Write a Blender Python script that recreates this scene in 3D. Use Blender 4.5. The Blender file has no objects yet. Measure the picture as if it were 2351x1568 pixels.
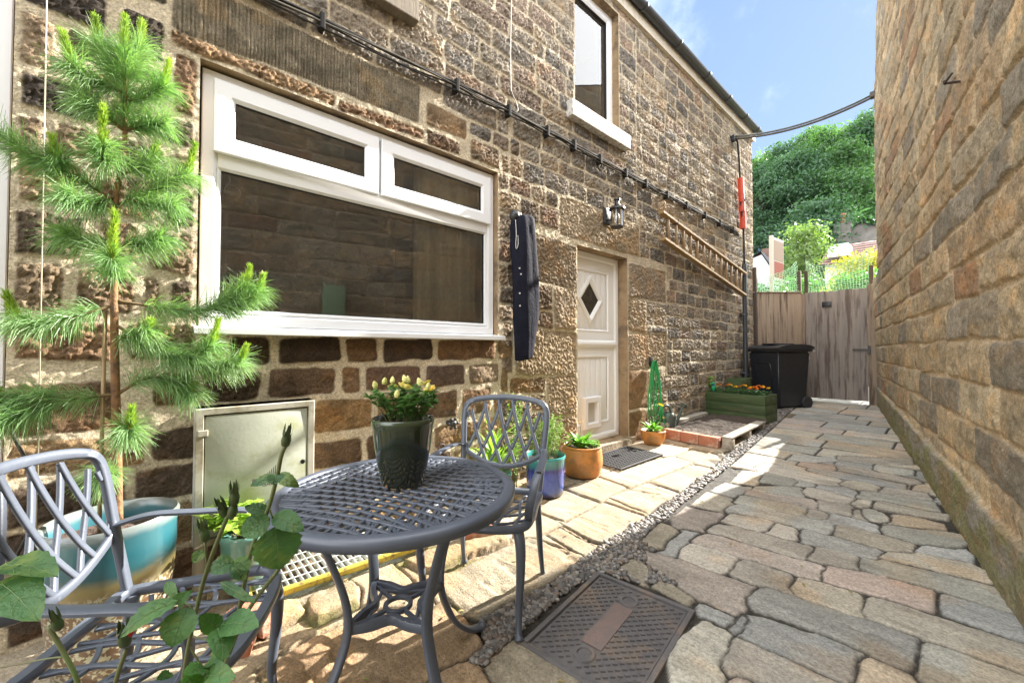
import bpy, bmesh, math, random
import numpy as np
from mathutils import Vector, Matrix, Euler

# ------------------------------------------------------------------ camera, sky, sun, exposure
SC = bpy.context.scene
COL = SC.collection
CAMX, CAMZ, FPX = 2.5, 1.15, 915.0
YAW, PITCH = math.atan(1024.5 / FPX), math.atan(19 / FPX)
cam_data = bpy.data.cameras.new('camera')
cam_data.sensor_width = 36.0
cam_data.lens = FPX / 2351.0 * 36.0
cam_data.clip_start, cam_data.clip_end = 0.02, 2000.0
cam = bpy.data.objects.new('camera', cam_data)
COL.objects.link(cam)
cam.location = (CAMX, 0.0, CAMZ)
cam.rotation_euler = (math.pi / 2 + PITCH, 0.0, YAW)
SC.camera = cam

SUN_EL, SUN_AZ = math.radians(30.0), math.atan(0.100)      # azimuth measured from +y towards +x
world = bpy.data.worlds.new('World')
SC.world = world
world.use_nodes = True
wn, wl = world.node_tree.nodes, world.node_tree.links
wn.clear()
w_out = wn.new('ShaderNodeOutputWorld')
w_bg = wn.new('ShaderNodeBackground')
w_sky = wn.new('ShaderNodeTexSky')
w_sky.sky_type = 'NISHITA'
w_sky.sun_disc = False
w_sky.sun_elevation = SUN_EL
w_sky.sun_rotation = SUN_AZ
w_sky.air_density, w_sky.dust_density, w_sky.ozone_density = 1.0, 0.15, 2.0
w_sky.altitude = 200
w_bg.inputs['Strength'].default_value = 0.13
# the clear part of the sky has its glare compressed; unseen bright cloud for fill light is added over the house and behind the viewer
def wnode(t, **k):
    n_ = wn.new(t)
    for a_, v_ in k.items(): setattr(n_, a_, v_)
    return n_
def vmath(op, a_, b_):
    n_ = wnode('ShaderNodeVectorMath', operation=op)
    for s_, v_ in ((0, a_), (1, b_)):
        if hasattr(v_, 'is_linked'): wl.new(v_, n_.inputs[s_])
        else: n_.inputs[s_].default_value = v_
    return n_.outputs[0]
def wrange(src, a_, b_, c_=0.0, d_=1.0):
    n_ = wnode('ShaderNodeMapRange', interpolation_type='SMOOTHSTEP')
    wl.new(src, n_.inputs[0])
    for s_, v_ in zip((1, 2, 3, 4), (a_, b_, c_, d_)): n_.inputs[s_].default_value = v_
    return n_.outputs[0]
def wmath(op, a_, b_):
    n_ = wnode('ShaderNodeMath', operation=op)
    for s_, v_ in ((0, a_), (1, b_)):
        if hasattr(v_, 'is_linked'): wl.new(v_, n_.inputs[s_])
        else: n_.inputs[s_].default_value = v_
    return n_.outputs[0]
SKY_CAP, FILL_CLOUD_L = (1.2, 1.7, 2.65), 8.6
capped_sky = vmath('DIVIDE', w_sky.outputs[0], vmath('ADD', vmath('DIVIDE', w_sky.outputs[0], SKY_CAP), (1, 1, 1)))
w_tc = wnode('ShaderNodeTexCoord')
w_sep = wnode('ShaderNodeSeparateXYZ')
wl.new(w_tc.outputs['Generated'], w_sep.inputs[0])
w_map = wnode('ShaderNodeMapping')
w_map.inputs['Scale'].default_value = (2.2, 2.2, 5.0)
wl.new(w_tc.outputs['Generated'], w_map.inputs[0])
w_noise = wnode('ShaderNodeTexNoise')
w_noise.inputs['Scale'].default_value, w_noise.inputs['Detail'].default_value, w_noise.inputs['Roughness'].default_value = 1.6, 7.0, 0.6
wl.new(w_map.outputs[0], w_noise.inputs['Vector'])
fill_bank = wmath('MAXIMUM', wrange(w_sep.outputs['Y'], 0.66, 0.25), wrange(w_sep.outputs['X'], 0.04, 0.30))
cover = wrange(wmath('ADD', w_noise.outputs['Fac'], wmath('MULTIPLY', fill_bank, 0.34)), 0.68, 0.86)
w_wisp = wnode('ShaderNodeTexNoise')
w_wisp.inputs['Scale'].default_value, w_wisp.inputs['Detail'].default_value, w_wisp.inputs['Roughness'].default_value = 7.0, 6.0, 0.55
wl.new(w_tc.outputs['Generated'], w_wisp.inputs['Vector'])
wisp = wmath('MULTIPLY', wrange(w_wisp.outputs['Fac'], 0.50, 0.78), 0.5)
def wmix(fac, a_, b_):
    n_ = wnode('ShaderNodeMix', data_type='RGBA')
    wl.new(fac, n_.inputs[0])
    for s_, v_ in ((6, a_), (7, b_)):
        if hasattr(v_, 'is_linked'): wl.new(v_, n_.inputs[s_])
        else: n_.inputs[s_].default_value = (*v_, 1)
    return n_.outputs[2]
w_col = wmix(wisp, capped_sky, (2.6, 2.9, 3.3))
w_col = wmix(cover, w_col, (FILL_CLOUD_L * .98, FILL_CLOUD_L * .99, FILL_CLOUD_L))
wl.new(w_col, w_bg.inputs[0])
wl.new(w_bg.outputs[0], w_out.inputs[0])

sun_data = bpy.data.lights.new('sun', 'SUN')
sun_data.energy = 5.0
sun_data.angle = math.radians(0.5)
sun_data.color = (1.0, 0.945, 0.86)
sun = bpy.data.objects.new('sun', sun_data)
COL.objects.link(sun)
sun.location = (1, 20, 12)
SUNV = Vector((math.sin(SUN_AZ) * math.cos(SUN_EL), math.cos(SUN_AZ) * math.cos(SUN_EL), math.sin(SUN_EL)))
sun.rotation_euler = SUNV.to_track_quat('Z', 'Y').to_euler()

SC.view_settings.view_transform = 'Standard'
SC.view_settings.look = 'None'
SC.view_settings.exposure = 2.25
SC.view_settings.gamma = 1.0
SC.cycles.max_bounces = 8
SC.cycles.diffuse_bounces = 5
SC.cycles.transparent_max_bounces = 12
SC.cycles.caustics_reflective = False
SC.cycles.caustics_refractive = False
SC.cycles.sample_clamp_indirect = 8.0
SC.cycles.use_denoising = True

rng = random.Random(7)
nrs = np.random.RandomState(11)

# ------------------------------------------------------------------ helpers: properties
def tag(o, label=None, cat=None, group=None, kind=None):
    if label: o['label'] = label
    if cat: o['category'] = cat
    if group: o['group'] = group
    if kind: o['kind'] = kind
    return o

WC = {}      # things whose parts are modelled in world coordinates
def thing(name, label, cat, loc=(0, 0, 0), rz=0.0, group=None, wc=False):
    o = bpy.data.objects.new(name, None)
    COL.objects.link(o)
    o.empty_display_size = 0.1
    o.location = loc
    o.rotation_euler = (0, 0, rz)
    if wc: WC[o.name] = Matrix.Translation(Vector(loc)).inverted()
    return tag(o, label, cat, group)

def copy_tree(o, parent=None):
    c = o.copy()
    COL.objects.link(c)
    if parent is not None:
        c.parent = parent
    for ch in list(o.children):
        copy_tree(ch, c)
    return c

# ------------------------------------------------------------------ helpers: materials
def srgb(r, g, b):
    f = lambda v: (v / 255.0 / 12.92) if v <= 10 else ((v / 255.0 + 0.055) / 1.055) ** 2.4
    return (f(r), f(g), f(b))

def mat(name, c1, c2=None, scale=8.0, rough=0.6, metal=0.0, bump=0.0, bscale=40.0, detail=4.0, spec=0.5,
        coat=0.0, trans=0.0, stretch=None, c3=None, sscale=3.0, sub=0.0, thr=(0.35, 0.65), back=None):
    """Principled material: two colours mixed by noise, an optional third in patches, noise bump."""
    m = bpy.data.materials.new(name)
    m.use_nodes = True
    nt = m.node_tree
    n, l = nt.nodes, nt.links
    p = n['Principled BSDF']
    p.inputs['Roughness'].default_value = rough
    p.inputs['Metallic'].default_value = metal
    p.inputs['Specular IOR Level'].default_value = spec
    p.inputs['Coat Weight'].default_value = coat
    p.inputs['Base Color'].default_value = (*c1, 1)
    if trans:
        p.inputs['Transmission Weight'].default_value = trans
    tc = n.new('ShaderNodeTexCoord')
    co = tc.outputs['Object']
    if stretch:
        mp = n.new('ShaderNodeMapping')
        mp.inputs['Scale'].default_value = stretch
        l.new(co, mp.inputs[0])
        co = mp.outputs[0]
    def noise(s, d=detail, r=0.55):
        t = n.new('ShaderNodeTexNoise')
        t.inputs['Scale'].default_value = s
        t.inputs['Detail'].default_value = d
        t.inputs['Roughness'].default_value = r
        l.new(co, t.inputs['Vector'])
        return t.outputs['Fac']
    def ramp(src, a, b):
        r = n.new('ShaderNodeMapRange')
        r.inputs['From Min'].default_value, r.inputs['From Max'].default_value = a, b
        l.new(src, r.inputs['Value'])
        return r.outputs[0]
    def mix(fac, a, b):
        x = n.new('ShaderNodeMix')
        x.data_type = 'RGBA'
        l.new(fac, x.inputs[0])
        for s, v in ((6, a), (7, b)):
            if hasattr(v, 'is_linked'):
                l.new(v, x.inputs[s])
            else:
                x.inputs[s].default_value = (*v, 1)
        return x.outputs[2]
    colr = None
    if c2:
        colr = mix(ramp(noise(scale), *thr), c1, c2)
    if c3:
        colr = mix(ramp(noise(sscale, 6.0, 0.65), 0.5, 0.62), colr if colr is not None else c1, c3)
    if colr is not None:
        l.new(colr, p.inputs['Base Color'])
    if bump:
        b = n.new('ShaderNodeBump')
        b.inputs['Strength'].default_value = bump
        b.inputs['Distance'].default_value = 0.02
        l.new(noise(bscale, 6.0, 0.65), b.inputs['Height'])
        l.new(b.outputs[0], p.inputs['Normal'])
    if sub:     # thin leaves: some light comes through
        tr = n.new('ShaderNodeBsdfTranslucent')
        ms = n.new('ShaderNodeMixShader')
        ms.inputs[0].default_value = sub
        if colr is not None:
            g = n.new('ShaderNodeMix'); g.data_type = 'RGBA'; g.blend_type = 'MULTIPLY'
            g.inputs[0].default_value = 1.0
            l.new(colr, g.inputs[6]); g.inputs[7].default_value = (1.6, 1.9, 0.7, 1)
            l.new(g.outputs[2], tr.inputs[0])
        else:
            tr.inputs[0].default_value = (c1[0] * 1.6, c1[1] * 1.9, c1[2] * 0.7, 1)
        l.new(p.outputs[0], ms.inputs[1]); l.new(tr.outputs[0], ms.inputs[2])
        l.new(ms.outputs[0], n['Material Output'].inputs[0])
    return m

def attr_mat(name, rough=0.9, bump=0.35, bscale=120.0, var=0.35, vscale=60.0, spec=0.25, bdist=0.01):
    """Stone whose colour comes from the mesh's own colour attribute, broken up by fine grain."""
    m = bpy.data.materials.new(name)
    m.use_nodes = True
    n, l = m.node_tree.nodes, m.node_tree.links
    p = n['Principled BSDF']
    p.inputs['Roughness'].default_value = rough
    p.inputs['Specular IOR Level'].default_value = spec
    a = n.new('ShaderNodeAttribute'); a.attribute_name = 'stone'
    tc = n.new('ShaderNodeTexCoord')
    t = n.new('ShaderNodeTexNoise')
    t.inputs['Scale'].default_value = vscale; t.inputs['Detail'].default_value = 6; t.inputs['Roughness'].default_value = 0.7
    l.new(tc.outputs['Object'], t.inputs['Vector'])
    r = n.new('ShaderNodeMapRange')
    r.inputs['From Min'].default_value, r.inputs['From Max'].default_value = 0.3, 0.7
    r.inputs['To Min'].default_value, r.inputs['To Max'].default_value = 1 - var, 1 + var
    l.new(t.outputs['Fac'], r.inputs['Value'])
    x = n.new('ShaderNodeMix'); x.data_type = 'RGBA'; x.blend_type = 'MULTIPLY'
    x.inputs[0].default_value = 1.0
    l.new(a.outputs['Color'], x.inputs[6]); l.new(r.outputs[0], x.inputs[7])
    l.new(x.outputs[2], p.inputs['Base Color'])
    b = n.new('ShaderNodeBump'); b.inputs['Strength'].default_value = bump; b.inputs['Distance'].default_value = bdist
    t2 = n.new('ShaderNodeTexNoise')
    t2.inputs['Scale'].default_value = bscale; t2.inputs['Detail'].default_value = 5; t2.inputs['Roughness'].default_value = 0.7
    l.new(tc.outputs['Object'], t2.inputs['Vector'])
    l.new(t2.outputs['Fac'], b.inputs['Height']); l.new(b.outputs[0], p.inputs['Normal'])
    return m

# ------------------------------------------------------------------ helpers: meshes
def link_mesh(name, me, m, parent=None, smooth=False):
    if m is not None:
        me.materials.append(m)
    if smooth:
        me.polygons.foreach_set('use_smooth', [True] * len(me.polygons))
    o = bpy.data.objects.new(name, me)
    COL.objects.link(o)
    if parent is not None:
        o.parent = parent
        if parent.name in WC: o.matrix_parent_inverse = WC[parent.name]
    return o

def np_mesh(name, V, F, col=None):
    """V (n,3) float, F (m,k) int."""
    me = bpy.data.meshes.new(name)
    V = np.ascontiguousarray(V, dtype=np.float32); F = np.ascontiguousarray(F, dtype=np.int32)
    m, k = F.shape
    me.vertices.add(len(V)); me.vertices.foreach_set('co', V.ravel())
    me.loops.add(m * k); me.loops.foreach_set('vertex_index', F.ravel())
    me.polygons.add(m)
    me.polygons.foreach_set('loop_start', np.arange(0, m * k, k, dtype=np.int32))
    me.polygons.foreach_set('loop_total', np.full(m, k, dtype=np.int32))
    if col is not None:
        at = me.attributes.new('stone', 'FLOAT_COLOR', 'POINT')
        c4 = np.ones((len(V), 4), dtype=np.float32); c4[:, :3] = col
        at.data.foreach_set('color', c4.ravel())
    me.update(calc_edges=True)
    return me

class MB:
    """Collects shapes; build() links them as one mesh object."""
    def __init__(s):
        s.v, s.f = [], []
    def add(s, vs, fs):
        b = len(s.v)
        s.v += [tuple(q) for q in vs]
        s.f += [tuple(i + b for i in q) for q in fs]
        return s
    def box(s, x0, y0, z0, x1, y1, z1, M=None, bev=0.0):
        if bev:
            bm = bmesh.new()
            bmesh.ops.create_cube(bm, size=1.0)
            for q in bm.verts:
                q.co = Vector(((x0 + x1) / 2 + q.co.x * (x1 - x0), (y0 + y1) / 2 + q.co.y * (y1 - y0), (z0 + z1) / 2 + q.co.z * (z1 - z0)))
            bmesh.ops.bevel(bm, geom=bm.edges[:], offset=bev, segments=2, profile=0.5, affect='EDGES')
            bm.verts.index_update()
            vs = [q.co.copy() for q in bm.verts]; fs = [[q.index for q in f.verts] for f in bm.faces]
            bm.free()
        else:
            vs = [Vector(q) for q in ((x0, y0, z0), (x1, y0, z0), (x1, y1, z0), (x0, y1, z0), (x0, y0, z1), (x1, y0, z1), (x1, y1, z1), (x0, y1, z1))]
            fs = [(0, 3, 2, 1), (4, 5, 6, 7), (0, 1, 5, 4), (1, 2, 6, 5), (2, 3, 7, 6), (3, 0, 4, 7)]
        if M is not None:
            vs = [M @ q for q in vs]
        return s.add(vs, fs)
    def tube(s, pts, r, n=8, r2=None, cap=True, closed=False):
        """Round tube along pts; r may be a list."""
        pts = [Vector(q) for q in pts]
        k = len(pts)
        rr = list(r) if isinstance(r, (list, tuple)) else [r + ((r2 - r) * i / max(1, k - 1) if r2 is not None else 0) for i in range(k)]
        vs, fs = [], []
        prev = None
        for i, q in enumerate(pts):
            a = pts[i - 1] if (i > 0 or closed) else q
            b = pts[(i + 1) % k] if (i < k - 1 or closed) else q
            t = (b - a)
            t = t.normalized() if t.length > 1e-9 else Vector((0, 0, 1))
            if prev is None:
                u = t.orthogonal().normalized()
            else:
                u = prev - t * prev.dot(t)
                u = u.normalized() if u.length > 1e-6 else t.orthogonal().normalized()
            prev = u
            w = t.cross(u)
            for j in range(n):
                g = 2 * math.pi * j / n
                vs.append(q + (u * math.cos(g) + w * math.sin(g)) * rr[i])
        m = k if closed else k - 1
        for i in range(m):
            for j in range(n):
                a, b = i * n + j, i * n + (j + 1) % n
                c, d = ((i + 1) % k) * n + (j + 1) % n, ((i + 1) % k) * n + j
                fs.append((a, b, c, d))
        if cap and not closed:
            fs.append(tuple(range(n - 1, -1, -1))); fs.append(tuple((k - 1) * n + j for j in range(n)))
        return s.add(vs, fs)
    def strap(s, pts, w, t, nrm, closed=False, ws=None):
        """Flat bar of rounded section along pts: w across (in the plane), t thick along nrm (one normal or one per point)."""
        pts = [Vector(q) for q in pts]
        k = len(pts)
        vs, fs = [], []
        prof = [(-.5, -.25), (-.36, -.5), (.36, -.5), (.5, -.25), (.5, .25), (.36, .5), (-.36, .5), (-.5, .25)]
        n = len(prof)
        for i, q in enumerate(pts):
            a = pts[i - 1] if (i > 0 or closed) else q
            b = pts[(i + 1) % k] if (i < k - 1 or closed) else q
            tt = (b - a).normalized()
            nn = Vector(nrm[i] if isinstance(nrm, list) else nrm)
            sd = tt.cross(nn).normalized()
            nn = sd.cross(tt).normalized()
            wi = ws[i] if ws else w
            for (x, y) in prof:
                vs.append(q + sd * (x * wi) + nn * (y * t))
        m = k if closed else k - 1
        for i in range(m):
            for j in range(n):
                fs.append((i * n + j, i * n + (j + 1) % n, ((i + 1) % k) * n + (j + 1) % n, ((i + 1) % k) * n + j))
        if not closed:
            fs.append(tuple(range(n - 1, -1, -1))); fs.append(tuple((k - 1) * n + j for j in range(n)))
        return s.add(vs, fs)
    def lathe(s, prof, n=40, c=(0, 0, 0)):
        """prof: list of (r, z), revolved about z."""
        vs, fs = [], []
        for (r, z) in prof:
            for j in range(n):
                g = 2 * math.pi * j / n
                vs.append((c[0] + r * math.cos(g), c[1] + r * math.sin(g), c[2] + z))
        for i in range(len(prof) - 1):
            for j in range(n):
                fs.append((i * n + j, i * n + (j + 1) % n, (i + 1) * n + (j + 1) % n, (i + 1) * n + j))
        return s.add(vs, fs)
    def prism(s, poly, z0, z1, M=None):
        """Extruded polygon (x, y) from z0 to z1, mapped by M."""
        k = len(poly)
        vs = [Vector((x, y, z0)) for x, y in poly] + [Vector((x, y, z1)) for x, y in poly]
        if M is not None:
            vs = [M @ q for q in vs]
        fs = [tuple(range(k - 1, -1, -1)), tuple(range(k, 2 * k))] + [(i, (i + 1) % k, k + (i + 1) % k, k + i) for i in range(k)]
        return s.add(vs, fs)
    def ball(s, c, r, sub=1, sc=(1, 1, 1), jit=0.0, M=None):
        bm = bmesh.new()
        bmesh.ops.create_icosphere(bm, subdivisions=sub, radius=1.0)
        bm.verts.index_update()
        vs = []
        for q in bm.verts:
            k = 1 + (rng.uniform(-jit, jit) if jit else 0)
            p = Vector((q.co.x * sc[0], q.co.y * sc[1], q.co.z * sc[2])) * (r * k)
            vs.append((M @ p if M is not None else p) + Vector(c))
        fs = [[q.index for q in f.verts] for f in bm.faces]
        bm.free()
        return s.add(vs, fs)
    def quad(s, a, b, c, d):
        return s.add([a, b, c, d], [(0, 1, 2, 3)])
    def build(s, name, m, parent=None, smooth=False, angle=None):
        me = bpy.data.meshes.new(name)
        me.from_pydata([tuple(q) for q in s.v], [], s.f)
        me.update()
        o = link_mesh(name, me, m, parent, smooth or angle is not None)
        if angle is not None:
            me.set_sharp_from_angle(angle=math.radians(angle))
        return o

def smooth_path(pts, n=6, closed=False):
    """Catmull-Rom through pts."""
    P = [Vector(q) for q in pts]
    k = len(P)
    out = []
    segs = k if closed else k - 1
    for i in range(segs):
        p0 = P[(i - 1) % k] if (closed or i > 0) else P[0] * 2 - P[1]
        p1, p2 = P[i], P[(i + 1) % k]
        p3 = P[(i + 2) % k] if (closed or i + 2 < k) else P[-1] * 2 - P[-2]
        for j in range(n):
            t = j / n
            out.append(0.5 * ((2 * p1) + (p2 - p0) * t + (2 * p0 - 5 * p1 + 4 * p2 - p3) * t * t + (3 * p1 - p0 - 3 * p2 + p3) * t ** 3))
    if not closed:
        out.append(P[-1])
    return out

# ------------------------------------------------------------------ helpers: numpy noise and height fields
def vnoise(x, y, seed=0):
    xi = np.floor(x); yi = np.floor(y)
    fx, fy = x - xi, y - yi
    fx = fx * fx * (3 - 2 * fx); fy = fy * fy * (3 - 2 * fy)
    xi = xi.astype(np.int64); yi = yi.astype(np.int64)
    def h(a, b):
        q = (a * 374761393 + b * 668265263 + seed * 974634777) & 0xFFFFFFFF
        q = ((q ^ (q >> 13)) * 1274126177) & 0xFFFFFFFF
        q = q ^ (q >> 16)
        return (q & 0xFFFFFF) / float(0xFFFFFF)
    return (h(xi, yi) * (1 - fx) + h(xi + 1, yi) * fx) * (1 - fy) + (h(xi, yi + 1) * (1 - fx) + h(xi + 1, yi + 1) * fx) * fy

def fbm(x, y, octv=3, seed=0, gain=0.5):
    s, a, t = 0.0, 1.0, 0.0
    for i in range(octv):
        s = s + a * vnoise(x * 2 ** i + 17.3 * i, y * 2 ** i + 9.1 * i, seed + i * 7)
        t += a; a *= gain
    return s / t

def sstep(a, b, x):
    t = np.clip((x - a) / (b - a), 0, 1)
    return t * t * (3 - 2 * t)

def spaced(a, b, d0, grow_from=None, d1=None, extra=()):
    """Grid lines from a to b, step d0, growing to d1 after grow_from; the values in extra are lines too."""
    out, x = [], a
    while x < b:
        out.append(x)
        d = d0
        if grow_from is not None and x > grow_from:
            d = d0 + (d1 - d0) * (x - grow_from) / (b - grow_from)
        x += d
    out.append(b)
    out = np.array(out)
    for e in extra:
        out[np.argmin(np.abs(out - e))] = e
    return out

def grid_faces(ni, nj, keep=None):
    idx = np.arange(ni * nj).reshape(ni, nj)
    F = np.stack([idx[:-1, :-1], idx[1:, :-1], idx[1:, 1:], idx[:-1, 1:]], -1).reshape(-1, 4)
    if keep is not None:
        F = F[keep.reshape(-1)]
    return F

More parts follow.
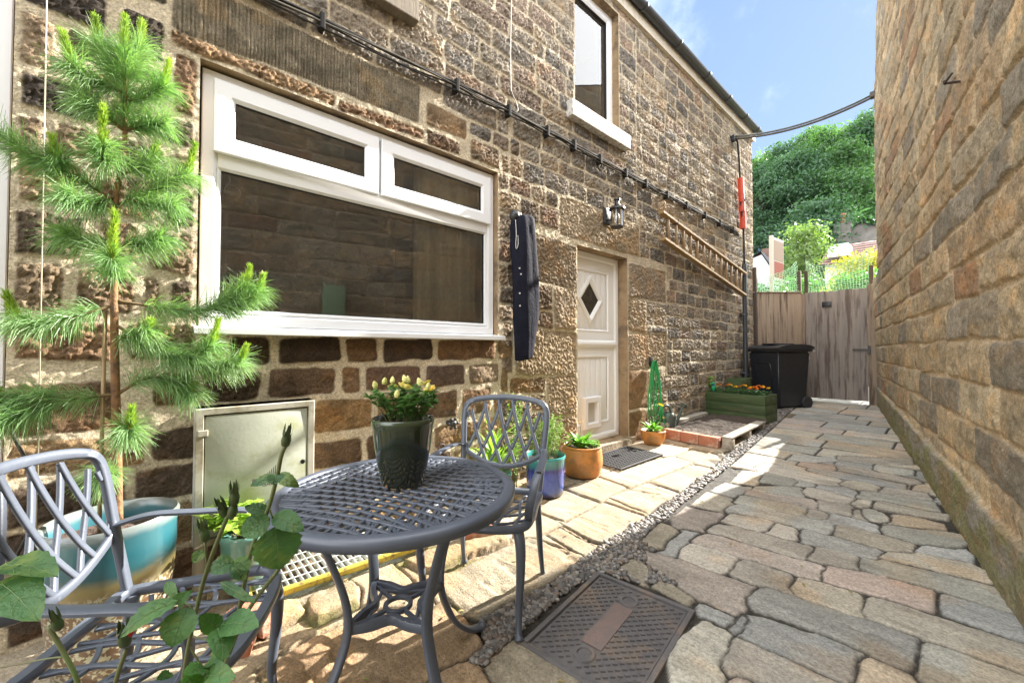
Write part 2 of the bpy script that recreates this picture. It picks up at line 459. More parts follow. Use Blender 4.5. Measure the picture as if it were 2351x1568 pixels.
def gz(y):
    """Height of the ground: the yard rises gently to the gate."""
    return 0.03 * (y - 1.0)
POLY = {
'path':[[(1.84,2.03),(1.9,2.16),(2.11,2.18),(2.36,2.21),(2.38,2.15),(2.38,2.01),(2.31,1.98),(2.09,2.0),(1.93,1.96),(1.87,1.98)],[(1.92,1.76),(1.91,1.88),(1.97,1.91),(2.13,1.96),(2.23,1.96),(2.25,1.79),(2.2,1.76),(2.05,1.75),(1.92,1.74)],[(1.91,1.54),(1.9,1.67),(1.92,1.71),(2.06,1.73),(2.2,1.74),(2.21,1.61),(1.94,1.51)],[(1.98,1.49),(1.98,1.52),(2.03,1.54),(2.18,1.55),(1.99,1.36)],[(1.77,1.48),(1.8,1.73),(1.88,1.72),(1.9,1.63),(1.91,1.53),(1.93,1.43),(1.96,1.32),(1.87,1.27)],[(1.95,2.24),(1.96,2.36),(2.05,2.39),(2.19,2.41),(2.21,2.3),(2.2,2.23),(2.15,2.19),(2.03,2.19)],[(2.03,2.51),(2.06,2.6),(2.15,2.63),(2.25,2.65),(2.41,2.67),(2.42,2.49),(2.39,2.46),(2.23,2.44),(2.07,2.41)],[(2.21,2.26),(2.21,2.39),(2.27,2.43),(2.4,2.45),(2.56,2.45),(2.68,2.46),(2.66,2.24),(2.52,2.24),(2.37,2.23),(2.27,2.23)],[(2.39,2.17),(2.48,2.23),(2.63,2.24),(2.71,2.24),(2.69,2.1),(2.47,1.86),(2.39,2.02)],[(2.24,1.9),(2.27,1.94),(2.37,1.95),(2.45,1.84),(2.28,1.66),(2.26,1.73)],[(2.42,2.59),(2.44,2.67),(2.53,2.67),(2.66,2.66),(2.71,2.63),(2.68,2.48),(2.52,2.47),(2.44,2.47)],[(2.15,2.67),(2.15,2.8),(2.29,2.87),(2.48,2.91),(2.61,2.93),(2.62,2.76),(2.61,2.68),(2.48,2.68),(2.39,2.68),(2.25,2.66)],[(2.21,2.89),(2.31,3.03),(2.48,3.09),(2.56,3.04),(2.58,2.92),(2.48,2.92),(2.28,2.88)],[(1.95,2.64),(1.97,2.76),(2.06,2.8),(2.13,2.78),(2.14,2.65),(2.07,2.6),(1.97,2.59)],[(1.85,2.86),(1.87,2.96),(2.04,2.96),(2.18,2.94),(2.18,2.84),(2.09,2.81),(1.91,2.77)],[(1.72,2.76),(1.72,2.93),(1.79,2.96),(1.84,2.9),(1.86,2.8),(1.8,2.76)],[(1.49,2.75),(1.5,2.89),(1.64,2.96),(1.7,2.93),(1.71,2.79),(1.61,2.73)],[(1.45,2.53),(1.46,2.64),(1.59,2.7),(1.77,2.71),(1.93,2.75),(1.95,2.68),(1.93,2.6),(1.89,2.56),(1.68,2.54),(1.53,2.53)],[(1.45,2.33),(1.44,2.45),(1.57,2.53),(1.79,2.54),(2.02,2.56),(2.03,2.42),(1.96,2.38),(1.77,2.36),(1.59,2.36)],[(1.45,2.22),(1.47,2.29),(1.57,2.32),(1.69,2.32),(1.72,2.22),(1.7,2.15),(1.61,2.13),(1.49,2.13)],[(1.34,2.04),(1.48,2.09),(1.63,2.09),(1.72,2.11),(1.82,2.12),(1.84,2.03),(1.84,1.9),(1.83,1.86),(1.72,1.85),(1.61,1.88),(1.42,1.94)],[(1.72,2.15),(1.71,2.29),(1.79,2.35),(1.94,2.36),(1.95,2.3),(1.96,2.19),(1.86,2.16)],[(1.73,1.8),(1.75,1.85),(1.84,1.83),(1.84,1.8),(1.82,1.76),(1.76,1.76)],[(1.87,1.76),(1.87,1.87),(1.9,1.86),(1.91,1.78),(1.89,1.74)],[(1.99,3.0),(1.99,3.13),(2.07,3.19),(2.2,3.2),(2.3,3.15),(2.31,3.06),(2.28,3.01),(2.13,2.98)],[(2.17,3.3),(2.23,3.41),(2.37,3.49),(2.48,3.49),(2.5,3.38),(2.43,3.26),(2.3,3.2),(2.21,3.21)],[(2.32,3.07),(2.38,3.2),(2.48,3.28),(2.51,3.22),(2.5,3.14),(2.43,3.1)],[(1.92,3.18),(1.92,3.33),(2.01,3.36),(2.14,3.32),(2.17,3.24),(2.15,3.2),(2.01,3.18)],[(1.81,3.19),(1.81,3.33),(1.91,3.33),(1.93,3.27),(1.92,3.21)],[(1.41,3.09),(1.4,3.25),(1.49,3.3),(1.66,3.34),(1.79,3.34),(1.81,3.24),(1.8,3.18),(1.66,3.17)],[(1.43,3.32),(1.43,3.42),(1.54,3.45),(1.75,3.52),(1.83,3.48),(1.84,3.4),(1.8,3.34),(1.58,3.3)],[(1.43,2.89),(1.43,3.02),(1.55,3.09),(1.71,3.12),(1.93,3.18),(1.97,3.11),(1.98,3.02),(1.94,2.97),(1.79,2.96),(1.56,2.93)],[(1.44,3.47),(1.45,3.57),(1.58,3.69),(1.67,3.73),(1.71,3.54),(1.62,3.49)],[(1.69,3.68),(1.74,3.79),(1.86,3.81),(1.98,3.79),(1.96,3.63),(1.9,3.59),(1.79,3.6)],[(1.74,3.83),(1.76,3.92),(1.89,3.98),(1.97,3.91),(1.98,3.79),(1.87,3.8)],[(1.83,3.51),(1.94,3.6),(2.0,3.54),(2.01,3.41),(1.96,3.37),(1.85,3.38)],[(1.99,3.65),(2.01,3.76),(2.07,3.77),(2.09,3.68),(2.05,3.59)],[(2.0,3.53),(2.05,3.56),(2.08,3.4),(2.03,3.38)],[(2.06,3.55),(2.09,3.6),(2.18,3.55),(2.2,3.46),(2.12,3.41),(2.08,3.46)],[(2.09,3.73),(2.15,3.83),(2.29,3.82),(2.42,3.84),(2.41,3.73),(2.27,3.68),(2.11,3.65)],[(2.2,3.41),(2.2,3.57),(2.3,3.62),(2.4,3.61),(2.41,3.51),(2.31,3.45)],[(1.98,3.87),(2.05,4.0),(2.2,4.03),(2.35,4.03),(2.38,3.88),(2.32,3.83),(2.14,3.86),(2.0,3.79)],[(2.08,4.08),(2.15,4.2),(2.3,4.22),(2.34,4.11),(2.28,4.05),(2.13,4.03)],[(1.28,4.07),(1.32,4.25),(1.54,4.26),(1.76,4.21),(1.83,4.13),(1.85,4.01),(1.8,3.94),(1.61,3.96),(1.35,3.97)],[(1.38,3.79),(1.4,3.91),(1.52,3.92),(1.62,3.87),(1.58,3.73),(1.43,3.69)],[(1.64,3.78),(1.62,3.9),(1.74,3.9),(1.73,3.83)],[(1.62,4.23),(1.63,4.35),(1.83,4.38),(2.1,4.39),(2.18,4.38),(2.19,4.24),(2.03,4.23),(1.76,4.21)],[(1.85,4.04),(1.94,4.22),(2.07,4.14),(2.07,4.04),(1.95,4.0)],[(1.78,4.44),(1.79,4.53),(1.99,4.59),(2.22,4.58),(2.27,4.5),(2.21,4.43),(2.01,4.42)],[(1.53,4.39),(1.53,4.55),(1.7,4.56),(1.78,4.47),(1.72,4.38)],[(1.76,4.65),(1.77,4.77),(1.95,4.77),(1.98,4.64),(1.87,4.61)],[(2.0,4.68),(2.02,4.87),(2.2,4.85),(2.21,4.7),(2.11,4.63)],[(1.42,4.5),(1.42,4.71),(1.69,4.9),(1.71,4.72),(1.58,4.6)],[(1.72,4.82),(1.73,5.0),(2.17,5.29),(2.19,5.06),(1.95,4.9)],[(1.27,3.53),(1.24,3.86),(1.34,3.93),(1.38,3.78),(1.38,3.57)],[(1.24,3.19),(1.25,3.44),(1.38,3.48),(1.38,3.37),(1.38,3.19)],[(1.25,2.86),(1.23,3.14),(1.39,3.16),(1.41,2.88)],[(1.26,2.54),(1.24,2.76),(1.41,2.85),(1.44,2.51),(1.32,2.43)],[(1.33,2.19),(1.31,2.26),(1.34,2.45),(1.43,2.48),(1.43,2.26),(1.45,2.11),(1.37,2.09)]],
'flag':[[(0.4,2.44),(0.4,2.85),(0.71,2.82),(0.74,2.44)],[(0.41,2.89),(0.43,3.36),(0.6,3.85),(0.81,3.79),(0.76,3.12),(0.74,2.83)],[(0.78,3.1),(0.85,3.71),(1.07,3.74),(1.05,3.09)],[(0.53,1.99),(0.4,2.42),(0.76,2.4),(0.76,2.01)],[(0.74,2.54),(0.76,2.85),(0.78,3.05),(1.08,2.99),(1.05,2.73),(1.09,2.5),(0.91,2.51)],[(0.8,1.96),(0.76,2.44),(1.1,2.44),(1.11,1.95),(1.05,1.93)],[(0.51,1.81),(0.54,1.97),(0.77,1.96),(0.78,1.73),(0.69,1.63)],[(0.81,1.8),(0.81,1.91),(1.11,1.88),(1.12,1.77),(1.04,1.77)],[(0.72,1.08),(0.75,1.25),(0.74,1.49),(0.77,1.68),(0.85,1.71),(1.12,1.75),(1.15,1.47),(1.12,1.16),(1.13,1.05),(1.07,1.02),(0.86,1.03)],[(0.78,0.3),(0.74,0.49),(0.75,0.72),(0.93,0.92),(0.91,1.0),(1.08,1.0),(1.24,0.97),(1.25,0.9),(1.23,0.8),(1.24,0.71),(1.25,0.57),(1.05,0.32)],[(1.26,0.65),(1.24,0.79),(1.27,0.89),(1.32,0.9),(1.43,0.88),(1.49,0.79),(1.31,0.6)],[(1.34,0.91),(1.31,0.95),(1.3,1.07),(1.36,1.11),(1.52,1.11),(1.65,1.11),(1.77,1.09),(1.52,0.83),(1.43,0.88)],[(1.25,2.12),(1.21,2.43),(1.39,2.45),(1.44,2.1),(1.37,2.09)],[(1.31,1.8),(1.31,1.93),(1.4,1.95),(1.45,1.89),(1.49,1.77),(1.46,1.76),(1.37,1.77)],[(1.51,1.78),(1.51,1.84),(1.55,1.87),(1.62,1.85),(1.69,1.83),(1.7,1.78),(1.66,1.77),(1.6,1.78)]],
'kerb':[[(0.48,0.53),(0.45,0.73),(0.57,0.75),(0.68,0.7),(0.67,0.52),(0.59,0.51)],[(0.54,0.34),(0.39,0.4),(0.47,0.51),(0.58,0.51),(0.59,0.45),(0.61,0.34)],[(0.49,1.0),(0.5,1.14),(0.57,1.37),(0.68,1.6),(0.75,1.55),(0.69,1.28),(0.7,1.13),(0.65,1.05)]],
'gravel':[[(1.28,0.88),(1.33,0.92),(1.31,1.08),(1.28,1.18),(1.25,1.56),(1.28,1.71),(1.39,1.74),(1.46,1.76),(1.61,1.88),(1.35,2.09),(1.27,2.12),(1.21,2.46),(1.17,2.82),(1.06,4.22),(0.95,5.33),(0.47,10.24),(0.19,10.02),(0.67,6.62),(1.01,3.75),(1.07,3.03),(1.1,2.48),(1.11,1.94),(1.13,1.76),(1.16,1.46),(1.13,1.16),(1.13,1.04),(1.25,0.98)]],
}
PINE_TRUNK = [(0.285, -0.103, 0.469), (0.285, -0.111, 0.812), (0.285, -0.12, 1.104), (0.285, -0.127, 1.413), (0.285, -0.129, 1.707), (0.285, -0.106, 1.958), (0.285, -0.106, 2.188), (0.285, -0.112, 2.337)]
PINE_BR = [
 ([(0.285, -0.106, 2.18), (0.275, -0.155, 2.277), (0.265, -0.188, 2.345)], 1.0),
 ([(0.285, -0.106, 2.18), (0.31, -0.21, 2.181), (0.335, -0.248, 2.199)], 1.0),
 ([(0.285, -0.105, 2.15), (0.31, -0.051, 2.168), (0.335, 0.008, 2.232)], 1.0),
 ([(0.285, -0.106, 2.206), (0.265, -0.08, 2.318), (0.245, -0.066, 2.413)], 1.0),
 ([(0.285, -0.106, 1.949), (0.33, -0.157, 1.865), (0.375, -0.159, 1.914)], 1.3),
 ([(0.285, -0.124, 1.725), (0.292, -0.228, 1.798), (0.298, -0.324, 1.831), (0.305, -0.422, 1.889)], 0.0),
 ([(0.285, -0.262, 1.815), (0.315, -0.282, 1.835)], 0.8),
 ([(0.285, -0.124, 1.725), (0.295, -0.02, 1.802), (0.305, 0.09, 1.9)], 1.3),
 ([(0.285, -0.115, 1.85), (0.265, -0.035, 1.908), (0.245, -0.022, 1.956)], 0.7),
 ([(0.285, -0.126, 1.413), (0.355, -0.131, 1.454), (0.425, -0.125, 1.484)], 1.6),
 ([(0.285, -0.125, 1.344), (0.292, 0.055, 1.321), (0.298, 0.157, 1.324), (0.305, 0.275, 1.385)], 1.0),
 ([(0.285, 0.158, 1.325), (0.295, 0.251, 1.374), (0.305, 0.303, 1.428)], 1.0),
 ([(0.285, 0.158, 1.325), (0.3, 0.284, 1.356), (0.315, 0.353, 1.422)], 0.8),
 ([(0.285, -0.124, 1.327), (0.305, -0.219, 1.277), (0.325, -0.301, 1.24), (0.345, -0.359, 1.247)], 0.9),
 ([(0.285, -0.123, 1.25), (0.318, -0.024, 1.173), (0.352, 0.098, 1.115), (0.385, 0.179, 1.17)], 1.0),
 ([(0.285, -0.024, 1.164), (0.33, 0.173, 1.076), (0.375, 0.281, 1.094)], 0.7),
 ([(0.285, -0.113, 0.975), (0.302, -0.022, 1.035), (0.318, 0.073, 1.009), (0.335, 0.115, 0.962)], 0.4),
 ([(0.285, -0.113, 0.975), (0.292, -0.248, 0.969), (0.298, -0.311, 0.99), (0.305, -0.397, 0.968)], 0.7),
 ([(0.285, -0.249, 0.977), (0.315, -0.327, 0.924), (0.345, -0.398, 0.899)], 0.5),
 ([(0.285, -0.106, 0.794), (0.345, -0.081, 0.817), (0.405, -0.072, 0.85)], 0.8),
 ([(0.285, -0.118, 0.668), (0.325, -0.134, 0.676), (0.365, -0.146, 0.681)], 0.2),
 ([(0.285, -0.121, 1.207), (0.325, -0.075, 1.198), (0.365, -0.024, 1.224)], 0.4),
 ([(0.285, -0.127, 1.568), (0.315, -0.043, 1.577), (0.345, 0.009, 1.607)], 0.0),
 ([(0.285, -0.127, 1.568), (0.285, -0.202, 1.563), (0.285, -0.258, 1.578)], 0.0),
 ([(0.285, -0.125, 1.43), (0.335, -0.053, 1.398), (0.385, 0.012, 1.416)], 0.0),
 ([(0.285, -0.125, 1.43), (0.335, -0.195, 1.399), (0.385, -0.223, 1.405)], 0.0),
 ([(0.285, -0.107, 2.028), (0.3, -0.168, 2.068), (0.315, -0.219, 2.083)], 0.0),
 ([(0.285, -0.107, 2.028), (0.315, -0.05, 2.055), (0.345, 0.016, 2.077)], 0.0),
 ([(0.285, -0.125, 1.777), (0.325, -0.045, 1.734), (0.365, 0.048, 1.745)], 0.0),
 ([(0.285, -0.125, 1.76), (0.325, -0.19, 1.698), (0.365, -0.251, 1.704)], 0.0),
]
ROSE_LEAVES = [((1.833, 0.132, 0.893), (1.855, 0.136, 0.839), 0.0507), ((1.82, 0.133, 0.905), (1.863, 0.163, 0.889), 0.0236), ((1.841, 0.125, 0.91), (1.833, 0.09, 0.894), 0.027), ((1.805, 0.131, 0.905), (1.791, 0.101, 0.918), 0.0153), ((1.813, 0.137, 0.961), (1.798, 0.107, 0.949), 0.0131), ((1.803, 0.141, 0.959), (1.831, 0.164, 0.943), 0.0156), ((1.836, 0.133, 0.97), (1.851, 0.128, 0.959), 0.019), ((1.722, -0.142, 0.885), (1.841, -0.078, 0.909), 0.0315), ((1.757, -0.133, 0.881), (1.865, -0.088, 0.878), 0.0369), ((1.804, 0.027, 0.816), (1.791, -0.032, 0.792), 0.0232), ((1.799, 0.036, 0.802), (1.819, 0.02, 0.767), 0.0334), ((1.817, 0.086, 0.853), (1.82, 0.058, 0.85), 0.0224), ((1.793, 0.089, 0.844), (1.826, 0.103, 0.84), 0.019), ((1.793, 0.089, 0.834), (1.822, 0.099, 0.825), 0.0169), ((1.828, 0.071, 0.777), (1.893, 0.102, 0.796), 0.0295), ((1.815, 0.07, 0.766), (1.829, 0.049, 0.8), 0.02), ((1.838, 0.066, 0.78), (1.881, 0.069, 0.764), 0.0251), ((1.778, 0.028, 0.802), (1.819, 0.037, 0.83), 0.016), ((1.841, 0.056, 0.734), (1.863, 0.031, 0.755), 0.0208), ((1.817, 0.06, 0.722), (1.865, 0.072, 0.758), 0.0197), ((1.837, 0.052, 0.724), (1.86, 0.028, 0.741), 0.0227), ((1.837, 0.052, 0.724), (1.903, 0.075, 0.751), 0.0246), ((1.783, 0.022, 0.712), (1.806, 0.007, 0.726), 0.0118), ((1.764, 0.055, 0.859), (1.773, 0.043, 0.848), 0.0127), ((1.805, 0.072, 0.824), (1.862, 0.105, 0.809), 0.0102), ((1.754, 0.016, 0.824), (1.79, 0.025, 0.813), 0.0102)]
ROSE_STEMS = [[(1.846, 0.143, 1.012), (1.841, 0.138, 0.996), (1.837, 0.134, 0.967), (1.828, 0.125, 0.92), (1.811, 0.109, 0.865), (1.804, 0.102, 0.821), (1.79, 0.089, 0.732), (1.772, 0.071, 0.675), (1.763, 0.062, 0.616)], [(1.794, 0.088, 0.926), (1.787, 0.08, 0.905), (1.767, 0.06, 0.831), (1.752, 0.046, 0.753), (1.742, 0.037, 0.679), (1.734, 0.031, 0.595)], [(1.611, -0.112, 0.749), (1.625, -0.096, 0.715), (1.64, -0.078, 0.667), (1.647, -0.067, 0.595)], [(1.687, -0.026, 0.715), (1.676, -0.037, 0.667), (1.667, -0.045, 0.595)], [(1.555, -0.172, 0.686), (1.585, -0.139, 0.694), (1.61, -0.111, 0.701), (1.626, -0.094, 0.704)], [(1.836, 0.138, 0.831), (1.804, 0.104, 0.768), (1.784, 0.083, 0.7), (1.76, 0.059, 0.616)], [(1.765, 0.057, 0.874), (1.767, 0.06, 0.831)], [(1.738, 0.03, 0.785), (1.748, 0.041, 0.779), (1.754, 0.048, 0.764)], [(1.777, 0.074, 0.747), (1.767, 0.063, 0.73), (1.749, 0.043, 0.734)], [(1.793, 0.089, 0.841), (1.777, 0.071, 0.844), (1.769, 0.062, 0.836)], [(1.832, 0.13, 0.905), (1.829, 0.126, 0.92)], [(1.764, 0.061, 0.679), (1.751, 0.046, 0.711), (1.747, 0.042, 0.722)]]
ROSE_BUDS = [(1.846, 0.143, 1.017), (1.795, 0.088, 0.933), (1.785, 0.077, 0.915), (1.765, 0.057, 0.879), (1.685, -0.028, 0.728), (1.621, -0.101, 0.75), (1.793, 0.086, 0.914)]
# rose root (1.743, 0.045, 0.468)
# ------------------------------------------------------------------ stone height fields
STONE_PAL = {
    'dark': [(.06, .05, .04), (.10, .08, .06), (.19, .14, .095), (.25, .185, .125), (.14, .11, .08)],
    'warm': [(.25, .165, .095), (.15, .10, .062), (.31, .215, .125), (.21, .135, .085), (.10, .072, .052), (.33, .24, .145)],
    'mid': [(.28, .22, .16), (.24, .185, .135), (.19, .155, .12), (.32, .25, .175), (.26, .19, .145)],
    'grey': [(.31, .27, .215), (.25, .22, .185), (.34, .285, .22), (.21, .19, .165), (.30, .235, .185), (.36, .31, .245)],
    'tan': [(.53, .405, .25), (.49, .38, .235), (.55, .425, .265), (.47, .38, .255), (.50, .365, .22), (.50, .41, .27)],
}

def lay_courses(rs, y0, y1, z0, z1, h, lmin, lmax, pal, kind, gap=0.011, hj=0.22, lay=None):
    """Random coursed masonry: (a, b, c, d, colour, kind, gap) rectangles."""
    out, z = [], z0
    while z < z1 - 0.4 * h:
        hh = h * (1 + rs.uniform(-hj, hj))
        zt = min(z + hh, z1) if z1 - (z + hh) > 0.45 * h else z1
        y = y0 - rs.uniform(0, lmax * .6)
        while y < y1:
            L = rs.uniform(lmin, lmax)
            c = STONE_PAL[pal][rs.randint(len(STONE_PAL[pal]))]
            k = 1 + rs.uniform(-.18, .18)
            a, b = max(y, y0), min(y + L, y1)
            if b - a > 0.05:
                out.append((a, b, z, zt, tuple(v * k for v in c), kind, gap))
            y += L
        z = zt
        if z >= z1 - 1e-6:
            break
    return out

def trim_stones(base, big):
    """Shorten the coursed stones that would run into a larger one; drop slivers."""
    out = []
    for s in base:
        a, b, c, d = s[:4]
        ok = True
        for q in big:
            if q[0] < b - .01 and q[1] > a + .01 and q[2] < d - .01 and q[3] > c + .01:
                cand = [(a, q[0], c, d), (q[1], b, c, d), (a, b, c, q[2]), (a, b, q[3], d)]
                cand = [k for k in cand if k[1] - k[0] > .085 and k[3] - k[2] > .085]
                if not cand:
                    ok = False; break
                a, b, c, d = max(cand, key=lambda k: (k[1] - k[0]) * (k[3] - k[2]))
        if ok:
            out.append((a, b, c, d) + tuple(s[4:]))
    return out

def stone_field(Y, Z, layers, holes, mortar, rs, seed, warp=0.012, mortar_h=0.003, corner=0.03, dirt=(.028, .024, .02), dirt_amt=.55, mortar_patch=None, flat=1.0):
    """Height and albedo of a masonry face on the grid Y (ni) x Z (nj).  layers: list of stone lists, later ones cut earlier."""
    ni, nj = len(Y), len(Z)
    YY, ZZ = np.meshgrid(Y, Z, indexing='ij')
    WY = YY + warp * 2 * (fbm(YY * 9, ZZ * 9, 2, seed + 1) - .5) + .004 * (fbm(YY * 40, ZZ * 40, 1, seed + 2) - .5)
    WZ = ZZ + warp * 2 * (fbm(YY * 7, ZZ * 11, 2, seed + 3) - .5) + .004 * (fbm(YY * 38, ZZ * 42, 1, seed + 4) - .5)
    D = np.full((ni, nj), 1.0)
    C = np.zeros((ni, nj, 3)); K = np.zeros((ni, nj), dtype=np.int8)
    TY = np.zeros((ni, nj)); TZ = np.zeros((ni, nj)); OFF = np.zeros((ni, nj))
    kinds = {'rock': 0, 'pit': 1, 'tool': 2, 'smooth': 3, 'worn': 4, 'rough': 5}
    cuts = list(holes)
    for li in range(len(layers) - 1, -1, -1):
        lay = layers[li]
        for (a, b, c, d, colr, kind, gap) in lay:
            i0, i1 = np.searchsorted(Y, [a - .05, b + .05]); j0, j1 = np.searchsorted(Z, [c - .05, d + .05])
            if i1 <= i0 or j1 <= j0:
                continue
            sl = (slice(i0, i1), slice(j0, j1))
            cy, cz, hy, hz = (a + b) / 2, (c + d) / 2, (b - a) / 2 - gap, (d - c) / 2 - gap
            r = min(corner, hy * .6, hz * .6)
            tilt = rs.uniform(-.05, .05)
            qy = np.abs(WY[sl] - cy) - hy + r
            qz = np.abs(WZ[sl] - cz + tilt * (WY[sl] - cy)) - hz + r
            dd = np.sqrt(np.maximum(qy, 0) ** 2 + np.maximum(qz, 0) ** 2) + np.minimum(np.maximum(qy, qz), 0) - r
            if li < len(layers) - 1 or holes:
                for (ca, cb, cc, cd, cl) in cuts:
                    if cl > li and ca < b + .05 and cb > a - .05 and cc < d + .05 and cd > c - .05:
                        e = np.maximum(np.maximum(ca - WY[sl], WY[sl] - cb), np.maximum(cc - WZ[sl], WZ[sl] - cd))
                        dd = np.maximum(dd, -e + .012)
            m = dd < D[sl]
            D[sl] = np.where(m, dd, D[sl])
            K[sl] = np.where(m, kinds[kind], K[sl])
            for q in range(3):
                C[sl + (q,)] = np.where(m, colr[q], C[sl + (q,)])
            t1, t2, of = rs.uniform(-.04, .04), rs.uniform(-.06, .04), rs.uniform(-.003, .005)
            TY[sl] = np.where(m, t1, TY[sl]); TZ[sl] = np.where(m, t2, TZ[sl])
            OFF[sl] = np.where(m, of + t1 * (YY[sl] - cy) + t2 * (ZZ[sl] - cz), OFF[sl])
        cuts += [(a, b, c, d, li) for (a, b, c, d, *_r) in lay]
    e = np.clip(-D, 0, None)
    inside = sstep(-.002, .010, -D)
    dome = 1 - np.exp(-e / .022)
    # chiselled rock face: short crooked ridges
    U, W = YY * .82 + ZZ * .57, -YY * .57 + ZZ * .82
    r1 = 1 - np.abs(2 * fbm(U * 30, W * 52, 3, seed + 10) - 1)
    r2 = fbm(YY * 13, ZZ * 16, 3, seed + 20)
    r3 = fbm(YY * 70, ZZ * 70, 2, seed + 30)
    rock = .028 * (r1 - .72) + .017 * (r2 - .5) + .017 * (r3 - .5)
    pit = .030 * (fbm(U * 78, W * 56, 2, seed + 40) - .5) + .008 * (r2 - .5) + .008 * (r3 - .5)
    gro = np.sin(2 * np.pi * (YY + .010 * fbm(YY * 6, ZZ * 5, 2, seed + 45)) / .0165)
    tool = .0060 * gro * (0.5 + fbm(YY * 20, ZZ * 14, 2, seed + 46)) + .010 * (r2 - .5) + .003 * (r3 - .5)
    smooth = .006 * (r2 - .5) + .003 * (r3 - .5)
    worn = .022 * (fbm(YY * 9, ZZ * 12, 3, seed + 50) - .5) + .006 * (r3 - .5) + .010 * np.minimum(r1 - .8, 0)
    rough = .015 * (r1 - .72) + .016 * (r2 - .5) + .020 * (r3 - .5)
    dome = dome * flat; OFF = OFF * (flat if flat < 1 else 1)
    worn = worn * (1 if flat == 1 else .55)
    rock, pit, rough = rock * .8, pit * .72, rough * .85
    face = np.choose(K, [rock + .008 * dome, pit + .008 * dome + .002, tool + .008 * dome + .004, smooth + .007 * dome, worn + .009 * dome, rough + .010 * dome])
    mort = mortar_h + .007 * (fbm(YY * 22, ZZ * 22, 3, seed + 60) - .5) + .004 * (r3 - .5)
    H = mort * (1 - inside) + (face + OFF) * inside
    # albedo: dark weathering patches and pale worn spots inside each stone
    n1 = fbm(YY * 11, ZZ * 13, 4, seed + 70, .6)
    n2 = fbm(YY * 28 + 5, ZZ * 30, 3, seed + 71, .6)
    dk = sstep(.50, .66, n1) * dirt_amt * np.where(K == 1, .35, 1.0)
    col = C * (0.72 + .56 * n2)[..., None]
    col = col * (1 - dk[..., None]) + np.array(dirt) * dk[..., None]
    wm = sstep(.56, .72, fbm(YY * 6 + 31, ZZ * 8, 3, seed + 72)) * .4
    col = col * (1 - wm[..., None]) + col * np.array([1.5, 1.2, .85]) * wm[..., None]
    mc = np.array(mortar) * (0.8 + .4 * fbm(YY * 16, ZZ * 16, 3, seed + 73))[..., None]
    if mortar_patch is not None:
        mc = mc * mortar_patch(YY, ZZ)[..., None]
    col = mc * (1 - inside[..., None]) + col * inside[..., None]
    return H, col, D

# ------------------------------------------------------------------ the house on the left
house = thing('stone_house', 'dark rock-faced stone cottage with white window, stable door and gutter along the passage', 'house', (0, 4, 0), wc=True)
WIN = (0.145, 2.075, 1.262, 2.605)
DOOR = (3.095, 3.99, 0.17, 2.19)
UPW = (3.07, 3.84, 3.56, 4.93)
UPL = (0.30, 1.16, 3.56, 4.93)
PORCH = (-1.45, -0.44, -0.02, 2.66)
OPEN = [WIN, DOOR, UPW, UPL, PORCH]
gy = spaced(-2.2, -0.44, 0.03)[:-1]
gy = np.concatenate([gy, spaced(-0.44, 8.2, 0.0062, 2.3, 0.017)])
gzz = spaced(-0.16, 5.12, 0.0068, 2.7, 0.0115)
for (a, b, c, d) in OPEN:
    for e in (a, b):
        gy[np.argmin(np.abs(gy - e))] = e
    for e in (c, d):
        gzz[np.argmin(np.abs(gzz - e))] = e
rs = np.random.RandomState(5)
base = []
base += lay_courses(rs, -2.2, 2.28, -.2, 1.24, .20, .26, .55, 'warm', 'worn', .011)
base += lay_courses(rs, -2.2, -.46, 1.24, 2.72, .23, .28, .55, 'dark', 'rock', .012)
base += lay_courses(rs, 2.075, 3.1, -.2, 2.62, .17, .16, .34, 'mid', 'rock', .008)
base += lay_courses(rs, -2.2, 2.2, 2.62, 3.13, .175, .26, .55, 'grey', 'rock', .008)
base += lay_courses(rs, 2.2, 4.2, 2.62, 3.13, .16, .22, .45, 'grey', 'rock', .007)
base += lay_courses(rs, -2.2, 4.2, 3.13, 5.14, .162, .24, .52, 'grey', 'rock', .006, .12)
base += lay_courses(rs, 4.2, 8.2, -.2, 5.14, .162, .20, .42, 'grey', 'rock', .006, .12)
P = STONE_PAL
big = []
def st(a, b, c, d, colr, kind, gap=.010):
    big.append((a, b, c, d, colr, kind, gap))
st(.03, 1.37, 2.71, 2.995, (.27, .23, .165), 'tool', .004)
st(.02, .80, 2.612, 2.705, (.27, .18, .105), 'rock', .006); st(.80, 1.40, 2.615, 2.70, (.25, .16, .10), 'rock', .006)
st(1.40, 1.78, 2.74, 2.93, (.27, .19, .115), 'worn', .012); st(1.40, 1.72, 2.60, 2.74, (.16, .11, .075), 'rock', .012)
st(1.78, 2.10, 2.62, 2.80, (.22, .165, .115), 'rock', .012)
st(2.83, 4.25, 2.235, 2.625, (.34, .27, .185), 'pit', .008)
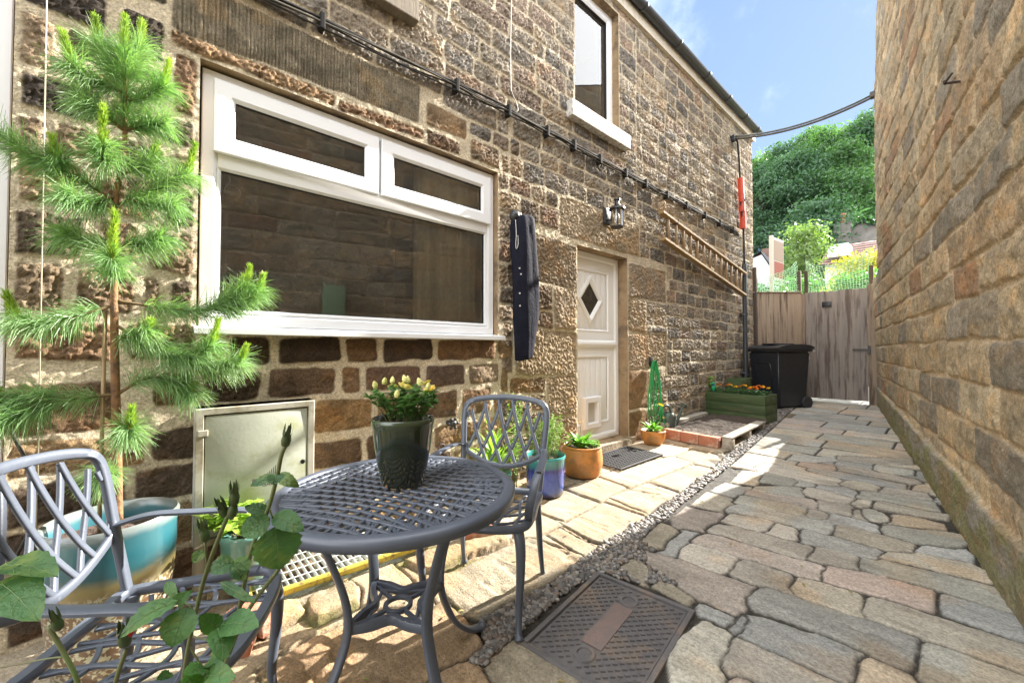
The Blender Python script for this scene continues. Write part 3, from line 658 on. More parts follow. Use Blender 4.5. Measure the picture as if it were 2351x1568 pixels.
for r in ((2.47, 3.09, 1.74, 2.19, 'pit', (.27, .21, .145)), (2.47, 2.74, 1.50, 1.74, 'rock', (.20, .145, .095)), (2.75, 3.09, 1.34, 1.74, 'pit', (.33, .26, .18)),
          (2.47, 2.75, 1.34, 1.50, 'rock', (.22, .16, .11)), (2.24, 3.09, .91, 1.34, 'pit', (.38, .295, .195)), (2.20, 2.64, .76, .91, 'rock', (.27, .19, .115)),
          (2.65, 3.09, .52, .91, 'pit', (.34, .255, .165)), (2.78, 3.09, .17, .52, 'pit', (.33, .25, .165)),
          (4.0, 4.90, 1.74, 2.16, 'pit', (.32, .255, .185)), (4.0, 4.40, 1.34, 1.74, 'pit', (.34, .27, .185)), (4.0, 4.90, .92, 1.34, 'pit', (.36, .275, .185)),
          (4.0, 4.47, .45, .92, 'smooth', (.27, .18, .105)), (4.0, 4.42, .05, .45, 'smooth', (.24, .155, .085))):
    st(r[0], r[1], r[2], r[3], r[5], r[4], .007)
br, dkb = (.17, .10, .055), (.075, .05, .034)
for r in ((.27, .48, dkb), (.49, .85, (.06, .042, .03)), (.85, 1.08, (.14, .085, .045)), (1.09, 1.48, (.07, .048, .033)), (1.50, 2.06, br)):
    st(r[0], r[1], 1.06, 1.24, r[2], 'worn', .012)
for r in ((-.02, .15, br), (.16, .43, (.10, .068, .045)), (.44, .82, (.15, .10, .065)), (.83, .97, (.22, .14, .08)), (.98, 1.39, (.15, .095, .065)), (1.40, 1.76, (.13, .09, .065)), (1.77, 2.10, (.24, .18, .12))):
    st(r[0], r[1], .87, 1.055, r[2], 'worn', .012)
for r in ((.68, 1.05, (.29, .185, .09)), (1.06, 1.36, (.25, .155, .08)), (1.37, 1.70, (.16, .11, .07)), (1.71, 2.02, (.20, .135, .085))):
    st(r[0], r[1], .645, .865, r[2], 'worn', .012)
D1, D2, D3, D4, D5 = (.06, .05, .042), (.13, .10, .072), (.24, .175, .115), (.30, .225, .15), (.27, .17, .105)
for r in ((-.45, -.165, 2.545, 2.72, D1), (-.145, .02, 2.49, 2.72, D1), (-.45, -.325, 2.30, 2.53, D4), (-.315, -.155, 2.385, 2.53, D2), (-.315, -.02, 2.30, 2.38, D3), (-.14, .02, 2.385, 2.485, D2), (.035, .145, 2.28, 2.60, D5),
          (-.45, -.19, 2.125, 2.29, D1), (-.175, -.02, 2.125, 2.29, D3), (-.005, .145, 2.125, 2.27, D2), (-.45, -.345, 1.965, 2.115, D3), (-.335, -.19, 1.965, 2.115, D3), (-.175, .03, 1.955, 2.115, D2), (.045, .145, 1.955, 2.115, D4),
          (-.45, -.24, 1.745, 1.95, D4), (-.225, .0, 1.735, 1.945, D3), (.015, .145, 1.735, 1.945, D2), (-.45, -.22, 1.525, 1.73, D2), (-.205, -.055, 1.525, 1.725, D3), (-.04, .145, 1.505, 1.72, D3),
          (-.45, -.285, 1.30, 1.515, D4), (-.27, -.07, 1.30, 1.515, D3), (-.055, .02, 1.30, 1.495, D4), (.035, .145, 1.305, 1.495, D2), (-.45, -.12, 1.09, 1.285, D5), (-.105, .145, 1.095, 1.285, D3)):
    st(r[0], r[1], r[2], r[3], r[4], 'rough', .010)
holes = [(a, b, c, d, 9) for (a, b, c, d) in OPEN]
base = trim_stones(base, big)
Hf, Cf, Df = stone_field(gy, gzz, [base, big], holes, (.60, .51, .37), rs, 100, dirt_amt=.36, mortar_patch=lambda y, z: 1.0 - .12 * sstep(2.2, 4.0, y))
YY, ZZ = np.meshgrid(gy, gzz, indexing='ij')
for (a, b, c, d) in OPEN:       # arrises of the openings
    e = np.maximum(np.maximum(a - YY, YY - b), np.maximum(c - ZZ, ZZ - d))
    k = sstep(.0, .02, e)
    Hf = Hf * k + np.minimum(Hf, 0.004) * (1 - k)
keep = np.ones((len(gy) - 1, len(gzz) - 1), bool)
ym, zm = (gy[:-1] + gy[1:]) / 2, (gzz[:-1] + gzz[1:]) / 2
for (a, b, c, d) in OPEN:
    keep[np.ix_((ym > a) & (ym < b), (zm > c) & (zm < d))] = False
V = np.stack([Hf, YY, ZZ], -1).reshape(-1, 3)
M_STONE = attr_mat('facade_stone', bump=.8, bscale=130, vscale=90, var=.5, bdist=.014, spec=.08)
F = grid_faces(len(gy), len(gzz), keep)
used = np.zeros(len(V), bool); used[F.ravel()] = True
remap = np.cumsum(used) - 1
front = link_mesh('front_wall', np_mesh('front_wall', V[used], remap[F], Cf.reshape(-1, 3)[used]), M_STONE, house)

M_CUT = mat('cut_stone', (.36, .26, .15), (.27, .18, .10), 7, .9, bump=.5, bscale=60, c3=(.16, .11, .07), sscale=4)
def reveal(a, b, c, d, depth, sill=True, top=True):
    i0, i1 = np.argmin(np.abs(gy - a)), np.argmin(np.abs(gy - b)); j0, j1 = np.argmin(np.abs(gzz - c)), np.argmin(np.abs(gzz - d))
    runs = [[(i0, j) for j in range(j0, j1 + 1)], [(i1, j) for j in range(j0, j1 + 1)]]
    if top: runs.append([(i, j1) for i in range(i0, i1 + 1)])
    if sill: runs.append([(i, j0) for i in range(i0, i1 + 1)])
    rev = MB()
    for run in runs:
        vs, fs = [], []
        for q, (i, j) in enumerate(run):
            vs += [(Hf[i, j], gy[i], gzz[j]), (-depth, gy[i], gzz[j])]
            if q: fs.append((2 * q - 2, 2 * q, 2 * q + 1, 2 * q - 1))
        rev.add(vs, fs)
    rev.build('reveal', M_CUT, house)
for o_, dp in ((WIN, .26), (DOOR, .26), (UPW, .26), (UPL, .26), (PORCH, .26)):
    reveal(*o_, dp)
# the rest of the body: end wall, back wall, roof
M_PLAIN = mat('rubble_plain', (.17, .135, .10), (.11, .09, .07), 5, .95, bump=.8, bscale=14)
bw = MB()
bw.box(-6.0, 8.02, -.2, -.02, 8.195, 5.1); bw.box(-6.2, -2.2, -.2, -6.0, 8.195, 5.1); bw.box(-6.0, -2.2, -.2, -.05, -2.1, 5.1)
bw.build('rear_wall', M_PLAIN, house)
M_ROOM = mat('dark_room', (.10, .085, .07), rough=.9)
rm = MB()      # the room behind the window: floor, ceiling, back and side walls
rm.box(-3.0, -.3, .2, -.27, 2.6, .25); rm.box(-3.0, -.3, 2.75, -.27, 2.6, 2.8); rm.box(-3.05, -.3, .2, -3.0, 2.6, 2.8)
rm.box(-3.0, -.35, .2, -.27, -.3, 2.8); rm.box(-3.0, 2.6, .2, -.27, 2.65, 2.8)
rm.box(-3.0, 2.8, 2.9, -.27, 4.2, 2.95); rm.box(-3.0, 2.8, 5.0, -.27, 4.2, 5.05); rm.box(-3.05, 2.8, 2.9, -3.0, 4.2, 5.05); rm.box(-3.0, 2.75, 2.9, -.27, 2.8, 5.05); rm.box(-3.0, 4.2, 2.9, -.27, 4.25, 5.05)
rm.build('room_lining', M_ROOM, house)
M_SLATE = mat('roof_slate', (.09, .09, .10), (.06, .06, .068), 9, .7, bump=.4, bscale=20)
roof = MB()
for i in range(16):
    t0, t1 = i / 16, (i + 1) / 16
    zb = lambda t: 5.16 + 2.0 * t
    xb = lambda t: .10 - 3.1 * t
    roof.add([(xb(t0), -2.2, zb(t0) + .012), (xb(t0), 8.27, zb(t0) + .012), (xb(t1), 8.27, zb(t1)), (xb(t1), -2.2, zb(t1)),
              (xb(t0), -2.2, zb(t0) - .02), (xb(t0), 8.27, zb(t0) - .02), (xb(t1), 8.27, zb(t1) - .02), (xb(t1), -2.2, zb(t1) - .02)],
             [(0, 1, 2, 3), (7, 6, 5, 4), (0, 4, 5, 1), (1, 5, 6, 2), (3, 7, 4, 0)])
roof.quad((-3.0, -2.2, 7.15), (-3.0, 8.27, 7.15), (-6.2, 8.27, 5.1), (-6.2, -2.2, 5.1))
roof.build('roof', M_SLATE, house)
M_FASCIA = mat('fascia_paint', (.62, .56, .46), (.52, .46, .37), 12, .6, bump=.05)
fa = MB()
fa.box(.022, -2.2, 5.005, .05, 8.24, 5.145); fa.box(-.02, -2.2, 4.998, .0215, 8.2, 5.02)
fa.build('fascia', M_FASCIA, house)
M_GUT = mat('gutter_plastic', (.035, .04, .047), (.045, .05, .058), 6, .35, spec=.6)
gt = MB()
vs, fs = [], []
NS = 10
for y in (-2.2, 8.30):
    for r_ in (.056, .050):
        for q in range(NS + 1):
            g = math.pi + math.pi * q / NS
            vs.append((.108 + r_ * math.cos(g), y, 5.175 + r_ * math.sin(g)))
n1 = NS + 1
for q in range(NS):
    fs.append((q, q + 1, 2 * n1 + q + 1, 2 * n1 + q)); fs.append((n1 + q + 1, n1 + q, 3 * n1 + q, 3 * n1 + q + 1))
    fs.append((2 * n1 + q, 2 * n1 + q + 1, 3 * n1 + q + 1, 3 * n1 + q))
for q in (0, NS):
    fs.append((q, n1 + q, 3 * n1 + q, 2 * n1 + q))
gt.add(vs, fs)
gutter = gt.build('gutter', M_GUT, house, angle=40)
for y in (-.4, .5, 1.4, 2.35, 3.25, 4.2, 5.05, 5.95, 6.75, 7.5, 8.1):
    jb = MB()
    pts = [(.108 + .061 * math.cos(math.pi + math.pi * q / 12), y, 5.175 + .061 * math.sin(math.pi + math.pi * q / 12)) for q in range(13)]
    nr = [(math.cos(math.pi + math.pi * q / 12), 0, math.sin(math.pi + math.pi * q / 12)) for q in range(13)]
    jb.strap(pts, .055 if int(y * 10) % 2 else .03, .008, nr)
    jb.build('bracket', M_GUT, gutter, angle=40)

# ------------------------------------------------------------------ the tall stone building on the right
barn = thing('stone_building', 'tall windowless building of worn tan sandstone blocks along the shaded side of the passage', 'building', (3, 4, 0), wc=True)
RA = Vector((2.663, 2.686, 0)); RD = Vector((1.623 - 2.663, 8.92 - 2.686, 0)).normalized(); RN = Vector((-RD.y, RD.x, 0))
S_END = (8.86 - RA.y) / RD.y; S_T = (7.80 - RA.y) / RD.y      # the tall part stops short of the gate, a low wall runs on
gs0 = np.concatenate([spaced(-7.0, -2.6, .03)[:-1], spaced(-2.6, -.35, .016)[:-1], spaced(-.35, S_END, .0085, 1.0, .016)])
gs0[np.argmin(np.abs(gs0 - S_T))] = S_T
gs = gs0
gz2 = spaced(-.15, 6.95, .0085, 1.6, .020)
rs2 = np.random.RandomState(23)
lay = []
z = .26
while z < 7.0:
    h = rs2.uniform(.20, .27) if z < 2.4 else rs2.uniform(.18, .235)
    s = -7.0 - rs2.uniform(0, .4)
    while s < S_END:
        L = rs2.uniform(.36, 1.0) if z < 2.4 else rs2.uniform(.28, .75)
        c = STONE_PAL['tan'][rs2.randint(6)]
        k = rs2.uniform(.85, 1.15)
        if rs2.rand() < .12: c = (.33, .28, .21)
        if rs2.rand() < .06: c = (.38, .24, .14)
        lay.append((s, min(s + L, S_END + .02), z, z + h, tuple(v * k for v in c), 'worn', .008))
        s += L
    z += h
Hr, Cr, Dr = stone_field(gs, gz2, [lay], [], (.62, .48, .31), rs2, 400, warp=.010, mortar_h=-.008, corner=.020, flat=.55, dirt=(.17, .155, .115), dirt_amt=.4)
SS, ZZ2 = np.meshgrid(gs, gz2, indexing='ij')
# strong erosion on this face, hollowed beds
Hr = Hr + .018 * (fbm(SS * 5, ZZ2 * 8, 3, 431) - .5) + .009 * (fbm(SS * 26, ZZ2 * 26, 3, 433) - .5)
# rendered plinth with moss at the foot
gl = .03 * (RA.y + SS * RD.y - 1.0)
pl = sstep(.012, -.012, ZZ2 - gl - .30 - .025 * (fbm(SS * 3, ZZ2 * 0, 2, 440) - .5))
Hp = .030 + .028 * (fbm(SS * 6, ZZ2 * 8, 4, 441) - .5) + .014 * (fbm(SS * 34, ZZ2 * 34, 3, 442) - .5)
Hr = Hr * (1 - pl) + Hp * pl
nm = fbm(SS * 7, ZZ2 * 9, 4, 443)
cem, moss, ochre = np.array([.32, .29, .23]), np.array([.26, .245, .12]), np.array([.33, .235, .12])
mm = sstep(.40, .60, nm + .35 * (1 - np.clip((ZZ2 - gl) / .3, 0, 1)) - .10)
cp = cem * (1 - mm[..., None]) + moss * mm[..., None]
oo = sstep(.55, .68, fbm(SS * 4 + 9, ZZ2 * 7, 3, 444))[..., None] * .6
cp = cp * (1 - oo) + ochre * oo
Cr = Cr * (1 - pl[..., None]) + cp * pl[..., None]
# grey lichen towards the exposed far corner and high up
lich = sstep(.50, .80, fbm(SS * 2.2, ZZ2 * 6, 3, 445) + .25 * sstep(4.5, S_END, SS) + .10 * sstep(2.0, 5.0, ZZ2) - .08)[..., None] * .32
Cr = Cr * (1 - lich) + np.array([.30, .275, .225]) * lich
Hr = Hr + .085 * np.sin(np.pi * np.clip(ZZ2 / 7.0, 0, 1)) * sstep(1.5, S_T, SS)      # the old wall bellies out
edge = sstep(S_END - .10, S_END, SS)        # rounded quoin at the far end
Hr = Hr - .05 * edge ** 2 - .04 * (sstep(S_T - .07, S_T, SS) * (ZZ2 > 2.26)) ** 2
ZTOP = np.interp(RA.y + SS * RD.y, [-8, 4.2, 5.8, 7.80, 7.81, 9.5], [4.75, 4.75, 6.15, 6.93, 2.28, 2.28])
keep2 = (ZZ2 < ZTOP)[:-1, :-1]
ZZ2 = np.minimum(ZZ2, ZTOP)
PX = RA.x + RD.x * SS + RN.x * Hr; PY = RA.y + RD.y * SS + RN.y * Hr
V = np.stack([PX, PY, ZZ2], -1).reshape(-1, 3)
F = grid_faces(len(gs), len(gz2), keep2)[:, ::-1]
M_TAN = attr_mat('worn_sandstone', bump=.9, bscale=90, vscale=70, var=.42, bdist=.018)
link_mesh('side_wall', np_mesh('side_wall', V, F, Cr.reshape(-1, 3)), M_TAN, barn)
E0 = RA + RD * S_END; E1 = RA + RD * (-7.0)
o2 = MB()
jn = len(gz2)
vs, fs = [], []
for j in range(0, jn, 6):
    q = Vector(V[(len(gs) - 1) * jn + j])
    vs += [q, q - RN * .4]
    if j: fs.append((len(vs) - 4, len(vs) - 3, len(vs) - 1, len(vs) - 2))
o2.add(vs, fs)
a = E1 - RN * 6; b = RA + RD * S_T - RN * 6
o2.quad((a.x, a.y, -.2), (b.x, b.y, -.2), (b.x, b.y, 4.7), (a.x, a.y, 4.7))
o2.quad((E1.x, E1.y, -.2), (a.x, a.y, -.2), (a.x, a.y, 4.75), (E1.x, E1.y, 4.75))
T0 = RA + RD * (S_T - .004) + RN * .02
t6 = T0 - RN * 6
o2.quad((T0.x, T0.y, 2.2), (t6.x, t6.y, 2.2), (t6.x, t6.y, 6.5), (T0.x, T0.y, 6.90))
l0, l1 = RA + RD * S_T - RN * .01, RA + RD * S_END - RN * .01
o2.quad((l0.x, l0.y, 2.262), (l1.x, l1.y, 2.262), (l1.x - RN.x * .4, l1.y - RN.y * .4, 2.262), (l0.x - RN.x * .4, l0.y - RN.y * .4, 2.262))
o2.build('end_wall', mat('tan_rubble', (.30, .22, .135), (.22, .165, .11), 4, .95, bump=.8, bscale=12), barn)
rf = MB()
sp_ = [-7.0, (4.2 - RA.y) / RD.y, (5.8 - RA.y) / RD.y, S_T]; zp_ = [4.75, 4.75, 6.15, 6.90]
for i in range(3):
    q0, q1 = RA + RD * sp_[i], RA + RD * sp_[i + 1]
    for lo_, hi_ in ((.0, .06),):
        r0, r1 = q0 - RN * 6, q1 - RN * 6
        q0i, q1i = q0 - RN * .03, q1 - RN * .03
        rf.add([(q0i.x, q0i.y, zp_[i] + hi_), (q1i.x, q1i.y, zp_[i + 1] + hi_), (r1.x, r1.y, zp_[i + 1] + hi_ - .4), (r0.x, r0.y, zp_[i] + hi_ - .4), (q0i.x, q0i.y, zp_[i] - .03), (q1i.x, q1i.y, zp_[i + 1] - .03), (r1.x, r1.y, zp_[i + 1] - .43), (r0.x, r0.y, zp_[i] - .43)],
               [(0, 1, 2, 3), (4, 7, 6, 5), (0, 4, 5, 1), (1, 5, 6, 2), (3, 2, 6, 7), (0, 3, 7, 4)])
rf.build('roof', M_SLATE, barn)
# ------------------------------------------------------------------ the ground: paved yard and path
gx = spaced(-.14, 3.6, .0078)
gyy = np.concatenate([spaced(-2.5, -.25, .03)[:-1], spaced(-.25, 9.3, .0078, 1.9, .026)])
rs3 = np.random.RandomState(31)
X, Y = np.meshgrid(gx, gyy, indexing='ij')
WX = X + .005 * (fbm(X * 8, Y * 8, 2, 501) - .5) + .006 * (fbm(X * 30, Y * 30, 2, 503) - .5)
WY = Y + .005 * (fbm(X * 8, Y * 8, 2, 505) - .5) + .006 * (fbm(X * 30, Y * 30, 2, 507) - .5)

def sd_poly(px, py, poly):
    d = np.full(px.shape, 1e9); s = np.ones(px.shape)
    n = len(poly)
    for i in range(n):
        a, b = poly[i], poly[i - 1]
        ex, ey = b[0] - a[0], b[1] - a[1]
        wx, wy = px - a[0], py - a[1]
        t = np.clip((wx * ex + wy * ey) / (ex * ex + ey * ey + 1e-12), 0, 1)
        d = np.minimum(d, (wx - ex * t) ** 2 + (wy - ey * t) ** 2)
        c1, c2, c3 = py >= a[1], py < b[1], ex * wy > ey * wx
        s = np.where((c1 & c2 & c3) | (~c1 & ~c2 & ~c3), -s, s)
    return s * np.sqrt(d)

GD = np.full(X.shape, 1.0); GD2 = np.full(X.shape, 1.0); GC = np.zeros(X.shape + (3,)); GH = np.zeros(X.shape); GR = np.zeros(X.shape)
PATHC = [(.98 * a_, b_, 1.03 * c_) for a_, b_, c_ in [(.39, .37, .305), (.42, .375, .295), (.37, .355, .31), (.44, .385, .295), (.41, .345, .285), (.36, .35, .315), (.45, .40, .325)]]
FLAGC = [(.36, .30, .21), (.38, .325, .235), (.345, .275, .185), (.37, .31, .225)]
def put(poly, colr, h=0.0, rough=1.0, shrink=.002, prior=None):
    xs, ys = [p[0] for p in poly], [p[1] for p in poly]
    i0, i1 = np.searchsorted(gx, [min(xs) - .06, max(xs) + .06]); j0, j1 = np.searchsorted(gyy, [min(ys) - .06, max(ys) + .06])
    if i1 <= i0 or j1 <= j0: return
    sl = (slice(i0, i1), slice(j0, j1))
    d = sd_poly(WX[sl], WY[sl], poly) + shrink
    if prior is not None:
        d = np.maximum(d, -prior[sl] + .012)
    m = d < GD[sl]
    GD2[sl] = np.where(m, GD[sl], np.minimum(GD2[sl], d))
    GD[sl] = np.where(m, d, GD[sl])
    k = rs3.uniform(.82, 1.16)
    cx, cy = sum(xs) / len(xs), sum(ys) / len(ys)
    t1, t2, of = rs3.uniform(-.012, .012), rs3.uniform(-.022, .022), rs3.uniform(-.003, .003)
    GH[sl] = np.where(m, h + of + t1 * (X[sl] - cx) + t2 * (Y[sl] - cy), GH[sl])
    GR[sl] = np.where(m, rough, GR[sl])
    for q in range(3):
        GC[sl + (q,)] = np.where(m, colr[q] * k, GC[sl + (q,)])
def grow(p, d, e):
    cx, cy = (min(q[0] for q in p) + max(q[0] for q in p)) / 2, (min(q[1] for q in p) + max(q[1] for q in p)) / 2
    return [(x + d * max(-1, min(1, (x - cx) / .05)), y + e * max(-1, min(1, (y - cy) / .025))) for x, y in p]
for i, p in enumerate(POLY['path']):
    p = grow(p, .030, .019)
    c = PATHC[rs3.randint(len(PATHC))]
    if i == 6: c = (.42, .34, .285)
    if i == 4: c = (.50, .47, .39)
    put(p, c, shrink=-.002)
for i, p in enumerate(POLY['flag']):
    c = FLAGC[rs3.randint(4)]
    if i in (9, 10): c = (.36, .25, .15)
    if i in (11,): c = (.33, .28, .20)
    if i in (12, 13, 14): c = (.33, .29, .22)
    put(p, c, rough=1.4 if i in (4, 8, 9) else .7, shrink=-.005)
for p in POLY['kerb']:
    put(p, (.36, .27, .16), .028, 1.6)
DG = sd_poly(WX, WY, POLY['gravel'][0])
prior = np.minimum(GD, DG)
MANH = [(1.30, 1.655), (1.70, 1.72), (1.765, 1.155), (1.365, 1.09)]
prior = np.minimum(prior, sd_poly(X, Y, MANH))
WELL = [(-.10, .34), (.36, .34), (.46, 1.17), (-.10, 1.17)]
DWELL = sd_poly(X, Y, WELL)
prior = np.minimum(prior, DWELL)
# what no drawn stone covers: rows of setts on the path, bigger flags beyond, flags along the house
y = -2.5
while y < 9.2:
    far = y > 4.0
    hrow = rs3.uniform(.32, .5) if far else rs3.uniform(.15, .22)
    if .80 < y < 3.75:
        y += hrow
        continue
    x = 1.02 - rs3.uniform(0, .3) - (.05 * (y - 4) if far else 0)
    while x < 3.5:
        L = rs3.uniform(.45, .85) if far else rs3.uniform(.3, .75)
        sk = .10 if not far else .04
        put([(x, y + sk * (x - 1)), (x + L, y + sk * (x + L - 1)), (x + L, y + hrow + sk * (x + L - 1)), (x, y + hrow + sk * (x - 1))], PATHC[rs3.randint(7)], 0, 1.0, .010, prior)
        x += L
    y += hrow
y = -1.2
while y < 8.6:
    hrow = rs3.uniform(.42, .60)
    x = -.15
    while x < 1.05:
        L = rs3.uniform(.45, .75)
        put([(x, y), (x + L, y), (x + L, y + hrow), (x, y + hrow)], FLAGC[rs3.randint(4)], 0, .8, .008, np.minimum(prior, -sd_poly(X, Y, [(-.2, -3), (1.12, -3), (1.12, 2.5), (1.0, 4.2), (.6, 6.6), (.4, 9.5), (-.2, 9.5)])))
        x += L
    y += hrow
GE = np.maximum(GD, -(GD2 - GD) / 2 + .0045 + .012 * (fbm(X * 5, Y * 5, 2, 518) - .5) + .006 * (fbm(X * 38, Y * 38, 2, 519) - .5))
ins = sstep(-.003, .005, -GE)
dome = 1 - np.exp(-np.clip(-GE, 0, None) / .0035)
lamin = fbm(X * 4, Y * 16, 4, 520)
pitn = fbm(X * 34, Y * 34, 3, 521)
top = .003 * dome + GH + GR * (.010 * (lamin - .5) + .004 * (pitn - .5)) - .010 * sstep(.62, .72, fbm(X * 4, Y * 9, 4, 522)) * np.minimum(GR, 1.5) * .6
joint = -.010 + .010 * (fbm(X * 26, Y * 26, 3, 523) - .5) + .008 * (fbm(X * 90, Y * 90, 2, 524) - .5)
wellh = -.12 + .01 * (pitn - .5)
joint = np.where(DWELL < 0, wellh, joint)
HG = joint * (1 - ins) + top * ins + .03 * (Y - 1.0)
st1 = fbm(X * 9, Y * 22, 4, 530, .6); st2 = fbm(X * 3, Y * 4, 3, 531)
st3 = fbm(X * 6, Y * 34, 3, 532, .6)
GC = GC * (.62 + .46 * st1 + .30 * st3)[..., None]
grim = sstep(.55, .75, fbm(X * 2.6 + 4, Y * 4.5, 4, 536))[..., None] * .38
GC = GC * (1 - grim) + np.array([.17, .15, .115]) * grim
tint = sstep(.52, .68, st2)[..., None] * .45
GC = GC * (1 - tint) + GC * np.array([1.25, .98, .72]) * tint
sp = .3 * sstep(.70, .76, fbm(X * 42, Y * 42, 2, 533))[..., None] * .45
GC = GC * (1 - sp) + np.array([.10, .085, .06]) * sp
soil = np.array([.042, .036, .028]) * (.6 + .8 * fbm(X * 60, Y * 60, 2, 534))[..., None]
sandy = sstep(1.02, .75, X)[..., None]
soil = soil * (1 - sandy) + np.array([.17, .13, .08]) * sandy
soil = np.where((DWELL < 0)[..., None], np.array([.30, .31, .24]) * (.7 + .6 * st1)[..., None], soil)
ms = sstep(.56, .66, fbm(X * 12, Y * 12, 3, 535))[..., None] * sstep(.55, .4, np.abs(X - .55))[..., None] * (Y < 1.6)[..., None] * .8
CG = soil * (1 - ins[..., None]) + GC * ins[..., None]
rim = (1 - sstep(.0, .03, -GE))[..., None]
CG = CG * (1 - ms * rim) + np.array([.13, .12, .035]) * ms * rim
V = np.stack([X, Y, HG], -1).reshape(-1, 3)
M_PAVE = attr_mat('paving_stone', rough=.82, bump=.7, bscale=120, vscale=80, var=.42, spec=.35, bdist=.014)
pave = link_mesh('paving', np_mesh('paving', V, grid_faces(len(gx), len(gyy)), CG.reshape(-1, 3)), M_PAVE)
tag(pave, kind='structure')
def gh(x, y):
    return float(HG[np.argmin(np.abs(gx - x)), np.argmin(np.abs(gyy - y))])

# loose pebbles in the drain strip
def pebbles(name, m, poly, count, r0, r1, y_lo, y_hi, fade=True):
    bm = bmesh.new(); bmesh.ops.create_icosphere(bm, subdivisions=1, radius=1.0); bm.verts.index_update()
    bv = np.array([q.co[:] for q in bm.verts]); bf = np.array([[q.index for q in f.verts] for f in bm.faces]); bm.free()
    r_ = np.random.RandomState(77)
    xs, ys = [p[0] for p in poly], [p[1] for p in poly]
    VV, CC, n = [], [], 0
    pal = .72 * np.array([(.20, .19, .18), (.28, .26, .24), (.13, .125, .12), (.34, .30, .25), (.22, .17, .13), (.30, .29, .28), (.17, .15, .14), (.40, .37, .33), (.24, .19, .16)])
    while n < count:
        m_ = 4000
        # density falls with distance from the viewpoint, as the stones shrink to a texture
        yy = r_.uniform(y_lo, y_hi, m_) if not fade else y_lo + (y_hi - y_lo) * r_.rand(m_) ** 1.9
        xx = r_.uniform(min(xs), max(xs), m_)
        d = sd_poly(xx, yy, poly)
        ii = np.searchsorted(gx, xx).clip(0, len(gx) - 1); jj = np.searchsorted(gyy, yy).clip(0, len(gyy) - 1)
        ok = (d < -.004) & (GD[ii, jj] > -.01)
        for x, y_, i, j in zip(xx[ok], yy[ok], ii[ok], jj[ok]):
            if n >= count: break
            r = r_.uniform(r0, r1) * (1 if y_ < 3 or not fade else 1.2) * (1.5 if r_.rand() < .08 else 1)
            s = np.array([r * r_.uniform(.8, 1.35), r * r_.uniform(.7, 1.1), r * r_.uniform(.45, .75)])
            g = r_.uniform(0, 6.28); t = r_.uniform(-.4, .4)
            q = bv * s * (1 + r_.uniform(-.12, .12, (len(bv), 1)))
            q = np.stack([q[:, 0] * math.cos(g) - q[:, 1] * math.sin(g), q[:, 0] * math.sin(g) + q[:, 1] * math.cos(g), q[:, 2] + t * q[:, 0]], -1)
            VV.append(q + np.array([x, y_, HG[i, j] + .4 * s[2] + r_.uniform(0, .010)]))
            CC.append(np.repeat(pal[r_.randint(len(pal))][None] * r_.uniform(.75, 1.2), len(bv), 0)); n += 1
    k = len(VV)
    Fp = (bf[None] + (np.arange(k) * len(bv))[:, None, None]).reshape(-1, 3)
    o = link_mesh(name, np_mesh(name, np.concatenate(VV), Fp, np.concatenate(CC)), m, None, True)
    return tag(o, kind='stuff')
M_PEB = attr_mat('pebble', rough=.6, bump=.15, bscale=200, vscale=120, var=.2, spec=.4)
gravel = pebbles('gravel', M_PEB, POLY['gravel'][0], 9500, .0075, .0145, .85, 9.0)

# the wider ground beyond the gate
M_EARTH = mat('earth', (.16, .14, .10), (.12, .11, .075), 2, .95, bump=.3, bscale=6)
gr = MB()
gr.quad((-300, -300, -.42), (300, -300, -.42), (300, 300, -.42), (-300, 300, -.42))
tag(gr.build('ground', M_EARTH), kind='structure')
rd = MB()
rd.quad((-7.5, 9.28, .235), (12, 9.28, .235), (12, 16, .235), (-7.5, 16, .235))
tag(rd.build('lane', mat('lane_tarmac', (.20, .185, .16), (.26, .24, .20), 30, .95, bump=.4, bscale=90)), kind='structure')
# ------------------------------------------------------------------ windows and door of the house
M_UPVC = mat('white_upvc', (.80, .81, .83), rough=.28, spec=.5, bump=.02, bscale=30)
M_GASKET = mat('black_rubber', (.02, .02, .022), rough=.6)
M_BLACK = mat('black_metal', (.018, .018, .02), (.03, .03, .033), 20, .35, spec=.5)

def glass_mat(name, tint=(.92, .95, .94), ior=2.1, dust=.0):
    m = bpy.data.materials.new(name); m.use_nodes = True
    n, l = m.node_tree.nodes, m.node_tree.links
    n.remove(n['Principled BSDF'])
    t = n.new('ShaderNodeBsdfTransparent'); t.inputs[0].default_value = (*tint, 1)
    g = n.new('ShaderNodeBsdfGlossy'); g.inputs['Roughness'].default_value = 0.003; g.inputs[0].default_value = (1, 1, 1, 1)
    f = n.new('ShaderNodeFresnel'); f.inputs[0].default_value = ior
    x = n.new('ShaderNodeMixShader')
    l.new(f.outputs[0], x.inputs[0]); l.new(t.outputs[0], x.inputs[1]); l.new(g.outputs[0], x.inputs[2])
    out = x.outputs[0]
    if dust:        # specks and dried rain on the pane
        tc = n.new('ShaderNodeTexCoord'); ns = n.new('ShaderNodeTexNoise'); ns.inputs['Scale'].default_value = 90; ns.inputs['Detail'].default_value = 5
        l.new(tc.outputs['Object'], ns.inputs['Vector'])
        r = n.new('ShaderNodeMapRange'); l.new(ns.outputs['Fac'], r.inputs[0])
        for s_, v_ in zip((1, 2, 3, 4), (.62, .80, .012, dust)): r.inputs[s_].default_value = v_
        d = n.new('ShaderNodeBsdfDiffuse'); d.inputs[0].default_value = (.7, .7, .68, 1)
        y = n.new('ShaderNodeMixShader'); l.new(r.outputs[0], y.inputs[0]); l.new(out, y.inputs[1]); l.new(d.outputs[0], y.inputs[2]); out = y.outputs[0]
    l.new(out, n['Material Output'].inputs[0])
    return m
M_GLASS = glass_mat('window_glass', dust=.22)
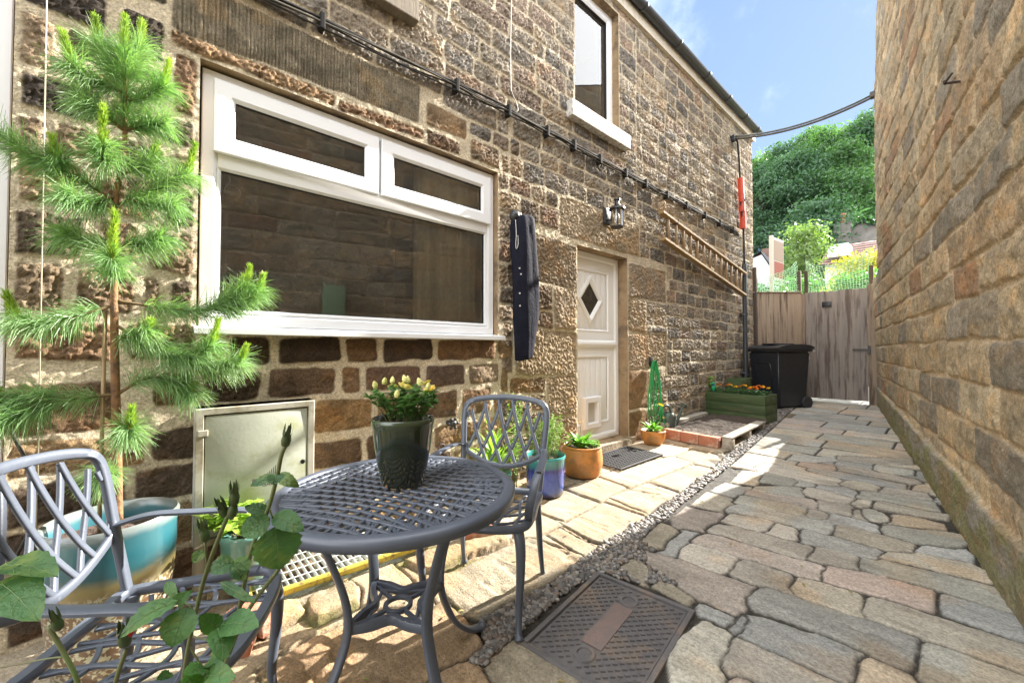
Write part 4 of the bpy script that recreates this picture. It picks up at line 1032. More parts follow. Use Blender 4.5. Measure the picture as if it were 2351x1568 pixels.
M_LAMPGLASS = glass_mat('lamp_glass', (.97, .98, .98), 1.45)

def ring(mb, y0, y1, z0, z1, prof):
    """Mitred frame in the wall plane; prof = [(inset, x), ...] from the outer edge to the inner one."""
    vs, fs = [], []
    for (i, x) in prof:
        vs += [(x, y0 + i, z0 + i), (x, y1 - i, z0 + i), (x, y1 - i, z1 - i), (x, y0 + i, z1 - i)]
    for k in range(len(prof) - 1):
        for j in range(4):
            fs.append((4 * k + j, 4 * k + (j + 1) % 4, 4 * k + 4 + (j + 1) % 4, 4 * k + 4 + j))
    mb.add(vs, fs)
    return mb
def frame_prof(w, xf, xb):
    return [(0, xb), (0, xf - .004), (.004, xf), (w - .018, xf), (w - .010, xf - .006), (w, xf - .014), (w, xb)]

def pane(name, y0, y1, z0, z1, x, m, parent):
    return MB().quad((x, y0, z0), (x, y1, z0), (x, y1, z1), (x, y0, z1)).build(name, m, parent)

wf = ring(MB(), .157, 2.068, 1.274, 2.592, frame_prof(.070, -.045, -.115))
window = wf.build('window', M_UPVC, house, angle=35)
tr = MB(); tr.box(-.112, .226, 2.098, -.048, 1.999, 2.198, bev=.006); tr.build('transom', M_UPVC, window, angle=35)
ml = MB(); ml.box(-.110, 1.068, 2.199, -.050, 1.112, 2.523, bev=.004); ml.build('mullion', M_UPVC, window, angle=35)
for (a, b) in ((.205, 1.080), (1.098, 2.022)):
    s_ = ring(MB(), a, b, 2.170, 2.548, frame_prof(.092, -.022, -.044)).build('sash', M_UPVC, window, angle=35)
    ring(MB(), a + .090, b - .090, 2.260, 2.458, [(0, -.036), (.006, -.038), (.006, -.06)]).build('gasket', M_GASKET, window)
    pane('pane', a + .092, b - .092, 2.262, 2.456, -.045, M_GLASS, window)
ring(MB(), .222, 2.002, 1.342, 2.110, [(0, -.052), (.012, -.055), (.020, -.064), (.020, -.10)]).build('glazing_bead', M_UPVC, window, angle=35)
ring(MB(), .241, 1.983, 1.361, 2.091, [(0, -.066), (.006, -.068), (.006, -.085)]).build('gasket', M_GASKET, window)
pane('pane', .243, 1.981, 1.363, 2.089, -.075, M_GLASS, window)
sl = MB()
pr = [(-.10, 1.272), (-.045, 1.272), (.062, 1.262), (.070, 1.254), (.070, 1.230), (.062, 1.226), (.058, 1.240), (.03, 1.246), (-.10, 1.246)]
vs = [(x, y, z) for y in (.135, 2.10) for (x, z) in pr]
k = len(pr)
sl.add(vs, [tuple(range(k - 1, -1, -1)), tuple(range(k, 2 * k))] + [(i, (i + 1) % k, k + (i + 1) % k, k + i) for i in range(k)])
sl.build('window_sill', M_UPVC, house, angle=30)
hk = MB()       # catch seen through the glass
hk.tube(smooth_path([(-.083, .28, 2.08), (-.084, .283, 2.045), (-.084, .265, 2.02), (-.085, .262, 1.985), (-.085, .285, 1.972), (-.085, .325, 1.975), (-.085, .33, 2.01), (-.085, .30, 2.03), (-.085, .28, 2.032)], 4), .0028, 6)
tag(hk.build('sun_catcher', mat('pale_plastic', (.5, .5, .45)), None, True), 'small pale wire loop stuck inside the big window near its hinge corner', 'hanger')

# curtain inside, to the right of the window
M_CURT = mat('curtain_cloth', (.80, .75, .64), (.70, .65, .54), 30, .9, bump=.1)
cu = MB(); vs, fs = [], []
N = 60
for i in range(N):
    y = 1.42 + .78 * i / (N - 1)
    x = -.215 + .03 * math.sin(i * .9) + .02 * math.sin(i * .37 + 1)
    vs += [(x, y, 1.05), (x + .01 * math.sin(i), y, 2.62)]
    if i: fs.append((2 * i - 2, 2 * i, 2 * i + 1, 2 * i - 1))
cu.add(vs, fs)
tag(cu.build('curtain', M_CURT, None, True), 'pale cream curtain hanging behind the window glass', 'curtain')

# upper windows
M_WSTONE = mat('painted_sill', (.66, .65, .62), (.55, .53, .49), 14, .75, bump=.35, bscale=50, c3=(.30, .26, .21), sscale=26)
M_TSTONE = mat('tooled_sill', (.27, .22, .16), (.20, .165, .125), 9, .9, bump=.9, bscale=30, stretch=(1, 6, .3))
def upper_window(o, sill_m, sy0, sy1, sz0, sz1):
    a, b, c, d = o
    w = ring(MB(), a - .02, b + .02, c + .01, d + .02, frame_prof(.105, -.085, -.16)).build('window', M_UPVC, house, angle=35)
    ring(MB(), a + .084, b - .084, c + .114, d - .084, [(0, -.10), (.007, -.102), (.007, -.14)]).build('gasket', M_GASKET, w)
    pane('pane', a + .088, b - .088, c + .118, d - .088, -.115, M_GLASS, w)
    MB().box(-.20, sy0, sz0, .085, sy1, sz1, bev=.008).build('window_sill', sill_m, house)
upper_window(UPW, M_WSTONE, 2.93, 3.95, 3.395, 3.555)
upper_window(UPL, M_TSTONE, .02, 1.31, 3.385, 3.55)

# the glazed porch door at the near end of the wall
pf = ring(MB(), -1.44, -.446, .0, 2.64, frame_prof(.075, -.012, -.10)).build('porch_door', M_UPVC, house, angle=35)
ring(MB(), -1.37, -.524, .08, 2.56, frame_prof(.09, -.03, -.08)).build('sash', M_UPVC, pf, angle=35)
pane('pane', -1.28, -.615, .17, 2.47, -.055, M_GLASS, pf)

# stable door
M_DOOR = mat('cream_door', (.85, .85, .84), (.82, .82, .81), 3, .42, bump=.03, bscale=60)
df = ring(MB(), 3.00, 3.984, .175, 2.186, frame_prof(.072, -.115, -.19)).build('door', M_DOOR, house, angle=35)
XL = -.128
def leaf(z0, z1):
    lf = ring(MB(), 3.073, 3.911, z0, z1, [(0, -.19), (0, XL - .003), (.003, XL), (.098, XL), (.103, XL + .005), (.113, XL + .005), (.122, XL - .006), (.128, XL - .010)])
    ob = lf.build('door_leaf', M_DOOR, df, angle=35)
    pb = MB()
    y, ye = 3.201, 3.783
    n = 6
    for i in range(n):       # tongue-and-groove boards
        a, b = y + (ye - y) * i / n + .003, y + (ye - y) * (i + 1) / n - .003
        pb.box(-.175, a, z0 + .128, XL - .012, b, z1 - .128, bev=.002)
    pb.box(-.18, y, z0 + .126, XL - .018, ye, z1 - .126)
    pb.build('panel', M_DOOR, df, angle=35)
leaf(1.245, 2.112); leaf(.25, 1.190)
wb = MB()
vs = []
for y in (3.055, 3.925):
    for q in range(9):
        g = -math.pi / 2 + math.pi * q / 8
        vs.append((XL + .001 + .036 * math.cos(g), y, 1.215 + .038 * math.sin(g)))
wb.add(vs, [(i, i + 1, i + 10, i + 9) for i in range(8)] + [tuple(range(8, -1, -1)), tuple(range(9, 18))])
wb.build('weather_bar', M_DOOR, df, angle=50)
wb = MB(); wb.box(XL - .05, 3.073, .176, XL + .03, 3.911, .236, bev=.008); wb.build('threshold', M_DOOR, df, angle=40)
dm = MB()
cy, cz = 3.475, 1.690
def diamond(hw, hh, x): return [(x, cy + hw, cz), (x, cy, cz + hh), (x, cy - hw, cz), (x, cy, cz - hh)]
vs, fs = [], []
for (hw, hh, x) in ((.225, .262, XL - .014), (.225, .262, XL + .010), (.195, .228, XL + .018), (.165, .195, XL + .006), (.150, .176, XL - .008)):
    vs += diamond(hw, hh, x)
for k in range(4):
    for j in range(4): fs.append((4 * k + j, 4 * k + (j + 1) % 4, 4 * k + 4 + (j + 1) % 4, 4 * k + 4 + j))
dm.add(vs, fs)
dmo = dm.build('diamond_window', M_DOOR, df)
MB().add(diamond(.150, .176, XL - .006), [(0, 1, 2, 3)]).build('pane', M_GLASS, df)
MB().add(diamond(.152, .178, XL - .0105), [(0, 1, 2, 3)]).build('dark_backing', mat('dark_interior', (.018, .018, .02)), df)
cf = MB()
ring(cf, 3.325, 3.615, .315, .650, [(0, XL - .010), (0, XL + .030), (.010, XL + .042), (.052, XL + .042), (.060, XL + .034), (.062, XL - .012)])
cfo = cf.build('cat_flap', mat('white_plastic', (.80, .80, .79), rough=.35), df, angle=40)
MB().quad((XL - .008, 3.38, .37), (XL - .008, 3.56, .37), (XL - .008, 3.56, .59), (XL - .008, 3.38, .59)).build('flap', mat('flap_plastic', (.52, .48, .42), rough=.2), df)
MB().box(-.24, 3.09, .03, .045, 4.10, .165, bev=.012).build('doorstep', mat('step_stone', (.40, .33, .235), (.30, .24, .165), 8, .9, bump=.7, bscale=30, c3=(.12, .10, .05), sscale=5), house)

# ------------------------------------------------------------------ fixtures on the house wall
# wall lantern
LY = 3.56
lamp = thing('wall_lantern', 'black wall lantern with clear glass cylinder fixed above the stable door', 'lamp', (0, LY, 2.55), wc=True)
lb = MB(); lb.box(.012, LY - .05, 2.48, .045, LY + .05, 2.655, bev=.01); lb.build('back_plate', M_BLACK, lamp, angle=40)
lb = MB(); lb.tube(smooth_path([(.045, LY, 2.53), (.075, LY, 2.515), (.095, LY, 2.55), (.105, LY, 2.60)], 5), .010, 8); lb.build('arm', M_BLACK, lamp, True)
LC = (.155, LY, 0)
lb = MB(); lb.lathe([(.0, 2.718), (.034, 2.716), (.036, 2.706), (.024, 2.700), (.024, 2.672), (.030, 2.660), (.034, 2.650), (.082, 2.618), (.086, 2.606), (.080, 2.604), (.0, 2.612)], 32, LC); lb.build('cap', M_BLACK, lamp, angle=35)
lb = MB(); lb.lathe([(.0565, 2.604), (.0565, 2.432)], 32, LC); lb.build('glass', M_LAMPGLASS, lamp, True)
lb = MB(); lb.lathe([(.0, 2.418), (.062, 2.418), (.064, 2.424), (.062, 2.432), (.050, 2.434), (.0, 2.434)], 32, LC); lb.build('base_ring', M_BLACK, lamp, angle=35)
for g in (40, 130, 220, 310):
    x, y = LC[0] + .061 * math.cos(math.radians(g)), LC[1] + .061 * math.sin(math.radians(g))
    lb = MB(); lb.strap([(x, y, 2.425), (x, y, 2.61)], .012, .004, (math.cos(math.radians(g)), math.sin(math.radians(g)), 0)); lb.build('cage_bar', M_BLACK, lamp)
lb = MB(); lb.lathe([(.0, 2.60), (.016, 2.598), (.018, 2.56), (.028, 2.53), (.026, 2.50), (.0, 2.485)], 20, LC); lb.build('bulb', mat('frosted_bulb', (.85, .85, .83), rough=.3), lamp, True)

# cable bundle across the wall with its clips
M_CABLE = mat('cable_sheath', (.028, .027, .025), (.06, .055, .048), 12, .85, spec=.15)
M_CABLE2 = mat('grey_cable', (.16, .15, .135), (.09, .085, .075), 9, .85, spec=.15)
ca = thing('cable_bundle', 'black bundle of thin cables clipped along the house wall above the window and door', 'cable', (.04, 0, 3.1), wc=True)
M_CLIP = mat('clip_plastic', (.02, .019, .018), rough=.8, spec=.2)
clips = [.0, .70, 1.64, 2.155, 2.62, 3.0, 3.42, 3.9, 4.33, 4.85, 5.4, 6.0, 6.55, 7.09]
crng = random.Random(3)
for k in range(5):
    pts = []
    for i in range(len(clips)):
        y = clips[i]
        zc = 3.045 + .09 * min(1, max(0, y) / 2.1) + .004 * k * (1 if k % 2 else -1)
        pts.append((.040 + .008 * (k % 3), y, zc - .012 * k + .02))
        if i < len(clips) - 1:
            y2 = clips[i + 1]
            pts.append((.043 + .008 * (k % 3) + crng.uniform(0, .008), (y + y2) / 2, 3.045 + .09 * min(1, max(0, (y + y2) / 2) / 2.1) - .012 * k + .02 - crng.uniform(.0, .026)))
    pts = [(.04, -2.1, 2.98 - .012 * k)] + pts + [(.05, 7.38, 3.10 - .01 * k)]
    cb = MB(); cb.tube(smooth_path(pts, 4), .0055 if k else .009, 6); cb.build('cable', M_CABLE if k != 2 else M_CABLE2, ca, True)
for y in clips:
    zc = 3.045 + .09 * min(1, max(0, y) / 2.1)
    cl = MB(); cl.box(.0, y - .014, zc - .055, .066, y + .014, zc + .045, bev=.006); cl.build('clip', M_CLIP, ca)
# loose wire hanging from above
wr = MB(); wr.tube(smooth_path([(.035, 2.21, 5.0), (.035, 2.20, 4.3), (.034, 2.185, 3.7), (.034, 2.19, 3.36), (.04, 2.20, 3.30), (.045, 2.235, 3.24), (.045, 2.26, 3.18), (.04, 2.23, 3.15), (.04, 2.18, 3.14)], 6), .0042, 6)
tag(wr.build('loose_wire', mat('pale_wire', (.36, .34, .30)), None, True), 'thin pale wire hanging down the wall to the cable bundle', 'wire')
sg = MB(); sg.tube([(.045, -.352, 2.62), (.05, -.348, 1.7), (.055, -.343, .42)], .0022, 5); 
tag(sg.build('string', mat('string', (.42, .38, .28)), None, True), 'thin pale string hanging down the wall behind the pine', 'string')
bc = MB(); bc.tube(smooth_path([(.03, -.44, .92), (.04, -.405, .80), (.05, -.37, .70), (.05, -.345, .58), (.05, -.36, .45), (.06, -.40, .33)], 6), .006, 6)
tag(bc.build('hanging_cable', M_CABLE, None, True), 'black cable curving down the wall beside the white porch door', 'cable')

# drainpipe with the supply cable and its red sleeves
PY_ = 7.52
dp = thing('drainpipe', 'black downpipe at the far end of the house wall with red sleeve above it', 'drainpipe', (.075, PY_, .2), wc=True)
b_ = MB(); b_.tube([(.075, PY_, .15), (.075, PY_ - .01, 2.62)], .036, 16); b_.build('pipe', M_GUT, dp, angle=40)
for z in (.75, 1.75, 2.52):
    b_ = MB(); b_.box(-.01, PY_ - .055, z - .02, .08, PY_ + .055, z + .02, bev=.005); b_.tube([(.075, PY_, z - .03), (.075, PY_, z + .03)], .042, 16); b_.build('bracket', M_GUT, dp, angle=40)
M_RED = mat('red_plastic', (.62, .075, .03), (.52, .06, .028), 5, .4)
sc_ = thing('supply_cable', 'dark supply cable with orange red plastic guard sleeves coming down by the drainpipe', 'cable', (.05, 7.4, 3.2), wc=True)
b_ = MB(); b_.tube(smooth_path([(.06, 7.18, 4.68), (.075, 7.24, 4.66), (.08, 7.27, 4.55), (.08, 7.33, 4.2), (.08, 7.38, 3.6), (.085, 7.46, 3.2), (.08, 7.50, 2.60)], 6), .016, 10); b_.build('cable', M_CABLE, sc_, True)
for (y0, z0, y1, z1, w) in ((7.36, 4.06, 7.40, 3.66, .060), (7.405, 3.72, 7.42, 3.50, .066), (7.44, 3.50, 7.47, 3.22, .068)):
    b_ = MB(); b_.strap([(.085, y0, z0), (.085, y1, z1)], w * 1.5, .085, (1, 0, 0), ws=[w * 1.2, w * 1.6]); b_.build('guard_sleeve', M_RED, sc_, angle=40)
b_ = MB(); b_.box(.128, 7.375, 3.70, .131, 7.400, 3.79); b_.build('label', mat('label_white', (.7, .68, .64)), sc_)

# overhead cable across the passage
oc = thing('overhead_cable', 'thick grey cable sagging across the passage from the house eaves to the tall building', 'cable', (.06, 7.18, 4.68), wc=True)
a, b = Vector((.06, 7.18, 4.70)), Vector((1.74, 7.72, 4.84))
pts = []
for i in range(17):
    t = i / 16
    q = a.lerp(b, t); q.z -= .50 * t * (1 - t)
    pts.append(q)
for k, dz in ((0, .018), (1, -.020)):
    b_ = MB(); b_.tube([q + Vector((0, 0, dz)) for q in pts], 0.014 if k == 0 else .016, 10); b_.build('cable', mat('overhead_sheath', (.13, .14, .12), (.09, .10, .09), 6, .5) if k == 0 else M_CABLE2, oc, True)
b_ = MB(); b_.box(.0, 7.14, 4.64, .07, 7.22, 4.74, bev=.01); b_.build('wall_bracket', M_BLACK, oc)
b_ = MB(); b_.box(1.70, 7.66, 4.80, 1.86, 7.76, 4.88, bev=.01); b_.build('wall_bracket', M_CABLE2, oc)

# long wooden ladder hung on the wall
M_LADDER = mat('ladder_wood', (.36, .24, .10), (.26, .16, .07), 6, .7, bump=.2, bscale=40, stretch=(1, .15, 1))
M_LADDER2 = mat('ladder_rung_wood', (.34, .24, .14), (.27, .18, .10), 6, .75)
ld = thing('ladder', 'old wooden ladder hung sideways along the wall beyond the door', 'ladder', (.08, 6, 2.4), wc=True)
a0, a1, b0, b1 = Vector((.085, 4.62, 2.845)), Vector((.085, 7.49, 2.448)), Vector((.085, 4.66, 2.522)), Vector((.085, 7.46, 2.080))
for p0, p1 in ((a0, a1), (b0, b1)):
    b_ = MB(); b_.strap([p0, p1], .036, .075, (1, 0, 0)); b_.build('rail', M_LADDER, ld)
for i in range(13):
    t = .06 + .88 * i / 12
    b_ = MB(); b_.tube([a0.lerp(a1, t), b0.lerp(b1, t)], .019, 8); b_.build('rung', M_LADDER2, ld, True)
for p in (a0.lerp(a1, .12), a0.lerp(a1, .85)):
    b_ = MB(); b_.tube([p + Vector((-.085, 0, -.03)), p + Vector((.05, 0, -.03)), p + Vector((.055, 0, .02))], .006, 6); b_.build('hook', M_BLACK, ld)

# furled parasol in its navy cover, hanging on the wall
M_NAVY = mat('navy_cloth', (.009, .0095, .018), (.014, .015, .026), 9, .85, bump=.35, bscale=22, spec=.12)
pa = thing('parasol_cover', 'long navy cloth parasol cover hanging on the wall between the big window and the door', 'parasol', (.12, 2.25, 1.1), wc=True)
b_ = MB(); vs, fs = [], []
prof = [(2.262, .045, 0), (2.255, .070, 0), (2.23, .088, 0), (2.15, .100, 0), (2.0, .108, .0), (1.8, .106, .01), (1.6, .102, .015), (1.4, .094, .015), (1.25, .084, .01), (1.15, .076, .005), (1.085, .072, 0), (1.07, .062, 0)]
N = 36
for i, (z, r, o_) in enumerate(prof):
    for j in range(N):
        g = 2 * math.pi * j / N
        k = 1 + .08 * math.sin(5 * g + z * 2.2) + .06 * math.sin(3 * g - z * 5) + .045 * math.sin(9 * g + z * 8) + .03 * math.sin(14 * g - z * 13)
        vs.append((.115 + o_ * .3 + r * .72 * k * math.cos(g), 2.262 + o_ + r * 1.22 * k * math.sin(g), z + .012 * math.sin(g)))
for i in range(len(prof) - 1):
    for j in range(N): fs.append((i * N + j, i * N + (j + 1) % N, (i + 1) * N + (j + 1) % N, (i + 1) * N + j))
fs += [tuple(range(N - 1, -1, -1)), tuple(range((len(prof) - 1) * N, len(prof) * N))]
b_.add(vs, fs); b_.build('cover', M_NAVY, pa, True)
b_ = MB(); b_.ball((.10, 2.175, 2.24), .055, 2, (.8, .9, 1.0)); b_.build('hood', M_BLACK, pa, True)
b_ = MB(); b_.tube(smooth_path([(.13, 2.155, 2.20), (.15, 2.145, 2.08), (.15, 2.140, 2.0), (.15, 2.145, 1.96), (.16, 2.155, 1.99), (.155, 2.16, 2.07)], 5), .003, 5); b_.build('drawcord', mat('white_cord', (.65, .65, .62)), pa, True)
for z, y in ((1.80, 2.148), (1.755, 2.163), (1.60, 2.15), (1.50, 2.152)):
    b_ = MB(); b_.ball((.175, y + .01, z), .008, 1); b_.build('stud', mat('stud_%d' % int(z * 100), (.6, .6, .6)), pa)
b_ = MB(); b_.tube([(.0, 2.25, 2.29), (.09, 2.25, 2.285), (.10, 2.25, 2.25)], .006, 6); b_.build('hook', M_BLACK, pa)

# gas meter box
M_METER = mat('meter_grp', (.43, .45, .38), (.36, .385, .32), 5, .8, spec=.25, bump=.06, bscale=60, c3=(.30, .32, .20), sscale=3.5)
M_METERF = mat('meter_frame', (.52, .50, .43), (.42, .40, .33), 6, .6, c3=(.25, .22, .15), sscale=5)
mbx = thing('meter_box', 'grey green gas meter cabinet with pale frame on the wall under the window', 'meter box', (.07, .4, .25), wc=True)
b_ = MB()
ring(b_, .142, .660, .22, .872, [(0, .0), (0, .118), (.004, .124), (.030, .124), (.034, .112), (.034, .09)])
b_.quad((.0, .142, .872), (.118, .142, .872), (.118, .660, .872), (.0, .660, .872))
b_.build('case', M_METERF, mbx, angle=40)
b_ = MB(); b_.box(.085, .178, .256, .119, .624, .834, bev=.008)
door_ = b_.build('cabinet_door', M_METER, mbx, angle=40)
b_ = MB(); b_.lathe([(0, 0), (.012, 0), (.012, .006), (.006, .008), (.005, .002), (0, .002)], 16); b_ = b_.build('lock', M_BLACK, door_)
b_.rotation_euler = (0, math.pi / 2, 0); b_.location = (.119, .602, .545)
for z in (.33, .74):
    b_ = MB(); b_.box(.119, .150, z, .128, .190, z + .03, bev=.003); b_.build('hinge', M_METERF, door_)
def lettering(body, size, loc, rot, m, parent, name='lettering', depth=.001):
    cu_ = bpy.data.curves.new(name, 'FONT'); cu_.body = body; cu_.size = size; cu_.extrude = depth; cu_.align_x = 'CENTER'
    tmp = bpy.data.objects.new('tmp_text', cu_)
    COL.objects.link(tmp)
    dg = bpy.context.evaluated_depsgraph_get()
    me = bpy.data.meshes.new_from_object(tmp.evaluated_get(dg))
    bpy.data.objects.remove(tmp); bpy.data.curves.remove(cu_)
    me.name = name
    me.materials.clear()
    o = link_mesh(name, me, m, parent)
    o.location = loc; o.rotation_euler = rot
    return o
M_INK = mat('dark_ink', (.05, .06, .065), rough=.6)
RT = (math.pi / 2, 0, math.pi / 2)
lettering('BRITISH', .028, (.1205, .418, .478), RT, M_INK, door_)
lettering('GAS', .028, (.1205, .438, .452), RT, M_INK, door_)
b_ = MB()      # the flame-like bars of the emblem
for i in range(6):
    b_.add([(.1205, .432 + i * .009, .506), (.1205, .438 + i * .009, .506), (.1205, .440 + i * .009, .522 + i * .008), (.1205, .436 + i * .009, .516 + i * .008)], [(0, 1, 2, 3)])
b_.build('emblem', M_INK, door_)

# valve and iron ring on the wall under the window
vl = thing('stop_valve', 'small black star handled valve sticking out of the wall behind the iron chair', 'valve', (.05, 1.60, .62), wc=True)
b_ = MB(); b_.tube([(-.02, 1.60, .62), (.07, 1.60, .62)], .018, 10); b_.build('stem', M_BLACK, vl)
b_ = MB(); b_.ball((.075, 1.60, .62), .026, 2)
for g in range(6):
    b_.ball((.075, 1.60 + .036 * math.cos(g * 1.047), .62 + .036 * math.sin(g * 1.047)), .013, 1)
b_.build('handle', M_BLACK, vl, True)
ir = MB(); ir.tube([(.035, 1.53 + .028 * math.cos(g * .3927), .445 + .032 * math.sin(g * .3927)) for g in range(16)], .007, 8, closed=True); ir.tube([(-.02, 1.53, .475), (.04, 1.53, .478)], .007, 8)
tag(ir.build('iron_ring', mat('rusty_iron', (.10, .06, .04), (.06, .045, .038), 30, .8), None, True), 'rusty iron ring fixed low in the wall below the black valve', 'ring')

# green hose hanging on a hook
M_HOSE = mat('green_hose', (.02, .28, .075), (.035, .36, .11), 12, .4, spec=.5)
hs = thing('garden_hose', 'bright green garden hose coiled over a hook beside the door', 'hose', (.06, 4.47, 1.0), wc=True)
b_ = MB(); b_.tube([(-.02, 4.475, 1.0), (.09, 4.475, 1.005), (.10, 4.475, 1.04)], .008, 8); b_.box(.0, 4.44, .95, .02, 4.51, 1.07, bev=.005); b_.build('hook', M_BLACK, hs, angle=40)
hr = random.Random(9)
pts = []
for i in range(5):
    wl_, wr_ = hr.uniform(.03, .13), hr.uniform(.03, .13); low = hr.uniform(.22, .55); xo = .045 + .009 * i; yo = hr.uniform(-.02, .03); sw = hr.uniform(-.05, .07)
    for q in range(12):
        g = 2 * math.pi * q / 12; dn = .5 - .5 * math.cos(g)
        pts.append((xo + .02 * math.sin(g), 4.475 + yo * dn + sw * dn + (wr_ if q < 6 else wl_) * math.sin(g) * (.25 + 1.0 * dn), 1.018 - (1.018 - low) * dn))
pts += [(.11, 4.53, .6), (.12, 4.58, .3), (.14, 4.63, .19), (.16, 4.60, .15)]
b_ = MB(); b_.tube(smooth_path(pts, 4), .0062, 8); b_.build('coil', M_HOSE, hs, True)

# iron pins left in the tall building's wall
def on_side(s, z, out): 
    q = RA + RD * s + RN * out
    return (q.x, q.y, z)
M_RUST = mat('rust', (.07, .045, .035), (.04, .03, .026), 40, .85)
b_ = MB(); s0 = (3.42 - RA.y) / RD.y
b_.tube([on_side(s0 + .02, 2.69, -.02), on_side(s0, 2.70, .07), on_side(s0 - .02, 2.705, .075)], .007, 6); b_.tube([on_side(s0 - .0, 2.70, .072), on_side(s0 - .17, 2.665, .07)], .006, 6)
tag(b_.build('wall_pin', M_RUST, None), 'rusty bent iron pin high in the tall stone wall', 'pin')
b_ = MB(); s0 = (7.31 - RA.y) / RD.y
b_.box(-.05, -.05, -.13, .05, .05, .13, M=Matrix.Translation(on_side(s0, 2.98, .02)), bev=.012)
tag(b_.build('iron_plate', M_RUST, None), 'small dark iron plate fixed to the tall stone wall near its far corner', 'plate')
# green cabinet on the same wall, seen only as a reflection in the big window
gc = thing('green_cabinet', 'pale green cabinet on the tall wall seen reflected in the big window', 'cabinet', on_side(-.96, 1.2, .0), wc=True)
Mg = Matrix(((RD.x, RN.x, 0, 0), (RD.y, RN.y, 0, 0), (0, 0, 1, 0), (0, 0, 0, 1)))
def side_box(s0, s1, z0, z1, o0, o1, **k):
    q = RA
    M_ = Matrix.Translation((RA.x, RA.y, 0)) @ Mg
    return MB().box(s0, o0, z0, s1, o1, z1, M=M_, **k)
M_GCAB = mat('pale_green_paint', (.36, .50, .29), (.32, .46, .26), 5, .5)
side_box(-1.10, -.83, 1.2, 1.98, -.02, .12, bev=.01).build('case', M_GCAB, gc, angle=40)
side_box(-1.08, -.85, 1.23, 1.95, .121, .135, bev=.005).build('cabinet_door', M_GCAB, gc, angle=40)
# ------------------------------------------------------------------ cast iron style bistro table and chairs
M_IRON = mat('grey_cast_metal', (.074, .087, .114), (.088, .102, .132), 14, .36, spec=.55, bump=.05, bscale=90)
TX, TY_, TZ = 1.20, .635, gz(.615)
TH = .68 - TZ
table = thing('bistro_table', 'round dark grey lattice garden table with curved legs holding the rose pot', 'table', (TX, TY_, TZ))
b_ = MB(); b_.lathe([(.362, TH - .012), (.362, TH - .002), (.372, TH + .002), (.392, TH), (.402, TH - .008), (.403, TH - .018), (.399, TH - .036), (.392, TH - .037), (.391, TH - .022), (.372, TH - .016), (.362, TH - .012)], 96)
b_.build('rim', M_IRON, table, True)
b_ = MB()
R_ = .366
def clip_run(pts, ok):
    run, runs = [], []
    for p in pts:
        if ok(p): run.append(p)
        elif len(run) > 1: runs.append(run); run = []
        else: run = []
    if len(run) > 1: runs.append(run)
    return runs
zt = TH - .008
ZUP = (0, 0, 1)
for fam in (0, 1):
    for k in range(-9, 10):
        d = k * .0385 + .019
        pts = []
        for i in range(-34, 35):
            t = i / 34 * .37
            off = d * (1 + .55 * (t / .37) ** 2 * (1 if abs(d) < .25 else .3))
            x, y = (t, off) if fam == 0 else (off, t)
            g = math.radians(28)
            pts.append(Vector((x * math.cos(g) - y * math.sin(g), x * math.sin(g) + y * math.cos(g), zt - (.001 if fam else 0))))
        for run in clip_run(pts, lambda p: p.xy.length < R_):
            b_.strap(run[::2] if len(run) > 6 else run, .0115, .010, ZUP)
for k in range(40):      # leaf-shaped arcs towards the rim
    for s_ in (1, -1):
        pts = []
        for i in range(7):
            t = i / 6
            r = .265 + .100 * t
            g = 2 * math.pi * k / 40 + s_ * .15 * math.sin(t * 1.75)
            pts.append((r * math.cos(g), r * math.sin(g), zt - .002))
        b_.strap(pts, .0105, .009, ZUP)
b_.build('lattice_top', M_IRON, table, angle=50)
for q in range(4):
    g = math.radians(94 + 90 * q)
    c_, s_ = math.cos(g), math.sin(g)
    path = smooth_path([(r * c_, r * s_, z) for r, z in ((.285, TH - .035), (.262, TH - .10), (.222, TH - .20), (.185, TH - .31), (.175, TH - .40), (.195, .21), (.245, .11), (.315, .045), (.375, .024))], 5)
    n_ = len(path)
    tn = []
    for i in range(n_):
        d_ = (path[min(i + 1, n_ - 1)] - path[max(i - 1, 0)]).normalized()
        tn.append(Vector((-s_, c_, 0)).cross(d_))
    lg = MB(); lg.strap(path, .036, .018, tn)
    lg.ball((.385 * c_, .385 * s_, .022), .021, 2)
    lg.build('leg', M_IRON, table, angle=50)
b_ = MB()      # concave square shelf tying the legs together
zs = .285
cor = [Vector((.172 * math.cos(math.radians(94 + 90 * q)), .172 * math.sin(math.radians(94 + 90 * q)), zs)) for q in range(4)]
for q in range(4):
    a, c = cor[q], cor[(q + 1) % 4]
    mid = (a + c) / 2; mid = Vector((mid.x * .62, mid.y * .62, zs))
    pts = smooth_path([a, a.lerp(c, .22) * .86 + Vector((0, 0, zs * .14)), mid, a.lerp(c, .78) * .86 + Vector((0, 0, zs * .14)), c], 4)
    b_.strap(pts, .022, .030, ZUP)
    b_.strap([a * 0.96 + Vector((0, 0, zs * .04)), Vector((a.x * .24, a.y * .24, zs))], .015, .012, ZUP)
    b_.strap([Vector((a.x * .65, a.y * .65, zs)), Vector((mid.x * .98, mid.y * .98, zs))], .012, .010, ZUP)
    b_.strap([Vector((c.x * .65, c.y * .65, zs)), Vector((mid.x * .98, mid.y * .98, zs))], .012, .010, ZUP)
b_.strap([(.042 * math.cos(i * .3927), .042 * math.sin(i * .3927), zs) for i in range(16)], .016, .014, ZUP, closed=True)
b_.build('leg_shelf', M_IRON, table, angle=50)

